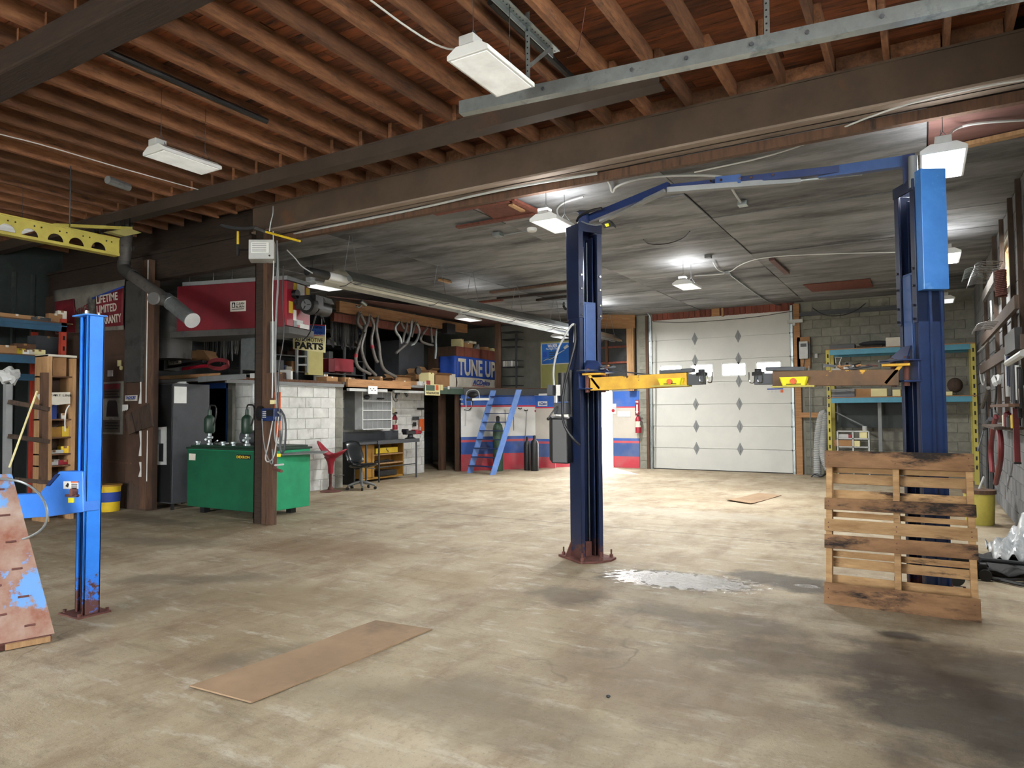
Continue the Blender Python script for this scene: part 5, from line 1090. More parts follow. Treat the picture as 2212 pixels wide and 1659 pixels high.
# ------------------------------------------------------------------ left edge: yellow beam, pallet rack, wooden shelf, timber frame
yb = thing('yellow_beam', 'yellow perforated steel beam with round cut-outs at the left edge', 'beam', (-8.5, 3.2, 3.45))
XB = -8.5
def YP(px, py): q = W(px, py, 'x', XB); return q
z0, z1 = 3.465, 3.665; y0, y1 = 2.2, YP(258, 515).y
pts = [(XB, y1, z1), (XB, y1, z0+.02)]
yy = y1-.16
hole_c = [YP(c, 535).y for c in (213, 165, 120, 64, 14, -45, -110)]
pts = [(y1, z1), (y1, z0+.02)]
for hc in hole_c:
    rr = .085
    pts += [(hc+rr*math.cos(a), z0+.02+rr*1.05*math.sin(a)) for a in [PI*k/12 for k in range(13)]]
pts += [(y0, z0+.02), (y0, z1)]
# web as strips so that the holes stay open
m = MB(); low = pts[1:-1]
for (a, b) in zip(low[:-1], low[1:]):
    if abs(a[0]-b[0]) < 1e-5: continue
    m.add([(XB, a[0], a[1]), (XB, b[0], b[1]), (XB, b[0], z1), (XB, a[0], z1), (XB-.006, a[0], a[1]), (XB-.006, b[0], b[1]), (XB-.006, b[0], z1), (XB-.006, a[0], z1)], MB.BF)
m.build('web', 'paleyellow', yb)
MB().box(XB-.1, XB+.012, y0, y1, z0-.012, z0+.02).box(XB-.1, XB+.008, y0, y1, z1-.004, z1+.01).build('flange', 'paleyellow', yb)
for c_ in (28, 44, 85, 100, 139, 154, 189, 203, 239, 250):
    q = YP(c_, 0); MB().cyl((XB, q.y, z1-.055), (XB+.004, q.y, z1-.055), .009, seg=8).build('bolt_hole', 'ink', yb)
for q in (2.6, 4.3): one('threaded_rod', MB().cyl((XB-.05, q, z1), (XB-.05, q, ZJ), .008, seg=6), 'darkgrey', 'steel rod holding the yellow perforated beam, %s end' % ('near' if q < 3 else 'far'), 'rod')
t = thing('yellow_rail', 'second yellow rail and bracket behind the perforated beam', 'rail', tuple(W(200, 495, 'x', -9.2)))
MB().prism([W(*q, 'x', -9.2) for q in ((115, 482), (286, 490), (286, 497), (115, 488))], (-.05, 0, 0)).build('rail', 'paleyellow', t)
MB().prism([W(*q, 'x', -9.2) for q in ((232, 500), (280, 493), (306, 503), (270, 510))], (-.1, 0, .0)).build('bracket', 'khaki', t)
for i in range(7):
    c = W(213+i*11+(i > 2)*8, 480, 'y', 5.66); c.z = 4.2
    one('trolley_clamp', MB().tube([c+Vector((0, -.05, .07)), c+Vector((0, -.05, -.03)), c+Vector((.03, -.05, -.1)), c+Vector((.06, -.05, -.04))], .014, 6, 1), 'black', ORD[i]+' black hook clamp from the left, on the beam above the yellow rail', 'clamp', 'hook clamps on the slim steel beam')

rk = thing('pallet_rack', 'blue beam and orange upright storage rack along the left wall', 'rack', (-12.5, 4.5, 0))
RX = -12.0; ry1 = 6.02
zt_, zm, zl = W(100, 700, 'x', RX).z, W(60, 775, 'x', RX).z, W(60, 808, 'x', RX).z
MB().box(RX-.08, RX, ry1-.08, ry1, 0, W(150, 690, 'x', RX).z).box(RX-.98, RX-.9, ry1-.08, ry1, 0, 2.9).build('upright', 'rackorange', rk)
for i in range(14):
    z = .5+i*.17; MB().box(RX, RX+.003, ry1-.055, ry1-.025, z, z+.07).build('slot', 'ink', rk)
MB().box(RX-.05, RX, 2.6, ry1, zt_-.1, zt_+.03).box(RX, RX+.012, 2.6, ry1, zt_-.02, zt_+.0).build('beam', 'rackblue', rk)
MB().box(RX-.05, RX, 2.6, ry1, zm-.07, zm+.05).build('beam', 'rackblue', rk)
MB().box(RX-.05, RX, 2.6, ry1, zl-.1, zl-.0).build('beam', 'rackblue', rk)
for z in (zt_+.03, zm+.05): MB().box(RX-1.0, RX+.0, 2.6, ry1+.1, z, z+.02).build('shelf_board', 'woodshelf', rk)
cols = ['cardboard', 'cardboard', 'boxwhite', 'woodshelf', 'darkgrey']
for i, (px_, py_, w, h, mt, l_) in enumerate(((5, 750, .1, .1, 'paper', 'small white box at the very left of the rack middle shelf'), (12, 745, .25, .12, 'cardboard', 'tilted open carton at the left end of the rack middle shelf'),
        (40, 757, .16, .09, 'boxyellow', 'yellow labelled parts box on the rack middle shelf'), (54, 758, .1, .07, 'paper', 'white small box right of the yellow parts box'), (68, 758, .12, .08, 'boxwhite', 'plain pale box in the row on the rack middle shelf'),
        (84, 758, .16, .09, 'cream', 'cream parts box with a dark mark on the rack middle shelf'), (30, 690, .5, .06, 'cardboard', 'flat brown carton lying on the rack top shelf'), (78, 692, .35, .05, 'darkgrey', 'flat dark bundle on the rack top shelf'),
        (112, 680, .22, .1, 'boxwhite', 'grey-white carton standing on top of the rack by the banner'), (118, 692, .2, .14, 'cardboard', 'small brown carton right of the flat dark bundle'), (133, 690, .13, .2, 'boxwhite', 'tall pale bag-like carton at the rack top right end'), (55, 735, .3, .2, 'woodshelf', 'dark wooden crate at the back of the rack middle shelf'), (100, 740, .4, .35, 'darkgrey', 'big dark box at the right end of the rack middle shelf'))):
    zb = (zt_ if py_ < 700 else zm+.02)+(.05)
    q = W(px_, py_, 'x', RX-.1-(i in (11, 12))*.35)
    carton((RX-.12-(i in (11, 12))*.4-(i == 8)*.3, q.y, zb), .12+.1*(w > .2), w, h, rnd.uniform(-.2, .2), mt, l_, group='boxes on the left rack')
ws = thing('wooden_shelf', 'open wooden shelf unit between the timber frame and the blue column', 'shelf', (-10.8, 5.4, 0))
def SX(px, py, v=-10.6): return W(px, py, 'x', v)
sx = -10.6; ya, yb_ = SX(101, 900).y, SX(163, 900).y; zt2 = SX(130, 768).z
MB().box(sx-.35, sx, ya, ya+.06, 0, zt2).build('side_panel', 'lumber', ws); MB().box(sx-.35, sx, yb_-.05, yb_, 0, zt2-.03).build('side_panel', 'lumber', ws)
MB().box(sx-.35, sx+.01, ya, yb_, zt2-.02, zt2+.01).build('top', 'boxwhite', ws)
szs = []
for py_ in (812, 905, 944, 980, 1005):
    z = SX(130, py_).z; szs.append(z); MB().box(sx-.35, sx-.01, ya, yb_, z-.02, z).build('shelf', 'woodshelf', ws)
MB().box(sx-.36, sx-.35, ya, yb_, 0, zt2).build('back', 'brownboard', ws)
for px_, k, w, h, mt, l_ in ((133, 0, .18, .3, 'cardboard', 'brown carton in the top compartment of the wooden shelf'), (115, 1, .16, .22, 'boxblue', 'blue cereal-like carton on the wooden shelf'), (146, 1, .06, .08, 'boxwhite', 'small white can on the second board of the wooden shelf'),
        (125, 2, .2, .14, 'mustard', 'mustard bin on the wooden shelf under the blue carton'), (150, 2, .12, .15, 'boxyellow', 'yellow bin on the wooden shelf beside the blue column'), (125, 3, .25, .05, 'lightgrey', 'pale flat packet on the wooden shelf'), (150, 3, .1, .1, 'traf_yellow', 'small yellow box low on the wooden shelf'),
        (120, 4, .2, .08, 'lightgrey', 'crumpled grey packet low on the wooden shelf'), (148, 4, .18, .07, 'redbright', 'dark red packet low on the wooden shelf')):
    carton((sx-.15, SX(px_, 900).y, szs[k]), .15, w, h, rnd.uniform(-.2, .2), mt, l_, group='boxes in the wooden shelf')
bt = thing('boat_board', 'curved white printed cardboard flap sticking out of the wooden shelf', 'cardboard', tuple(W(118, 862, 'x', -10.45)))
MB().prism([W(*q, 'x', -10.45) for q in ((78, 853), (100, 848), (150, 847), (150, 872), (120, 875), (98, 872), (85, 865))], (.02, 0, 0)).build('flap', 'boxwhite', bt)
c = W(132, 854, 'x', -10.425); text('PART LINE', 'ink', bt, c, (0, 1, 0), (0, 0, 1), .28, .03); MB().bx('x', -10.424, .003, (118, 852), (121, 856)).build('print_mark', 'ink', bt)
fr = thing('timber_rack', 'grey wooden A-frame rack with a plastic bag on its post at the left edge', 'frame', (-9.2, 3.9, 0))
def FP(px, py, v=-9.3): return W(px, py, 'x', v)
for (a_, b_, w) in (((17, 830), (15, 1045), .07), ((96, 805), (93, 1045), .07)): MB().bar(FP(*a_), FP(b_[0], b_[1]), w, w, (1, 0, 0)).build('post', 'lumber_dark' if a_[0] > 50 else 'grey', fr)
for (a_, b_) in (((18, 868), (104, 884)), ((18, 942), (104, 954)), ((35, 1036), (104, 1042))): MB().bar(FP(a_[0], a_[1], -9.25), FP(b_[0], b_[1], -9.25), .05, .09, (1, 0, 0)).build('rail', 'brownrot', fr)
MB().cyl(FP(80, 845, -9.15), FP(20, 1010, -9.15), .012, seg=6).build('prop_stick', 'cream', fr)
MB().bar(FP(105, 770, -9.4), FP(105, 1045, -9.4), .05, .05, (1, 0, 0)).build('post', 'lumber', fr)
q = FP(20, 812, -9.3)
bag = MB().ball((q.x, q.y, q.z), .1, 1, 1, 1.0, 14, 10); 
bag.v = [(x+.02*math.sin(z*70+y*30), y+.02*math.sin(x*60+z*40), z+.02*math.sin(y*70+x*20)) for x, y, z in bag.v]; one('plastic_bag', bag, 'lightgrey', 'crumpled grey plastic bag pulled over the frame post top', 'bag')
MB().tube([FP(160, 875, -10.4), FP(148, 880, -10.4), FP(141, 900, -10.4), FP(140, 930, -10.4)], .01, 6, 1)
tube('cord', [W(150, 875, 'x', -10.4), W(143, 885, 'x', -10.4), W(140, 905, 'x', -10.4), W(141, 932, 'x', -10.4)], .009, 'white', 'white cord hanging in front of the wooden shelf', 'cable')

# ------------------------------------------------------------------ mezzanine storage
def XM(px, py, v=-10.3): return W(px, py, 'x', v)
tu = thing('crate_with_banner', 'wooden crate draped with a blue and white tune up banner on the mezzanine', 'crate', (-10.6, 15.2, MZ))
cy0, cy1 = XM(985, 800, -10.3).y, XM(1068, 800, -10.3).y; czt = 3.2
MB().box(-11.2, -10.3, cy0, cy1, MZ+.02, czt).build('crate', 'lumber_dark', tu)
for i in range(5):
    a_ = cy0+(cy1-cy0)*i/5; MB().box(-10.3, -10.285, a_+.005, a_+(cy1-cy0)/5-.005, czt-.28, czt).build('board', 'redwood', tu)
def bgrid(z0, z1, x, wv): return MB().grid(lambda u, v: (x+wv*abs(math.sin(u*14+v*3)), cy0-.02+(cy1-cy0)*u, z0+(z1-z0)*v+.02*math.sin(u*5)*(v-.5)), 24, 4)
bgrid(MZ+.26, czt-.26, -10.275, .012).build('blue_cloth', 'bannerblue', tu, solid=.003)
bgrid(MZ+.0, MZ+.27, -10.272, .03).build('white_cloth', 'bannerwhite', tu, solid=.003)
MB().grid(lambda u, v: (-10.27-.55*u, cy0-.03-.02*math.sin(u*9), MZ+.25+(czt-.5-MZ)*v), 8, 3).build('blue_cloth', 'bannerblue', tu, solid=.003)
MB().grid(lambda u, v: (-10.27-.5*u, cy0-.04-.03*math.sin(u*11), MZ+.0+.26*v), 8, 3).build('white_cloth', 'bannerwhite', tu, solid=.003)
ym = (cy0+cy1)/2
text('TUNE UP', 'bannerwhite', tu, (-10.25, ym, MZ+.54), (0, 1, 0), (0, 0, 1), (cy1-cy0)*.97, .44, .03)
text('ACDelco', 'inkblue', tu, (-10.225, ym+.15, MZ+.16), (0, 1, 0), (0, 0, 1), .85, .14, .02, shear=.25)
MB().box(-10.23, -10.226, ym-.28, ym+.3, MZ+.06, MZ+.075).build('red_line', 'inkred', tu)
for i, (px_, w, h, mt, l_) in enumerate(((988, .14, .22, 'cream', 'cream carton standing on the banner crate, left end'), (1004, .3, .14, 'cardboard', 'brown carton in a pile on the banner crate'), (1012, .32, .06, 'boxwhite', 'white flat box on top of the pile on the banner crate'), (1042, .25, .1, 'cardboard', 'short brown box in the middle of the banner crate top'), (1058, .22, .09, 'cream', 'pale box at the right end of the banner crate top'))):
    q = XM(px_, 740, -10.5); carton((-10.5, q.y, czt+(.14 if i == 2 else 0)), .3, w, h, rnd.uniform(-.3, .3)*(i != 2), mt, l_, group='boxes on the banner crate')
p = XM(1025, 735, -10.5); one('paper_bag', MB().prism([(p.x, p.y-.1, czt), (p.x, p.y+.12, czt), (p.x, p.y+.06, czt+.16), (p.x, p.y-.02, czt+.1)], (.1, .0, 0)), 'lightgrey', 'crumpled grey paper between the cartons on the banner crate', 'paper')
one('timber_post', MB().box(-9.72, -9.6, 15.55, 15.67, MZ, ZC), 'lumber_dark', 'dark post on the mezzanine right of the tune up banner', 'post')
oc = thing('olive_cabinet', 'olive metal cabinet with a blue exhaust poster on the far mezzanine', 'cabinet', (-8.6, 16.9, MZ))
ox0, ox1 = W(1168, 800, 'y', 16.75).x, W(1238, 800, 'y', 16.75).x
MB().box(ox0, ox1+.1, 16.75, 17.2, MZ, W(1200, 737, 'y', 16.75).z).build('body', 'olive', oc, bevel=.008)
MB().box(ox0, ox0+.02, 16.74, 16.75, MZ+.02, 3.3).build('door_edge', 'khaki', oc)
po_ = thing('wall_poster', 'blue exhaust system poster on the olive cabinet', 'poster', tuple(W(1202, 790, 'y', 16.72)))
MB().bx('y', 16.725, .012, (1169, 740), (1232, 787)).build('border', 'lightgrey', po_)
MB().bx('y', 16.72, .006, (1171, 742), (1230, 785)).build('sheet', 'posterblue', po_)
pxtext('WALKER', 'paper', po_, 'y', 16.718, (1183, 744), (1204, 750), .03)
pxtext('Fits Right. Fast!', 'paper', po_, 'y', 16.718, (1180, 752), (1206, 756), .0)
for i in range(4): MB().bx('y', 16.716, .004, (1186, 760+i*4.5), (1205, 761.5+i*4.5)).build('print_line', 'posterdark', po_)
MB().tube([W(1174, 780, 'y', 16.71), W(1182, 775, 'y', 16.71), W(1190, 777, 'y', 16.71), W(1205, 764, 'y', 16.71), W(1219, 756, 'y', 16.71)], .01, 6, 1).cyl(W(1219, 752, 'y', 16.71), W(1227, 746, 'y', 16.71), .04, seg=8).build('exhaust_drawing', 'lightgrey', po_)
MB().bx('y', 16.715, .004, (1173, 760), (1182, 772)).build('print_block', 'bannerblue', po_)
one('storage_bin', MB().box(-11.7, -10.9, 17.0, 17.4, MZ, 2.95).box(-11.65, -10.95, 16.98, 17.0, 2.95, 3.08), 'navy', 'dark blue locker on the far mezzanine left of the olive cabinet', 'cabinet')
sh = thing('storage_shelf', 'dark open shelf with binders right of the banner crate', 'shelf', (-11, 16.6, MZ))
ax_, bx_ = W(1080, 780, 'y', 16.5).x, W(1113, 780, 'y', 16.5).x
for xx in (ax_, bx_): MB().box(xx, xx+.04, 16.5, 16.54, MZ, 3.7).build('upright', 'darkgrey', sh)
for py_ in (716, 732, 748, 778, 792, 812, 832): z = W(1095, py_, 'y', 16.5).z; MB().box(ax_, bx_+.04, 16.5, 16.9, z-.015, z).build('shelf', 'darkgrey', sh)
for i in range(4): q = W(1086+i*5.4, 790, 'y', 16.5); one('binder', MB().box(q.x, q.x+.06, 16.52, 16.8, W(1090, 792, 'y', 16.5).z, W(1090, 780, 'y', 16.5).z), ['paper', 'boxwhite', 'lightgrey', 'paper'][i], 'white binder, %s in the row on the dark mezzanine shelf' % ['first from the left', 'second from the left', 'third from the left', 'last'][i], 'binder', 'binders on the dark shelf')
one('wall_speaker', MB().bx('x', -10.2, .2, (952, 700), (970, 722)), 'black', 'black speaker box at the far end of the mezzanine beam', 'speaker', bevel=.01)
one('dark_cabinet', MB().box(-11.9, -11.1, 13.3, 14.3, MZ, 3.3), 'darkgrey', 'dark green-black cabinet on the mezzanine left of the banner crate', 'cabinet', bevel=.01)
# sign
sg = thing('parts_sign', 'cream and blue automotive parts sign hanging below the furnace burner', 'sign', tuple(W(667, 730, 'y', 8.3)))
SY = 8.6
def SP(px, py): return W(px, py, 'y', SY)
a_, b_, c_, d_2 = SP(632, 699), SP(703, 702), SP(702, 762), SP(633, 754)
MB().prism([d_2, c_, b_, a_], (0, .012, 0)).build('board', 'cream', sg)
MB().prism([SP(632.2, 722), SP(702.6, 723), SP(703, 702), SP(632, 699)], (0, -.003, 0)).build('blue_field', 'stripeblue', sg)
MB().prism([SP(632, 718), SP(702.8, 727), SP(702.8, 724), SP(632, 716)], (0, -.003, 0)).build('pale_band', 'lightgrey', sg)
MB().prism([SP(632, 700), SP(703, 704.5), SP(703, 702), SP(632, 697.5)], (0, -.006, 0)).build('red_line', 'inkred', sg)
MB().prism([SP(638, 722.5), SP(698, 726), SP(698, 725), SP(638, 721.3)], (0, -.008, 0)).build('red_line', 'inkred', sg)
def sgtext(s_, x0, y0, x1, y1, mt, bold, sh=0):
    A, B, C, D = SP(x0, y0), SP(x1, y0+(x1-x0)*.06), SP(x1, y1+(x1-x0)*.06), SP(x0, y1); c = (A+B+C+D)/4; c.y = SY-.006
    return text(s_, mt, sg, c, (B-A), (A-D), (B-A).length, (A-D).length, bold, shear=sh)
sgtext('AUTOMOTIVE', 638, 728, 698, 736.5, 'ink', .01); sgtext('PARTS', 638, 738, 699, 753, 'ink', .05); sgtext('ACDelco', 640, 710, 697, 720, 'inkblue', .03, .25); sgtext('& Durafilt', 652, 703, 697, 707.5, 'ink', 0)
one('chain_hanger', MB().cyl(SP(640, 698), SP(640, 640), .006, seg=5).cyl(SP(695, 702), SP(695, 650), .006, seg=5), 'galv', 'two thin wires carrying the automotive parts sign', 'wire')
yp = one('metal_sheet', MB().bx('x', -10.3, -.1, (666, 757), (698, 810)), 'khaki', 'pale mustard metal panel standing on the mezzanine under the parts sign', 'panel')
one('metal_sheet', MB().box(-10.5, -10.4, SP(680, 690).y+.6, SP(680, 690).y+1.0, 3.0, 3.15), 'khaki', 'strip of mustard panel showing above the parts sign', 'panel')
ld = thing('step_ladder', 'grey narrow metal ladder standing on the mezzanine left of the mustard panel', 'ladder', tuple(XM(651, 805)))
for px_ in (641, 663): MB().bar(XM(px_, 805), XM(px_, 755), .03, .05, (1, 0, 0)).build('rail', 'grey', ld)
for py_ in (770, 788): MB().bar(XM(641, py_), XM(663, py_), .03, .03, (1, 0, 0)).build('rung', 'grey', ld)
# hanging belts and hoses
pr = one('hanging_rail', MB().cyl(XM(705, 662, -10.7), XM(782, 684, -10.7), .02, seg=8).cyl(XM(705, 662, -10.7), (-10.7, XM(705, 662, -10.7).y, ZC), .006, seg=5).cyl(XM(782, 684, -10.7), (-10.7, XM(782, 684, -10.7).y, ZC), .006, seg=5), 'galv', 'shiny pipe rail carrying the hanging belts', 'rail')
for i in range(34):
    px_ = 714+i*1.75; L_ = rnd.uniform(.45, .75); p = XM(px_, 676+(px_-714)*.2, -10.7+rnd.uniform(-.05, .05))
    w = rnd.uniform(.015, .035)
    tube('belt', [p, p+Vector((0, w*.3, -L_*.5)), p+Vector((0, w*.5, -L_)), p+Vector((.02, w*1.2, -L_-.02)), p+Vector((.02, w, -L_*.5)), p+Vector((.01, w, 0))], .008, rnd.choice(['black', 'rubber', 'darkgrey', 'pipegrey']), 'dark belt hanging in the dense bunch above the red metal box', 'belt', group='belts hanging over the red box', smooth=1, seg=5)
for i in range(26):
    px_ = 440+i*4.1+rnd.uniform(-1, 1); p = W(px_, 712+rnd.uniform(0, 4), 'y', 8.3+rnd.uniform(0, .3)); L_ = rnd.uniform(.45, .72)
    if px_ > 518: continue
    tube('belt', [p, p+Vector((rnd.uniform(-.03, .03), 0, -L_*.5)), p+Vector((rnd.uniform(-.05, .05), 0, -L_)), p+Vector((.03, 0, -L_*.6)), p+Vector((.015, 0, 0))], .006, rnd.choice(['black', 'darkgrey', 'pipegrey', 'grey']), 'thin grey belt hanging below the red furnace', 'belt', group='belts hanging below the furnace', smooth=1, seg=5)
# coils and bags at the mezzanine front edge
tube('hose_coil', [W(472+22*math.cos(a), 790+9*math.sin(a)-a*.35, 'y', 7.45+.02*math.sin(a*3)) for a in [k*PI/8 for k in range(52)]], .018, 'hosered', 'coiled dusty pink hose on the mezzanine edge', 'hose', smooth=0)
tube('hose', [W(395, 797, 'y', 7.5), W(420, 793, 'y', 7.5), W(445, 790, 'y', 7.5), W(455, 792, 'y', 7.5)], .03, 'redbright', 'red thick hose lying left of the coiled hose', 'hose')
tube('hose', [W(360, 793, 'y', 7.55), W(385, 790, 'y', 7.55), W(415, 784, 'y', 7.55), W(440, 780, 'y', 7.6)], .028, 'rubber', 'black hose lying behind the red hose on the mezzanine edge', 'hose')
t = thing('parts_bag', 'white printed parts bag lying at the left mezzanine edge', 'bag', tuple(W(376, 790, 'y', 7.6)))
p = W(376, 783, 'y', 7.6); m = MB().ball((p.x, p.y, p.z), .16, 1.15, .5, .55, 14, 8); m.build('bag', 'boxwhite', t)
q = W(376, 780, 'y', 7.5); text('PreHle', 'ink', t, q, (1, 0, 0), (0, 0, 1), .24, .085, .01); 
carton(tuple(W(430, 776, 'y', 7.9)), .45, .4, .14, .5, 'cardboard', 'sagging brown carton between the white bag and the coiled hose', open_=False)
t = thing('carton_lid', 'folded brown carton flap over the sagging carton', 'box', tuple(W(430, 770, 'y', 7.8)))
MB().prism([W(*q, 'y', 7.75) for q in ((405, 778), (425, 755), (440, 758), (455, 778))], (0, .2, 0)).build('flap', 'cardboard', t)
one('strip_label', MB().bx('y', 8.0, .02, (369, 743), (383, 753)), 'grey', 'grey tag on the dark wall above the white bag', 'tag')
one('white_carton', MB().bx('x', -10.4, -.2, (552, 748), (560, 776)), 'paper', 'white box glimpsed left of the steel post under the furnace', 'box')
rb_ = thing('metal_box', 'red metal box standing on the mezzanine below the hanging belts', 'box', tuple(XM(735, 800, -10.6)))
MB().bx('x', -10.6, -.35, (722, 775), (764, 803)).build('body', 'redbright', rb_, bevel=.006); MB().bx('x', -10.55, -.4, (710, 775), (723, 803)).build('side', 'red', rb_)
for i, (px_, v, w, h, mt, l_, op) in enumerate(((605, -10.4, .22, .14, 'lumber_dark', 'dark wooden box on the mezzanine right of the steel post', 0), (628, -10.3, .05, .2, 'paper', 'white slim bottle-like carton left of the grey ladder', 0), (702, -10.35, .1, .15, 'paper', 'white paper carton right of the mustard panel', 0), (716, -10.2, .3, .1, 'cardboard', 'low brown carton below the red metal box', 0),
        (752, -10.2, .35, .1, 'cardboard', 'brown carton at the foot of the bent pipes', 0), (820, -10.2, .14, .16, 'cardboard', 'small upright brown carton between the bent pipes', 0), (870, -10.5, .5, .2, 'cardboard', 'open brown carton behind the long flat one', 1), (873, -10.25, .8, .1, 'cardboard', 'long flat brown carton on the mezzanine middle', 0),
        (910, -10.72, .34, .35, 'cardboard', 'tall open carton with flaps up near the banner', 1), (934, -10.42, .3, .3, 'cardboard', 'stacked open carton beside the red printed carton', 1), (952, -10.62, .34, .36, 'bannerred', 'red and brown printed carton left of the banner', 0), (974, -10.2, .3, .33, 'boxwhite', 'pale upright carton leaning on the blue banner', 0), (912, -10.2, .35, .1, 'paper', 'white flat carton with a red end at the mezzanine edge', 0), (930, -10.15, .22, .32, 'cream', 'cream tall carton standing at the mezzanine edge', 0), (955, -10.15, .5, .28, 'cardboard', 'brown open carton at the mezzanine edge by the banner foot', 1))):
    q = XM(px_, 800, v); carton((v-.12, q.y, MZ+(.1 if i == 9 else (.0))), .3, w, h, rnd.uniform(-.25, .25), mt, l_, open_=bool(op), group='cartons on the mezzanine')
one('red_tag', MB().bx('x', -10.03, .01, (921, 822), (929, 831)), 'redbright', 'red end label on the white flat carton', 'label')
msh = thing('storage_shelf', 'dark shelving full of small boxes at the back of the mezzanine', 'shelf', (-12.3, 11.5, MZ))
for y_ in (9.5, 11.0, 12.5, 13.2): MB().box(-12.2, -12.15, y_, y_+.05, MZ, 3.9).build('upright', 'grey', msh)
for z in (2.45, 2.8, 3.15, 3.5): MB().box(-12.6, -12.15, 9.5, 13.25, z-.02, z).build('shelf', 'grey', msh)
for i in range(44):
    z = rnd.choice((2.45, 2.8, 3.15, 3.5)); y_ = 9.6+.083*i; h_ = rnd.uniform(.08, .24); w_ = rnd.uniform(.1, .24); x_ = -12.2-rnd.uniform(0, .1)
    bc_ = rnd.choice(['cardboard', 'darkgrey', 'brownboard', 'boxwhite', 'navy', 'rust', 'pumpgreen', 'grey'])
    one('parts_box', MB().box(x_-.2, x_, y_-w_/2, y_+w_/2, z, z+h_), bc_, {'cardboard': 'brown', 'darkgrey': 'dark grey', 'brownboard': 'dark brown', 'boxwhite': 'pale', 'navy': 'dark blue', 'rust': 'rust red', 'pumpgreen': 'dark green', 'grey': 'grey'}[bc_]+' small box on the dark shelving at the back of the mezzanine', 'box', 'boxes on the dark back shelving')
# scattered parts on the edge
for i in range(26):
    px_ = rnd.uniform(735, 900); c = XM(px_, 800, -10.2-rnd.random()*.3); c.z = MZ+.012+rnd.uniform(0, .05)
    d2 = Vector((rnd.uniform(-1, 1), rnd.uniform(-1, 1), rnd.uniform(-.02, .2))).normalized()*rnd.uniform(.06, .2)
    one('scrap_part', MB().tube([c-d2, c+Vector((0, 0, .03)), c+d2], rnd.uniform(.012, .03), 6, 1), rnd.choice(['pipegrey', 'black', 'darkgrey', 'galv', 'rust']), 'small metal part lying among the litter on the mezzanine edge', 'scrap', 'loose metal parts on the mezzanine edge')
t = thing('toy_roller', 'small grey wheel among the cartons on the mezzanine', 'wheel', tuple(XM(901, 800, -10.2)))
c = XM(901, 801, -10.15); MB().lathe(c, [(.05, 0), (.09, .0), (.09, .05), (.05, .05)], 16, (1, 0, 0)).build('tyre', 'black', t); MB().lathe(c, [(0, .01), (.05, .01), (.05, .04), (0, .04)], 12, (1, 0, 0)).build('rim', 'lightgrey', t)

# bent exhaust pipes: photo paths, hung from the orange-brown beam
PIPES = (((775, 676), (772, 690), (772, 700), (785, 712), (784, 726), (775, 745), (769, 765), (768, 782), (776, 797), (800, 808)), ((778, 678), (785, 692), (790, 705), (788, 722), (779, 748), (785, 775), (795, 795), (812, 811)),
         ((796, 684), (795, 697), (790, 706), (786, 718)), ((800, 684), (808, 700), (806, 715), (802, 728), (803, 745), (808, 765), (812, 778), (816, 782)), ((816, 686), (812, 705), (814, 722), (819, 745), (821, 775), (828, 800), (855, 814)),
         ((861, 696), (853, 705), (855, 718), (864, 728), (867, 742)), ((866, 696), (872, 710), (884, 722), (883, 738), (870, 750), (855, 763)), ((879, 697), (877, 712), (872, 725), (870, 740)), ((889, 694), (888, 712), (884, 728), (877, 742)),
         ((897, 697), (893, 712), (889, 728)), ((900, 698), (907, 712), (903, 730), (896, 742), (887, 745)), ((923, 708), (912, 722), (907, 735), (918, 742), (935, 746)), ((931, 710), (932, 725), (934, 740)), ((942, 715), (941, 735), (942, 752), (940, 775)))
nm_ = ('long bent exhaust pipe, leftmost, with a pink tag', 'long bent pipe crossing the leftmost one', 'short forked pipe stub near the beam left end', 'wavy pipe with a pink mark, third long one', 'long pipe ending flat on the mezzanine edge', 'short hooked chrome pipe in the middle bunch', 'big bent pipe sweeping left in the middle bunch', 'short straight dark pipe in the middle bunch', 'rusty pale pipe in the middle bunch', 'thin straight pipe stub in the middle bunch', 'curved pipe with a bright end in the middle bunch', 's-shaped pipe in the right bunch', 'short vertical pipe in the right bunch', 'straight bright pipe, rightmost of all')
for i, q in enumerate(PIPES):
    t = thing('exhaust_pipe', nm_[i]+' hanging from the mezzanine beam', 'exhaust pipe', tuple(XM(q[0][0], q[0][1], -10.1)), 0, 'bent exhaust pipes')
    pts = [XM(a, b, -10.12+.03*(i % 3)) for a, b in q]
    if pts[-1].z < MZ+.03: pts[-1].z = MZ+.05
    MB().tube(pts, .036 if i < 5 else .03, 9, 2).build('pipe', 'pipegrey' if i not in (5, 8, 10, 13) else 'galv', t)
    if i in (0, 3): c = pts[6 if i == 0 else 4]; d2 = (pts[7 if i == 0 else 5]-c).normalized(); MB().cyl(c, c+d2*.07, .042, seg=10).build('tag', 'redbright', t)
    one('pipe_hook', MB().tube([pts[0]+Vector((0, 0, -.02)), pts[0]+Vector((.03, 0, .05)), (pts[0].x, pts[0].y, 3.6)], .006, 5), 'galv', 'wire hook of the '+nm_[i].split(',')[0], 'hook', 'pipe hooks')
t = thing('bracket_light', 'small silver camera-like tube at the left end of the mezzanine beam', 'camera', tuple(XM(785, 655, -10.05)))
MB().cyl(XM(779, 650, -10.05), XM(790, 659, -10.05), .045, seg=12).build('housing', 'galv', t); MB().tube([XM(770, 660, -10.05), XM(774, 665, -10.05), XM(780, 660, -10.05)], .02, 6, 1).build('arm', 'grey', t)

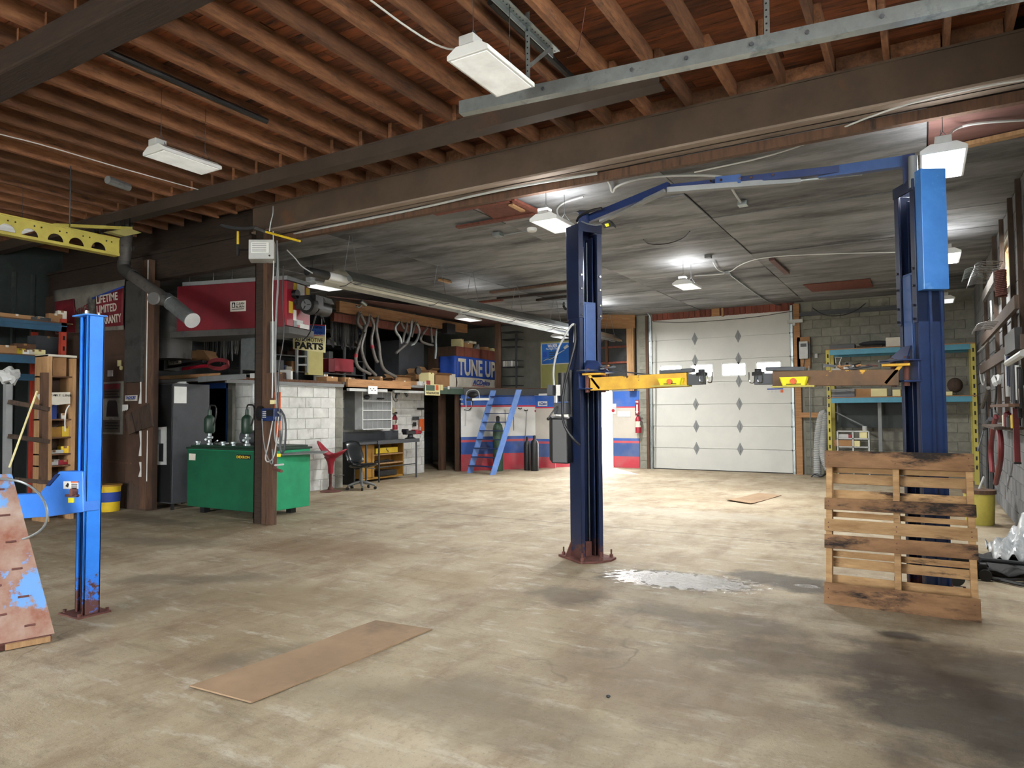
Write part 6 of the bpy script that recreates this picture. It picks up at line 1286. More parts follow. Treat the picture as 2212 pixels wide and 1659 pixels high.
# ------------------------------------------------------------------ workbench corner
BX = -10.72
pg = thing('pigeonhole_shelf', 'grey metal pigeonhole cabinet hanging on the white block wall', 'cabinet', tuple(W(815, 925, 'x', -10.5)))
def BB(px, py, v=-10.45): return W(px, py, 'x', v)
ya, yb2, za, zb = BB(783, 930).y, BB(846, 930).y, BB(800, 927).z, BB(800, 846).z
yl = BB(767, 930, -10.45).y
MB().box(-10.76, -10.46, yl, yb2, za, zb).build('case', 'grey', pg)
for q_ in (ya, yb2): MB().box(-10.46, -10.44, q_-.01, q_+.01, za, zb).build('frame_edge', 'white', pg)
rows, cols_ = 4, 6
for r_ in range(rows+1): z = za+(zb-za)*r_/rows; MB().box(-10.46, -10.43, ya, yb2, z-.008, z+.008).build('shelf', 'white', pg)
for c_ in range(1, cols_):
    for r_ in range(rows):
        y_ = ya+(yb2-ya)*c_/cols_; z = za+(zb-za)*r_/rows; hh = (zb-za)/rows
        MB().tube([(-10.44, y_, z+.01), (-10.455, y_-.004, z+hh*.5), (-10.44, y_, z+hh-.01)], .004, 5, 1).build('divider', 'lightgrey', pg)
one('black_rag', MB().ball(tuple(BB(793, 858, -10.42)), .05, 1, 1.6, 1), 'black', 'black rag-like cap in the top row of the pigeonholes', 'cap')
one('black_tool', MB().cyl(BB(816, 861, -10.41), BB(829, 861, -10.41), .02, seg=6), 'black', 'thin black tool on the second pigeonhole shelf', 'tool')
wbn = thing('workbench', 'dark steel workbench with a pipe frame along the white block wall', 'workbench', (-10.4, 11.9, 0))
zt3 = .88; by0, by1, by2 = BB(760, 960, -10.1).y, BB(815, 960, -10.1).y, BB(905, 955, -10.1).y
by0 = W(757, 960, 'x', -10.3).y
MB().box(-10.75, -10.1, by0, by2, zt3-.05, zt3).build('top', 'darkgrey', wbn, bevel=.004)
MB().box(-10.12, -10.08, by1, by2, zt3-.06, zt3+.02).build('front_lip', 'darkgrey', wbn)
MB().box(-10.75, -10.72, by0, BB(862, 940, -10.7).y, zt3, zt3+.2).build('back_board', 'darkgrey', wbn)
MB().box(-10.75, -10.2, by0, by0+.04, 0, zt3-.05).build('end_panel', 'black', wbn)
for y_ in (by1+.1, by2-.05, by0+.3): MB().cyl((-10.14, y_, 0), (-10.14, y_, zt3-.05), .02, seg=8).build('leg', 'darkgrey', wbn)
MB().cyl((-10.14, by1+.1, .32), (-10.14, by2-.05, .32), .014, seg=6).build('stretcher', 'darkgrey', wbn)
cb = thing('yellow_cabinet', 'mustard wooden cubby cabinet under the workbench', 'cabinet', (-10.5, 11.9, 0))
cy_, cz_ = W(778, 970, 'x', -10.35).y, zt3-.08; cy2 = BB(872, 970, -10.35).y
MB().box(-10.7, -10.35, cy_, cy_+.03, .05, cz_).box(-10.7, -10.35, cy2-.03, cy2, .05, cz_).box(-10.7, -10.69, cy_, cy2, .05, cz_).box(-10.7, -10.35, cy_, cy2, .05, .09).build('case', 'mustard', cb)
MB().box(-10.37, -10.34, cy_, cy_+(cy2-cy_)*.3, .1, cz_).build('door', 'mustard', cb)
for z in (.36, .56): MB().box(-10.7, -10.34, cy_+(cy2-cy_)*.3, cy2, z, z+.03).build('shelf', 'lumber', cb)
MB().box(-10.6, -10.36, cy_+(cy2-cy_)*.35, cy2-.2, .6, .72).build('drawer', 'traf_yellow', cb)
one('black_pan', MB().box(-10.6, -10.3, cy_+(cy2-cy_)*.4, cy2-.3, .1, .22), 'black', 'black oil pan in the bottom of the mustard cabinet', 'pan', bevel=.01)
one('tool_bundle', MB().cyl((-10.4, cy_+.5, .41), (-10.38, cy2-.5, .43), .03, seg=8).cyl((-10.45, cy_+.6, .43), (-10.4, cy2-.3, .41), .02, seg=6), 'black', 'dark tools on the middle board of the mustard cabinet', 'tools')
vi = thing('bench_vise', 'black and red bench vise at the right end of the workbench', 'vise', tuple(W(895, 955, 'x', -10.25)))
vy = BB(890, 945, -10.25).y
MB().lathe((-10.3, vy, zt3), [(0, 0), (.13, 0), (.13, .02), (.07, .05), (.06, .1), (.08, .13), (0, .13)], 16).build('base', 'black', vi)
MB().box(-10.36, -10.22, vy-.22, vy+.12, zt3+.11, zt3+.2).box(-10.37, -10.21, vy-.24, vy-.16, zt3+.16, zt3+.24).build('body', 'black', vi, bevel=.015)
MB().cyl((-10.29, vy+.1, zt3+.15), (-10.29, vy+.36, zt3+.15), .045, seg=12).box(-10.35, -10.23, vy+.1, vy+.2, zt3+.12, zt3+.22).build('jaw', 'redbright', vi)
MB().cyl((-10.29, vy+.36, zt3+.03), (-10.29, vy+.36, zt3+.28), .01, seg=6).build('handle', 'chrome', vi)
def extinguisher(c, label, h=.42, r=.065):
    t = thing('fire_extinguisher', label, 'fire extinguisher', c)
    x, y, z = c
    MB().lathe(c, [(0, 0), (r, 0), (r, h*.72), (r*.6, h*.85), (r*.3, h*.88), (0, h*.9)], 18).build('cylinder', 'redbright', t)
    MB().lathe((x, y, z+h*.3), [(r*1.02, 0), (r*1.02, h*.3)], 18).build('label', 'boxwhite', t)
    MB().box(x-.02, x+.02, y-.03, y+.03, z+h*.88, z+h*.95).bar((x-.05, y-.03, z+h*.97), (x+.08, y-.03, z+h*1.05), .02, .012).build('valve', 'black', t)
    MB().tube([(x+.02, y-.02, z+h*.93), (x+.09, y-.05, z+h*.8), (x+.08, y-.05, z+h*.4)], .01, 6, 1).build('hose', 'black', t)
p = BB(853, 928, -10.68); extinguisher((-10.68, p.y, p.z), 'small red fire extinguisher on the block wall right of the pigeonholes', .38)
one('orange_plate', MB().bx('x', -10.74, .02, (905, 905), (915, 931)), 'orange', 'orange plate at the end of the white block wall above the vise', 'plate')
one('black_bar', MB().bx('x', -10.72, .04, (901, 881), (916, 885)), 'black', 'black handle-like bar at the end of the white block wall', 'bar')
for a_, b_, m_, l_ in (((891, 900), (904, 907), 'darkgrey', 'dark bracket plate on the block wall above the switch'), ((892, 912), (898, 921), 'black', 'black wall switch on the block wall'), ((851, 890), (857, 894), 'black', 'tiny black holder right of the pigeonholes'), ((848, 880), (851, 892), 'cream', 'narrow cream strip right of the pigeonholes'), ((761, 918), (766, 928), 'grey', 'grey socket left of the pigeonholes')):
    one('wall_fitting', MB().bx('x', -10.74, .02, a_, b_), m_, l_, 'fitting')
one('strip_lamp', MB().bx('x', -10.1, .08, (749, 840), (831, 846)), 'lightgrey', 'long grey strip lamp under the wooden plank over the workbench', 'lamp')
one('strip_lamp', MB().bx('x', -10.15, .06, (848, 844), (920, 849)), 'lightgrey', 'second strip lamp right of the hanging white card', 'lamp')
t = thing('card', 'white scribbled card hanging from the plank over the workbench', 'card', tuple(BB(805, 845, -9.98)))
MB().bx('x', -9.98, .006, (795, 834), (815, 851)).build('sheet', 'paper', t)
for i in range(4): MB().bx('x', -9.974, .002, (799+i*3.4, 838+i % 2*4), (801.5+i*3.4, 841+i % 2*4)).build('scribble', 'grey', t)
t = thing('small_sign', 'pale green sign with dark lettering hanging at the mezzanine corner', 'sign', tuple(BB(933, 842, -10.03)))
MB().bx('x', -10.03, .008, (918, 830), (950, 854)).build('board', 'cream', t); MB().bx('x', -10.022, .003, (920, 832), (939, 844)).build('picture', 'fasciagreen', t); MB().bx('x', -10.022, .003, (941, 832), (947, 843)).build('red_block', 'orange', t)
p = (W(920, 846, 'x', -10.02)+W(948, 852, 'x', -10.02))/2; text('WEALPUATOR', 'ink', t, (-10.018, p.y, p.z), (0, 1, 0), (0, 0, 1), abs(W(920, 846, 'x', -10.02).y-W(948, 852, 'x', -10.02).y), .055, .02)
one('sticker', MB().bx('x', -10.04, .004, (951, 831), (957, 843)), 'cream', 'small cream sticker on the green fascia', 'sticker')
one('sticker', MB().bx('x', -10.04, .004, (967, 834), (971, 841)), 'paper', 'small white sticker on the green fascia', 'sticker')
t = thing('air_gun', 'black air tool hanging with its hose under the strip lamps', 'tool', tuple(BB(856, 850, -10.2)))
MB().bar(BB(850, 846, -10.2), BB(862, 850, -10.2), .05, .05).bar(BB(858, 848, -10.2), BB(855, 860, -10.2), .04, .04).build('body', 'black', t)
MB().tube([BB(848, 855, -10.2), BB(850, 864, -10.2), BB(857, 870, -10.2), BB(858, 862, -10.2)], .008, 5, 1).build('hose', 'black', t)
one('black_tool', MB().bar(BB(874, 846, -10.2), BB(880, 856, -10.2), .03, .05), 'black', 'black clamp-like tool hanging right of the air gun', 'tool')

# bar stool
c = W(714, 1062, 'z', 0); st = thing('bar_stool', 'red moulded bar stool with a rusty foot', 'stool', (c.x, c.y, 0))
cx, cy = c.x, c.y
MB().lathe((cx, cy, 0), [(0, 0), (.2, 0), (.2, .01), (.06, .04), (.035, .1)], 24).build('foot', 'rust', st)
MB().cyl((cx, cy, .05), (cx, cy, .42), .027, seg=14).build('column', 'rust', st)
MB().tube([(cx+.02, cy+.05, .3), (cx+.1, cy+.2, .3), (cx+.13, cy+.23, .3)], .01, 6).build('foot_rest', 'pipegrey', st)
sr, sfw = ri, Vector((-ri.y, ri.x, 0))
prof = [(.05, .38), (.055, .5), (.07, .6), (.11, .67), (.16, .7)]
MB().lathe((cx, cy, 0), [(.04, .34), (.05, .38), (.052, .48), (.065, .56), (.1, .63), (.13, .665)], 24).build('seat_stem', 'redbright', st, smooth=True)
def shell(u, v):
    a = 2*PI*u; r = .05+.2*v; side = math.cos(a)   # side>0: right (low lip), side<0: left (backrest)
    z = .64+.07*v*v+(.26*max(0, -side)**1.5)*v**1.5+.1*max(0, side)**2*v*v
    k = r*(1+.2*max(0, side)*v)
    return Vector((cx, cy, z))+sr*(math.cos(a)*k)+sfw*(math.sin(a)*k*.85)
MB().grid(shell, 28, 8).build('seat', 'redbright', st, solid=.018, smooth=True)
# swivel chair
c = W(780, 1057, 'z', 0); ch = thing('office_chair', 'black swivel chair with a grey five-star base', 'chair', (c.x, c.y, 0))
cx, cy = c.x, c.y
for k in range(5):
    a = 2*PI*k/5+.5; dx, dy = math.cos(a), math.sin(a); lg = MB().tube([(cx, cy, .15), (cx+dx*.12, cy+dy*.12, .13), (cx+dx*.28, cy+dy*.28, .08)], [.03, .028, .02], 8).build('leg', 'grey', ch)
    MB().cyl((cx+dx*.28-dy*.02, cy+dy*.28+dx*.02, .03), (cx+dx*.28+dy*.02, cy+dy*.28-dx*.02, .03), .03, seg=12).build('caster', 'black', lg)
MB().cyl((cx, cy, .12), (cx, cy, .42), .03, seg=12).cyl((cx, cy, .12), (cx, cy, .28), .04, seg=12).build('gas_column', 'grey', ch)
sr_old, sfw_old = sr, sfw; sr = (ri*.8-Vector((-ri.y, ri.x, 0))*.6).normalized(); sfw = Vector((-sr.y, sr.x, 0))
def cushion(f, th_, nm):
    n = 12; m = MB()
    for s_ in (1, -1): m.grid(lambda u, v, s_=s_: f(u, v, s_*th_*(1-(2*u-1)**4)**.5*(1-(2*v-1)**4)**.5), n, n)
    return m.build(nm, 'leather', ch, smooth=True)
def sq(u, v, k=.22): a, b = 2*u-1, 2*v-1; return a*math.sqrt(1-b*b*.3), b*math.sqrt(1-a*a*.3)
def seat_f(u, v, t_): a, b = sq(u, v); return Vector((cx, cy, .47+t_+.02*a))+sr*(a*.25+.05)+sfw*(b*.23)
cushion(seat_f, .045, 'seat')
def back_f(u, v, t_): a, b = sq(u, v); q = Vector((cx, cy, .72+b*.23))+sr*(-.22-.09*b+t_)+sfw*(a*.23); return q
cushion(back_f, .04, 'backrest')
MB().tube([Vector((cx, cy, .42)), Vector((cx, cy, .38))+sr*-.2, Vector((cx, cy, .5))+sr*-.3, Vector((cx, cy, .65))+sr*-.26], .018, 8, 1).build('back_support', 'black', ch)
MB().cyl(Vector((cx, cy, .43))+sr*.1, Vector((cx, cy, .42))+sr*.4, .01, seg=6).build('lever', 'grey', ch)

sr, sfw = sr_old, sfw_old
# ------------------------------------------------------------------ stairs, cylinders, doors at the striped wall
sd_ = thing('ship_stairs', 'steep blue steel stairs leading up to the mezzanine', 'stairs', (-9.3, 14.14, 0))
f0, f1 = W(1010, 1022, 'z', 0), W(1060, 1026, 'z', 0); t0, t1 = W(1071, 848, 'z', 2.03), W(1140, 846, 'z', 2.03)
t1 = t0+(f1-f0)*1.0+Vector((0, 0, 0)); 
t0 = Vector((-9.42, 14.98, 2.05)); t1 = Vector((-8.62, 14.9, 2.05))
for a_, b_ in ((f0, t0), (f1, t1)):
    d2 = (b_-a_); hv = Vector((d2.x, d2.y, 0)).normalized(); off = hv*.14
    MB().prism([a_-off*.2, a_+off, b_+off*.6, b_-off*.6+Vector((0, 0, .0))], (f1-f0).normalized()*.02).build('stringer', 'ladderblue', sd_)
for i in range(9):
    f = (i+.8)/9.6; a_, b_ = f0.lerp(t0, f), f1.lerp(t1, f); hv = Vector(((t0-f0).x, (t0-f0).y, 0)).normalized()
    MB().prism([a_-hv*.05, b_-hv*.05, b_+hv*.13, a_+hv*.13], (0, 0, .02)).build('step', 'navy', sd_)
def gas(px_, py_, r, h, mt, label, cat='gas cylinder', d=0, g='gas cylinders'):
    c = W(px_, py_, 'z', 0); t = thing('gas_cylinder', label, cat, (c.x, c.y, 0), 0, g)
    MB().lathe((c.x, c.y, 0), [(0, 0), (r*.95, 0), (r, .02), (r, h*.76), (r*.85, h*.83), (r*.4, h*.88), (r*.32, h*.9), (0, h*.9)], 20).build('bottle', mt, t, smooth=True)
    MB().lathe((c.x, c.y, h*.88), [(0, 0), (r*.35, 0), (r*.38, h*.1), (r*.2, h*.12), (0, h*.12)], 12).build('valve_cap', 'black', t)
gas(1076, 1017, .13, 1.4, 'cylgreen', 'tall green gas cylinder behind the blue stairs')
gas(1139, 1016, .085, .86, 'black', 'left black gas cylinder at the striped wall')
gas(1155, 1017, .105, .9, 'black', 'right and wider black gas cylinder beside the door frame')
# white framed open door with a shop sign
dr_ = thing('side_door', 'white-edged door with painted stripes and a small shop plate', 'door', (-8.5, 16.4, 0))
DA, DB = W(1149, 1005, 'y', 16.3), W(1200, 1005, 'y', 16.3)
MB().box(DA.x-.02, DB.x, 16.28, 16.31, 0.02, 1.93).build('leaf', 'stripes', dr_)
MB().box(DA.x-.07, DA.x-.02, 16.26, 16.33, .02, 1.97).box(DA.x-.07, DB.x+.04, 16.26, 16.33, 1.93, 1.98).box(DB.x-.01, DB.x+.05, 16.27, 16.33, .9, 1.95).build('frame', 'white', dr_)
MB().bx('y', 16.272, .006, (1162, 867), (1182, 877)).build('plate', 'paper', dr_); pxtext('ACDelco', 'inkblue', dr_, 'y', 16.27, (1164, 869), (1181, 875), .03, .25)
MB().cyl((W(1156, 890, 'y', 16.27).x, 16.27, W(1156, 888, 'y', 16.27).z), (W(1156, 890, 'y', 16.27).x, 16.265, W(1156, 888, 'y', 16.27).z), .03, seg=14).build('round_sign', 'stripered', dr_)
t = thing('folding_chair', 'grey folding chair hung on the jamb with a black bag and papers', 'chair', tuple(W(1015, 880, 'y', 14.4)))
def FC(px, py, yv=14.4): return W(px, py, 'y', yv)
MB().tube([FC(1005, 920), FC(1007, 890), FC(1006, 855), FC(1010, 843), FC(1025, 841), FC(1034, 845), FC(1036, 860)], .012, 8, 1).tube([FC(1002, 886), FC(1020, 888), FC(1018, 868)], .012, 6, 1).build('frame', 'lightgrey', t)
MB().prism([FC(1006, 861), FC(1036, 859), FC(1040, 865), FC(1008, 866)], (0, .1, 0)).build('seat', 'darkgrey', t)
one('black_bag', MB().ball(tuple(FC(1021, 853, 14.36)), .1, 1.5, .5, .8), 'black', 'shiny black bag stuffed in the hung folding chair', 'bag')
one('paper_stack', MB().bx('y', 14.3, .15, (1020, 860), (1050, 865)), 'paper', 'stack of white papers on the hung folding chair', 'papers')
tube('chair_strap', [FC(1003, 885), FC(1013, 888), FC(1020, 878), FC(1021, 866)], .012, 'black', 'black strap hanging under the hung folding chair', 'strap')
t = thing('latch_set', 'white-tipped handle pieces on the brown jamb', 'handle', tuple(FC(997, 873, 14.45)))
for q in ((994, 862), (996, 872)): MB().bar(FC(q[0], q[1], 14.46), FC(q[0]+5, q[1]+1, 14.46), .03, .04).build('knob', 'lightgrey', t)
dv = Vector((1.4, 1.9, 0)).normalized(); dn = Vector((dv.y, -dv.x, 0))
def DW(px, py):   # point on the striped diagonal wall
    d = r2*((px-1106)/F)-u2*((py-829.5)/F)+fw; o = Vector((0, 0, EYE)); p0 = Vector((-10.15, 14.6, 0)); return o+d*((p0-o).dot(dn)/d.dot(dn))+dn*.03
for i, (q, l_) in enumerate((((1110, 884), 'left horn-shaped hook'), ((1122, 884), 'middle horn-shaped hook'), ((1135, 888), 'round black hook with a wire'))):
    c = DW(*q); one('wall_hook', MB().tube([c-dv*.05+Vector((0, 0, .03)), c+dn*.04, c+dv*.05+Vector((0, 0, .03))], .014, 6, 1), 'black', l_+' on the striped wall behind the stairs', 'hook')
tube('wire', [DW(1136, 890), DW(1135, 930), DW(1132, 960)], .008, 'grey', 'thin wire down the striped wall right of the stairs', 'cable')
for px_ in (1090, 1108): tube('wire', [DW(px_, 885), DW(px_+1, 930)], .006, 'black', 'thin dark wire behind the stairs, %s one' % ('left' if px_ < 1100 else 'right'), 'cable')
one('blue_board', MB().bx('y', 17.2, .03, (1178, 832), (1240, 855)), 'stripeblue', 'blue board above the side door', 'board')
# things on the right striped wall
p = W(1379, 905, 'y', 17.38); extinguisher((p.x, 17.36, W(1379, 935, 'y', 17.38).z), 'white-labelled red fire extinguisher on the striped wall beside the block pier', .5, .075)
ea = thing('extinguisher_sign', 'red arrow sign above the fire extinguisher', 'sign', tuple(W(1376, 880, 'y', 17.44)))
MB().bx('y', 17.45, .008, (1372, 864), (1380, 897)).build('plate', 'redbright', ea); MB().pxprism([(1374.5, 874), (1377.5, 874), (1377.5, 888), (1379, 888), (1376, 895), (1373, 888), (1374.5, 888)], 'y', 17.442, .006).build('arrow', 'paper', ea); pxtext('FIRE', 'paper', ea, 'y', 17.447, (1373, 866), (1379, 870), .02)
ns = thing('no_smoking_sign', 'white no smoking sign with red ring on the striped wall', 'sign', tuple(W(1325, 888, 'y', 17.45)))
MB().bx('y', 17.455, .006, (1319, 882), (1330, 894)).build('plate', 'paper', ns); c = W(1324.5, 887, 'y', 17.45)
MB().lathe((c.x, 17.453, c.z), [(.035, 0), (.045, 0), (.045, -.004), (.035, -.004)], 16, (0, 1, 0)).bar((c.x-.03, 17.45, c.z+.03), (c.x+.03, 17.45, c.z-.03), .004, .008).build('ring', 'inkred', ns)
one('small_sign', MB().bx('y', 17.455, .006, (1320, 872), (1331, 881)), 'paper', 'small white framed notice above the no smoking sign', 'sign')
one('scribble_board', MB().bx('y', 17.455, .004, (1334, 888), (1362, 900)), 'stripewhite', 'faint pale rectangle patch on the striped wall', 'patch')
for i in range(5): pass
struct('door_2', MB().box(DX1-.02, DX1+.02, YB+.06, YB+.75, 0, DZ-.03), 'white')
one('blue_notice', MB().box(DX1-.03, DX1-.022, YB+.2, YB+.5, 1.15, 1.32).box(DX1-.03, DX1-.022, YB+.2, YB+.5, .98, 1.1), 'rackcyan', 'light blue notices on the open rear door', 'notice')

# ------------------------------------------------------------------ right rear: rack, hose, cubby
rr = thing('pallet_rack', 'cyan beam and yellow upright rack at the rear right wall', 'rack', (-.4, 17.0, 0))
RY = 16.6
def RP(px, py, yv=RY): return W(px, py, 'y', yv)
xl, xr_ = RP(1787, 900).x, min(RP(2112, 900).x, .95); zt4 = RP(1950, 747).z; zm4 = RP(1850, 857).z
for xx in (xl, xr_-.08):
    for y_ in (RY, RY+.78): MB().box(xx, xx+.08, y_, y_+.07, 0, zt4).build('upright', 'paleyellow', rr)
    for i in range(14):
        z = .3+i*.18; MB().box(xx+.025, xx+.055, RY-.003, RY, z, z+.08).build('slot', 'ink', rr)
for z, mt in ((zt4, 'rackcyan'), (zm4, 'rackcyan')):
    for y_ in (RY, RY+.8): MB().box(xl+.08, xr_-.08, y_, y_+.05, z-.13, z-.02).box(xl+.08, xr_-.08, y_-.006, y_+.0, z-.05, z-.03).build('beam', mt, rr)
    MB().box(xl, xr_, RY-.01, RY+.86, z-.02, z).build('shelf_board', 'lumber_h', rr)
one('steel_sheet', MB().box(xl+.15, -.3, RY+.7, RY+.72, 1.1, 1.75), 'metalsheet', 'dark sheet leaning at the back of the rear rack', 'sheet')
one('timber_stud', MB().bx('y', RY+.3, .05, (1897, 862), (1905, 985)), 'grey', 'grey upright strip inside the rear rack', 'post')
one('brace_bar', MB().cyl(RP(1805, 890, 16.9), RP(1865, 920, 16.9), .015, seg=6), 'grey', 'thin diagonal brace inside the rear rack', 'bar')
for i, (px_, py_, w, h, mt, l_, z) in enumerate(((1820, 745, .5, .1, 'black', 'flat black machine part on top of the rear rack', zt4), (1878, 740, .5, .05, 'brownrot', 'brown flat heap on top of the rear rack', zt4), (1930, 735, .3, .2, 'boxwhite', 'white carton with brown tape on top of the rear rack', zt4), (1812, 795, .3, .05, 'lightgrey', 'grey tray behind the worn lift arm', 2.36),
        (1862, 845, .45, .17, 'cardboard', 'round brown tub on the rear rack middle shelf', zm4), (1898, 848, .3, .17, 'cream', 'cream carton on the rear rack middle shelf', zm4), (1938, 850, .15, .14, 'cream', 'pale carton edge beside the right column', zm4), (2045, 838, .2, .08, 'cream', 'small pale tub right of the right column on the rack', zm4))):
    q = RP(px_, py_, RY+.2); carton((q.x, RY+.25, z), w, .25, h, rnd.uniform(-.1, .1), mt, l_, group='cartons on the rear rack')
t = thing('file_pile', 'pile of dark papers and files on the rear rack left end', 'papers', tuple(RP(1820, 840)))
for i in range(6): q = RP(1820, 845, RY+.2); MB().box(q.x-.25+rnd.uniform(-.03, .03), q.x+.25, RY+.05, RY+.3, zm4+i*.03, zm4+.022+i*.03).build('file', rnd.choice(['grey', 'lightgrey', 'navy', 'darkgrey']), t)
one('round_stone', MB().ball(tuple(RP(2063, 832, RY+.3)), .14, 1, 1, 1.1), 'brownrot', 'rounded brown lump on the rear rack right of the column', 'lump')
one('rag_pile', MB().ball(tuple(RP(1890, 742, RY+.3)), .2, 1.6, 1, .3), 'darkgrey', 'low dark rag pile on top of the rear rack', 'rags')
t = thing('jar_stand', 'small wire stand behind the worn lift arm tip', 'stand', tuple(RP(1810, 790)))
MB().tube([RP(1806, 785), RP(1804, 772), RP(1818, 772), RP(1813, 785), RP(1815, 790)], .012, 6).box(RP(1804, 790).x, RP(1833, 790).x, RY+.1, RY+.3, RP(1810, 797).z, RP(1810, 790).z).build('stand', 'lightgrey', t)
cu = thing('cubby_shelf', 'small white four-hole cubby shelf standing inside the rear rack', 'shelf', tuple(RP(1842, 975)))
x0, x1 = RP(1808, 950).x, RP(1876, 950).x; za, zb = .05, RP(1840, 932).z
hh = (zb-za)
for xx in (x0, (x0+x1)/2, x1): MB().box(xx-.015, xx+.015, RY+.1, RY+.35, za, zb).build('panel', 'lightgrey', cu)
zs = [RP(1840, 932).z, RP(1840, 948).z, RP(1840, 966).z, RP(1840, 985).z, .5, .3, .08]
for z in zs: MB().box(x0, x1, RY+.1, RY+.35, z-.012, z+.012).build('shelf', 'lightgrey', cu)
for px_, k, w, h, mt, l_ in ((1823, 1, .2, .08, 'lightgrey', 'grey packet in the upper left hole of the cubby'), (1833, 1, .1, .07, 'redbright', 'small red box in the upper left hole of the cubby'), (1866, 1, .15, .16, 'cream', 'cream carton in the upper right hole of the cubby'), (1822, 2, .4, .13, 'cardboard', 'wide brown carton in the lower left hole of the cubby'), (1851, 2, .12, .12, 'cream', 'tilted cream carton in the lower right hole of the cubby')):
    carton((RP(px_, 950, RY+.15).x, RY+.2, zs[k]+.014), w, .15, h, rnd.uniform(-.2, .2), mt, l_, group='boxes in the cubby')
one('white_can', MB().lathe((RP(1868, 928, RY+.2).x, RY+.22, zb+.014), [(0, 0), (.05, 0), (.05, .1), (0, .1)], 14), 'lightgrey', 'white can on top of the cubby shelf', 'can')
ho = thing('extraction_hose', 'grey corrugated extraction hose standing beside the rear rack', 'hose', (-2, 17, 0))
hp = [RP(1766, 1030, 16.9), RP(1765, 960, 16.9), RP(1772, 905, 16.9), RP(1779, 888, 16.9), RP(1783, 900, 16.9), RP(1779, 940, 16.9), RP(1777, 985, 16.8), RP(1790, 1015, 16.7)]
for _ in range(3):
    q = [hp[0]]
    for i in range(len(hp)-1): q += [hp[i]*.75+hp[i+1]*.25, hp[i]*.25+hp[i+1]*.75]
    hp = q+[hp[-1]]
# resample evenly for corrugation
seg_ = [hp[0]]; acc = 0
for a_, b_ in zip(hp[:-1], hp[1:]):
    L_ = (b_-a_).length; d2 = 0
    while acc+(L_-d2) >= .02:
        d2 += .02-acc; acc = 0; seg_.append(a_.lerp(b_, d2/L_))
    acc += L_-d2
MB().tube(seg_, [(.085 if i % 2 else .074) for i in range(len(seg_))], 14).build('hose', 'hosegrey', ho)
tube('cable_heap', [RP(1752, 1030, 16.8), RP(1760, 1022, 16.8), RP(1775, 1030, 16.7), RP(1785, 1022, 16.8), RP(1792, 1030, 16.8)], .02, 'black', 'heap of black cable at the foot of the grey hose', 'cable')
one('wall_switch', MB().bx('y', 17.42, .04, (1760, 764), (1766, 773)), 'lightgrey', 'small grey switch on the rear block wall left of the rack', 'switch')
tube('cable', [W(1755, 665, 'y', 17.4), W(1780, 682, 'y', 17.4), W(1815, 683, 'y', 17.4), W(1850, 672, 'y', 17.4), W(1870, 655, 'y', 17.4)], .01, 'black', 'black cable drooping below the ceiling over the rear rack', 'cable')
one('black_strip', MB().bx('y', 17.4, .05, (1722, 668), (1940, 676)), 'darkgrey', 'dark strip along the top of the rear block wall', 'strip')

# ------------------------------------------------------------------ right wall: studs, pipe clamps, tools
def RW(px, py, v=.93): return W(px, py, 'x', v)
for px_, w in ((2130, .05), (2152, .06), (2168, .05), (2188, .07), (2206, .06)):
    q = RW(px_, 800); one('wall_stud', MB().box(.93, .98, q.y-w*.5, q.y+w*.5, 1.3, ZC-.02), 'brownrot', 'bare timber stud on the right block wall, %s' % {2130: 'farthest one by the rack', 2152: 'second from the rack', 2168: 'just before the small window', 2188: 'just after the small window', 2206: 'nearest at the right edge'}[px_], 'stud', 'studs on the right wall')
for i, (a_, b_, m_, l_) in enumerate((((2122, 745), (2196, 640), 'brownrot', 'upper dark board sloping along the right wall'), ((2120, 808), (2210, 722), 'brownrot', 'middle dark board along the right wall'), ((2125, 640), (2150, 600), 'pipegrey', 'dark board behind the wire clamps'))):
    p, q = RW(*a_, .84), RW(*b_, .84); zz_ = (p.z+q.z)/2; one('wall_rail', MB().box(.82, .86, q.y, p.y, zz_-.07, zz_+.07), m_, l_, 'rail')
for g_, (ya_, z_, n, mt) in enumerate((((RW(2160, 650).y), 3.32, 16, 'chrome'), ((RW(2135, 600).y), 3.62, 9, 'galv'), ((RW(2172, 740).y), 2.55, 9, 'pipegrey'))):
    for i in range(n):
        y_ = ya_-.12*(n/2-i); one('wire_hook', MB().tube([(.9, y_, z_), (.72, y_, z_+.03), (.6, y_, z_), (.6, y_, z_-.04)], .006, 5, 1), mt, ORD[i]+[' bright wire peg from the near end of the dense row, right wall', ' thin wire peg from the near end of the far row by the ceiling', ' dull wire loop from the near end above the black tool roll'][g_], 'hook', ['bright wire pegs on the right wall', 'wire pegs near the ceiling', 'wire loops above the black tool'][g_])
sp_ = thing('coil_spring', 'rust-coloured coil spring standing against the right wall by the small window', 'spring', tuple(RW(2163, 620)))
c0, c1 = RW(2163, 640, .8), RW(2161, 585, .8)
MB().tube([Vector((c0.x+.05*math.cos(k*.8), c0.y+.05*math.sin(k*.8), c0.z+(c1.z-c0.z)*k/110)) for k in range(111)], .012, 5).build('coil', 'rust', sp_)
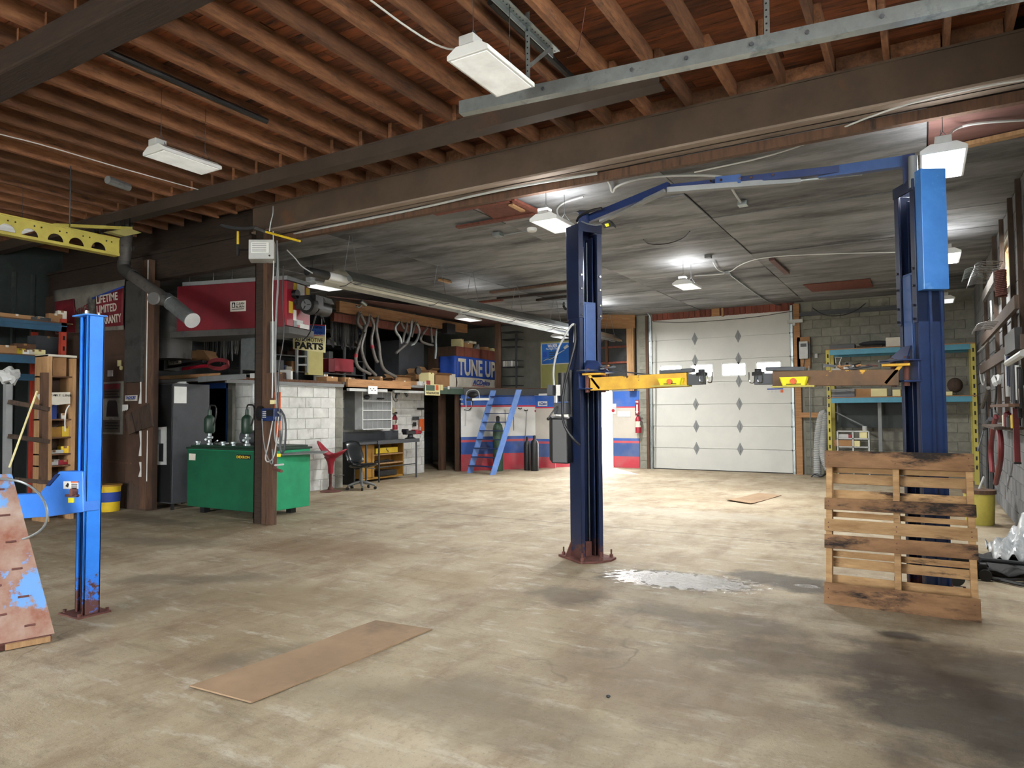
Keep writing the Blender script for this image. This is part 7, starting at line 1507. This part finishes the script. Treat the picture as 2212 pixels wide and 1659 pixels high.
for i, (q, r_, m_, l_) in enumerate((
        (((2152, 900), (2144, 930), (2140, 970), (2143, 1020)), .035, 'hosered', 'left red rubber hose hanging on the right wall'), (((2158, 925), (2163, 960), (2161, 1000), (2151, 1044)), .035, 'hosered', 'right red rubber hose curving down the right wall'),
        (((2120, 788), (2116, 810), (2124, 836), (2128, 820), (2122, 790)), .012, 'lightgrey', 'pale hose loop hanging by the yellow rack upright'), (((2135, 838), (2128, 860), (2122, 880)), .03, 'pipegrey', 'short bent grey pipe beside the rack upright'),
        (((2150, 760), (2150, 800), (2153, 850), (2148, 890), (2157, 895)), .012, 'black', 'black cable loop hanging beside the red canister'), (((2140, 650), (2143, 700), (2135, 740), (2112, 760)), .01, 'lightgrey', 'white cord running down from the wire pegs to the rack'))):
    tube('hanging_hose', [RW(a, b, .86) for a, b in q], r_, m_, l_, 'hose', seg=8)
one('grease_gun', MB().cyl(RW(2112, 975, .7), RW(2126, 925, .8), .012, seg=6).cyl(RW(2126, 925, .8), RW(2140, 905, .85), .035, seg=8), 'darkgrey', 'long thin grease gun hanging diagonally left of the red hoses', 'tool')
rc = thing('red_bar', 'long dark red steel bar standing on the right wall shelf end', 'bar', tuple(RW(2193, 940)))
q = RW(2193, 900, .8); MB().box(.78, .83, q.y-.03, q.y+.03, RW(2193, 996, .8).z, RW(2193, 880, .8).z).build('bar', 'hosered', rc)
MB().box(.775, .835, q.y-.035, q.y+.035, RW(2193, 996, .8).z-.02, RW(2193, 996, .8).z).build('end_cap', 'black', rc)
one('wall_shelf', MB().box(.7, .975, RW(2170, 930).y-1.6, RW(2170, 930).y+.3, 1.26, 1.29), 'brownrot', 'narrow wooden shelf with parts low on the right wall', 'shelf')
one('wall_shelf', MB().box(.7, .975, RW(2200, 875).y-1.6, RW(2200, 875).y+.5, 1.52, 1.55), 'lumber_dark', 'upper short shelf on the right wall at the picture edge', 'shelf')
for i, (px_, z_, r_, h, mt, l_) in enumerate(((2165, 1.29, .05, .22, 'hosered', 'dark red canister with a cream label on the right wall'), (2160, 1.29, .04, .18, 'boxwhite', 'white bottle on the low wall shelf'), (2180, 1.29, .05, .2, 'traf_yellow', 'yellow coil-like spring on the low wall shelf'), (2170, 1.29, .045, .16, 'darkgrey', 'grey tin on the low wall shelf'), (2206, 1.55, .08, .2, 'boxwhite', 'white tin with a purple mark on the upper wall shelf'), (2198, 1.55, .05, .15, 'darkgrey', 'small dark bottle on the upper wall shelf'))):
    q = RW(px_, 900, .8); one('canister', MB().lathe((.85, q.y, z_), [(0, 0), (r_*.8, 0), (r_*.8, h*.7), (r_*.4, h*.78), (r_*.35, h*.85), (0, h*.85)], 14), mt, l_, 'container', 'containers on the right wall shelves')
one('black_tool', MB().bx('x', .78, .06, (2170, 716), (2192, 762)), 'black', 'wide black tool roll hanging on the right wall', 'tool')
for i in range(9):
    px_ = 2170+i*3.6; z1_ = RW(px_, 765+i*4, .78).z; q = RW(px_, 800, .78)
    one('hand_tool', MB().cyl((.8, q.y, z1_), (.8, q.y, z1_-rnd.uniform(.25, .6)), .02, seg=6), rnd.choice(['black', 'darkgrey', 'navy', 'lightgrey', 'black']), ORD[i]+' hand tool from the left in the row on the right wall', 'tool', 'hand tools on the right wall')
one('grey_pipe', MB().cyl(RW(2176, 785, .7), RW(2212, 762, .7), .03, seg=8), 'lightgrey', 'pale pipe held across the hand tools at the right edge', 'pipe')
one('spool_holder', MB().tube([RW(2150, 830, .7), RW(2145, 815, .75), RW(2160, 812, .8), RW(2158, 826, .75)], .025, 6, 1), 'lightgrey', 'grey hooked nozzle hanging above the red canister', 'tool')
for i, px_ in enumerate((2133, 2136, 2126)): q = RW(px_, 900, .88); one('leaning_pipe', MB().cyl((.9, q.y, 0), (.92, q.y+.1, 1.3+.2*i), .02, seg=8), 'black', ['first', 'second', 'third'][i]+' dark pipe standing in the corner beside the rear rack', 'pipe', 'pipes in the rear right corner')
yk = thing('mop_bucket', 'pale yellow mop bucket with a brown lid behind the pallet', 'bucket', (.63, 10.9, 0))
MB().lathe((.6, 10.95, 0), [(0, 0), (.15, 0), (.16, .02), (.175, .4), (0, .4)], 20).build('body', 'paleyellow', yk); MB().lathe((.6, 10.95, .4), [(0, 0), (.19, 0), (.19, .05), (.03, .06), (0, .06)], 20).build('lid', 'lumber_dark', yk); MB().cyl((.6, 10.95, .45), (.66, 10.95, .62), .015, seg=6).build('handle', 'lightgrey', yk)
jk = thing('floor_jack', 'black trolley jack lying behind the pallet', 'jack', (.25, 7.6, 0))
MB().box(.05, .45, 7.4, 7.7, .05, .14).prism([(.1, 7.4, .14), (.4, 7.4, .14), (.3, 7.4, .24)], (0, .3, 0)).build('frame', 'black', jk, bevel=.01)
for a_, b_ in ((.07, 7.36), (.43, 7.36), (.07, 7.74), (.43, 7.74)): MB().cyl((a_, b_-.02, .05), (a_, b_+.02, .05), .05, seg=14).build('wheel', 'black', jk)
MB().cyl((.4, 7.5, .16), (.75, 7.8, .1), .02, seg=8).build('handle', 'darkgrey', jk)
one('caster_wheel', MB().lathe((.2, 7.05, .07), [(0, -.02), (.07, -.02), (.07, .02), (0, .02)], 16, (0, 1, 0)), 'darkgrey', 'single grey wheel on the floor seen through the pallet', 'wheel')
t = thing('tarp_heap', 'heap of black mat and cable on the floor right of the pallet', 'mat', (.6, 7.9, 0))
MB().grid(lambda u, v: (.35+.6*u, 7.5+1.0*v, .02+.05*abs(math.sin(u*7+v*5))), 14, 12).build('mat', 'rubber', t, solid=.01)
for i in range(3): MB().tube([(.3+.1*k, 7.3+.1*i+.1*math.sin(k+i), .02) for k in range(7)], .012, 6, 1).build('cable', 'black', t)
t = thing('plastic_sheet', 'crumpled clear plastic wrap heap at the right edge', 'plastic', (.8, 8.4, 0))
MB().grid(lambda u, v: (.55+.42*u, 8.05+1.3*v, .03+(.42*math.sin(PI*min(1, v*1.1+.1))*u**.6)*(1+.25*math.sin(9*u+4*v))+.04*math.sin(23*u-17*v)), 22, 22).build('sheet', 'plastic_film', t, solid=.004)

# ------------------------------------------------------------------ under the ceilings
sr_ = thing('hanging_rail', 'long galvanised strut rail hung below the joists at the top', 'rail', (-1.4, 4.6, 3.9))
a_, b_ = W(992, 232, 'z', 3.9), W(2080, 0, 'z', 3.9); b_ = a_+(b_-a_)*1.25
dd = (b_-a_).normalized(); nn_ = Vector((-dd.y, dd.x, 0))
MB().bar(a_, b_, .012, .1).bar(a_+nn_*.035+Vector((0, 0, -.045)), b_+nn_*.035+Vector((0, 0, -.045)), .07, .01).bar(a_+nn_*.02+Vector((0, 0, .045)), b_+nn_*.02+Vector((0, 0, .045)), .04, .01).build('channel', 'galv', sr_)
for f in (.17, .33, .42, .52, .6, .7): p = a_.lerp(b_, f)-nn_*.01; MB().cyl(p, p-nn_*.01, .014, seg=8).build('bolt', 'darkgrey', sr_)
def hanger(px_, label, brace=False):
    # foot on the rail
    best = min((a_.lerp(b_, k/400) for k in range(401)), key=lambda p: abs(pxof(p)-px_))
    t = thing('slotted_hanger', label, 'bracket', tuple(best))
    m = MB().box(best.x-.02, best.x+.02, best.y-.003, best.y, best.z-.02, ZJ+.1).box(best.x-.02, best.x-.016, best.y-.003, best.y+.035, best.z-.02, ZJ+.1); st_ = m.build('strap', 'galv', t)
    k = 0; z = best.z+.03
    while z < ZJ+.08: MB().cyl((best.x, best.y-.0035, z), (best.x, best.y-.004, z), .007, seg=6).build('hole', 'ink', st_); z += .045
    if brace:
        MB().bar(best+Vector((.01, .0, .2)), Vector((best.x+.02, best.y+.34, ZJ-.03)), .03, .006, (1, 0, 0)).build('brace', 'galv', t)
        tp = MB().box(best.x-.02, best.x+.05, best.y-.5, best.y+.45, ZJ-.012, ZJ-.004).box(best.x-.02, best.x-.012, best.y-.5, best.y+.45, ZJ-.05, ZJ-.005).build('top_angle', 'galv', t)
        for i in range(20): MB().cyl((best.x+.015, best.y-.47+i*.047, ZJ-.0125), (best.x+.015, best.y-.47+i*.047, ZJ-.013), .007, seg=6).build('hole', 'ink', tp)
def pxof(p): v = p-Vector((0, 0, EYE)); return 1106+F*v.dot(r2)/v.dot(fw)
hanger(1140, 'perforated hanger with a diagonal brace beside the speckled lamp', True)
hanger(1657, 'plain perforated hanger strap at the top right of the rail')
def CE(px, py, z=ZC-.03): return W(px, py, 'z', z)
tube('cable', [W(800, 0, 'z', ZJ-.01), W(880, 60, 'z', ZJ-.01), W(950, 103, 'z', ZJ-.02), W(1003, 110, 'z', 3.95)], .008, 'white', 'white cable curving to the speckled lamp', 'cable')
tube('cable', [W(0, 290, 'z', ZJ-.01), W(90, 312, 'z', ZJ-.01), W(250, 360, 'z', ZJ-.01), W(430, 410, 'z', ZJ-.01)], .006, 'white', 'thin white wire running under the joists at the upper left', 'cable')
tube('wire', [W(1265, 15, 'z', ZJ-.01), W(1255, 75, 'z', 4.2), W(1248, 118, 'z', 4.15), W(1225, 125, 'z', 4.15)], .003, 'rust', 'thin rusty wire dangling from a joist', 'wire')
tube('cable', [CE(635, 505), CE(760, 480), CE(900, 452), CE(1100, 405), CE(1290, 375)], .014, 'lightgrey', 'pale cable clipped along the foot of the deep steel beam', 'cable')
tube('cable', [CE(640, 512), CE(800, 486), CE(1000, 440), CE(1200, 400), CE(1330, 372)], .01, 'black', 'black cable clipped along the foot of the deep steel beam', 'cable')
tube('cable', [CE(1300, 378), CE(1318, 395), CE(1322, 420), CE(1330, 400), CE(1400, 380), CE(1540, 378), CE(1570, 385)], .014, 'lightgrey', 'grey cable looping over the overhead crossbar', 'cable')
tube('cable', [CE(1580, 405), CE(1588, 420), CE(1600, 437)], .014, 'lightgrey', 'short grey flexible conduit to the junction box behind the crossbar', 'cable')
tube('cable', [CE(1500, 372), CE(1700, 330), CE(1900, 240), CE(2100, 190), CE(2260, 165)], .008, 'white', 'thin white wire crossing the red-brown plywood at the top right', 'cable')
tube('cable', [CE(2048, 297, 3.75), CE(2060, 278), CE(2110, 265), CE(2240, 258)], .012, 'lightgrey', 'grey cable arching from the bright lamp to the right wall', 'cable')
tube('cable', [CE(1215, 480, 3.72), CE(1200, 455), CE(1215, 438), CE(1260, 425)], .01, 'lightgrey', 'cable rising from the lamp left of the mid-hall column', 'cable')
tube('conduit', [CE(1500, 596), CE(1560, 592), CE(1570, 590)], .012, 'lightgrey', 'short conduit linking the mid-ceiling lamp to its box', 'conduit')
tube('conduit', [CE(1578, 594), CE(1640, 640), CE(1668, 656), CE(1690, 660)], .014, 'galv', 'dark conduit running to the top of the roller door', 'conduit')
tube('cable', [CE(1540, 566), CE(1550, 585), CE(1575, 590), CE(1600, 570), CE(1650, 555), CE(1790, 548), CE(1935, 545)], .008, 'white', 'white wire sagging over the middle of the plated ceiling', 'cable')
tube('cable', [CE(1935, 640), CE(1780, 655), CE(1720, 660)], .008, 'white', 'white wire near the rear edge of the ceiling', 'cable')
tube('chain', [CE(1390, 518), CE(1400, 528), CE(1440, 528), CE(1478, 515), CE(1490, 500)], .008, 'black', 'thin black chain hooked on the plated ceiling', 'chain')
for i, (px_, py_, s_, l_) in enumerate(((1605, 445, .11, 'square junction box behind the overhead crossbar'), (1076, 511, .12, 'square junction box left of the mid-hall column'), (1530, 558, .1, 'small dark junction box in the middle of the plated ceiling'), (1572, 592, .1, 'flat junction box by the mid-ceiling lamp'), (893, 683, .1, 'white junction box over the mezzanine'))):
    p = CE(px_, py_, ZC-.06); one('junction_box', MB().box(p.x-s_/2, p.x+s_/2, p.y-s_/2, p.y+s_/2, ZC-.06, ZC-.006), 'galv' if i < 2 else 'grey', l_, 'junction box', 'ceiling junction boxes', bevel=.004)
p = CE(1149, 497); one('smoke_detector', MB().lathe((p.x, p.y, ZC-.05), [(0, 0), (.06, 0), (.07, .02), (.07, .045), (0, .045)], 18), 'white', 'round white detector between the junction box and the lamp', 'detector')
tube('conduit', [CE(1082, 509), CE(1145, 498)], .01, 'grey', 'thin conduit between junction box and round detector', 'conduit', smooth=0)
ht = thing('ceiling_hatch', 'red-brown plywood hatch with cleats on the plated ceiling', 'hatch', tuple(CE(1090, 460)))
h1, h2, h3, h4 = CE(1025, 446), CE(1105, 432), CE(1160, 458), CE(1075, 478)
MB().prism([Vector((q.x, q.y, ZC-.03)) for q in (h1, h2, h3, h4)], (0, 0, .02)).build('panel', 'redwood', ht)
for a2, b2 in (((1105, 431), (1165, 459)), ((988, 491), (1165, 461)), ((940, 462), (1105, 432))): p, q = CE(*a2, ZC-.04), CE(*b2, ZC-.04); MB().bar(p, q, .08, .03).build('cleat', 'redwood', ht)
p, q = CE(1103, 442, ZC-.05), CE(1130, 456, ZC-.05); MB().bar(p, q, .06, .02).build('handle', 'lumber', ht)
for i, (a2, b2, m_, l_) in enumerate((((1060, 632), (1232, 610), 'lumber_dark', 'long dark batten on the ceiling left of the mid-hall column'), ((1075, 645), (1232, 630), 'oldbeam', 'second dark batten just behind the long one'), ((1160, 649), (1232, 640), 'oldbeam', 'short dark batten close to the mid-hall column'), ((950, 604), (972, 610), 'lumber', 'tiny pale wood block on the ceiling over the tube heater'), ((1667, 560), (1700, 590), 'ply_red', 'narrow peeling strip on the ceiling before the roller door'), ((1085, 648), (900, 668), 'redwood', 'brown batten crossing above the mezzanine beam'), ((2000, 332), (2240, 280), 'lumber', 'bare yellow timber under the ceiling behind the bright lamp'))):
    p, q = CE(*a2, ZC-.03), CE(*b2, ZC-.03); one('ceiling_batten', MB().bar(p, q, .09, .04), m_, l_, 'batten')
p1, p2, p3, p4 = CE(1735, 617), CE(1880, 604), CE(1886, 622), CE(1755, 632); one('ceiling_patch', MB().prism([Vector((q.x, q.y, ZC-.02)) for q in (p1, p2, p3, p4)], (0, 0, .012)), 'redwood', 'brown bare wood patch in the plated ceiling left of the right column', 'patch')
one('steel_hook', MB().tube([CE(1218, 655, 3.95), CE(1218, 662, 3.8), CE(1222, 668, 3.75)], .03, 6), 'black', 'black drooping bracket under the ceiling left of the mid-hall column', 'bracket')
one('old_tube_lamp', MB().cyl(W(232, 388, 'z', ZJ-.05), W(278, 405, 'z', ZJ-.05), .05, seg=10), 'grey', 'small dim tube lamp fixed to the joists at the upper left', 'lamp')
# pipes between the joists
for i, (a2, b2) in enumerate((((1060, 0), (1270, 225)), ((225, 105), (560, 265)))):
    p, q = W(*a2, 'z', ZJ+.05), W(*b2, 'z', ZJ+.05); one('joist_pipe', MB().cyl((p.x, p.y, ZJ+.04), (p.x, q.y, ZJ+.04), .03, seg=8), 'black', ['black pipe running between the joists beside the speckled lamp', 'black pipe running between the joists over the left front lamp'][i], 'pipe')

# ------------------------------------------------------------------ on the floor
q = [W(410, 1487, 'z', 0), W(543, 1522, 'z', 0), W(934, 1362, 'z', 0), W(812, 1343, 'z', 0)]
def fsheet(name, q, mt, label, curl):
    def f(u, v):
        c = q[0].lerp(q[3], u).lerp(q[1].lerp(q[2], u), v); return (c.x, c.y, .006+curl*max(0, (.12-u))*3*(1-v*.3)+.003*math.sin(u*9))
    o = one(name, MB().grid(f, 20, 6), mt, label, 'cardboard', solid=.008); o.data.polygons.foreach_set('use_smooth', [False]*len(o.data.polygons)); return o
fsheet('cardboard_sheet', q, 'cardfloor', 'long tan cardboard sheet lying on the floor in the foreground', .02)
q = [W(1568, 1082, 'z', 0), W(1622, 1090, 'z', 0), W(1688, 1071, 'z', 0), W(1640, 1066, 'z', 0)]
fsheet('cardboard_sheet', q, 'cardfloor', 'small cardboard piece lying on the floor before the roller door', .06)
for i, (px_, py_) in enumerate(((575+640, 0),)): pass
p = W(1314, 1507, 'z', 0); one('floor_pebble', MB().ball((p.x, p.y, .008), .012, 1, 1, .6, 8, 6), 'black', 'tiny black pebble on the floor in the lower middle', 'pebble')
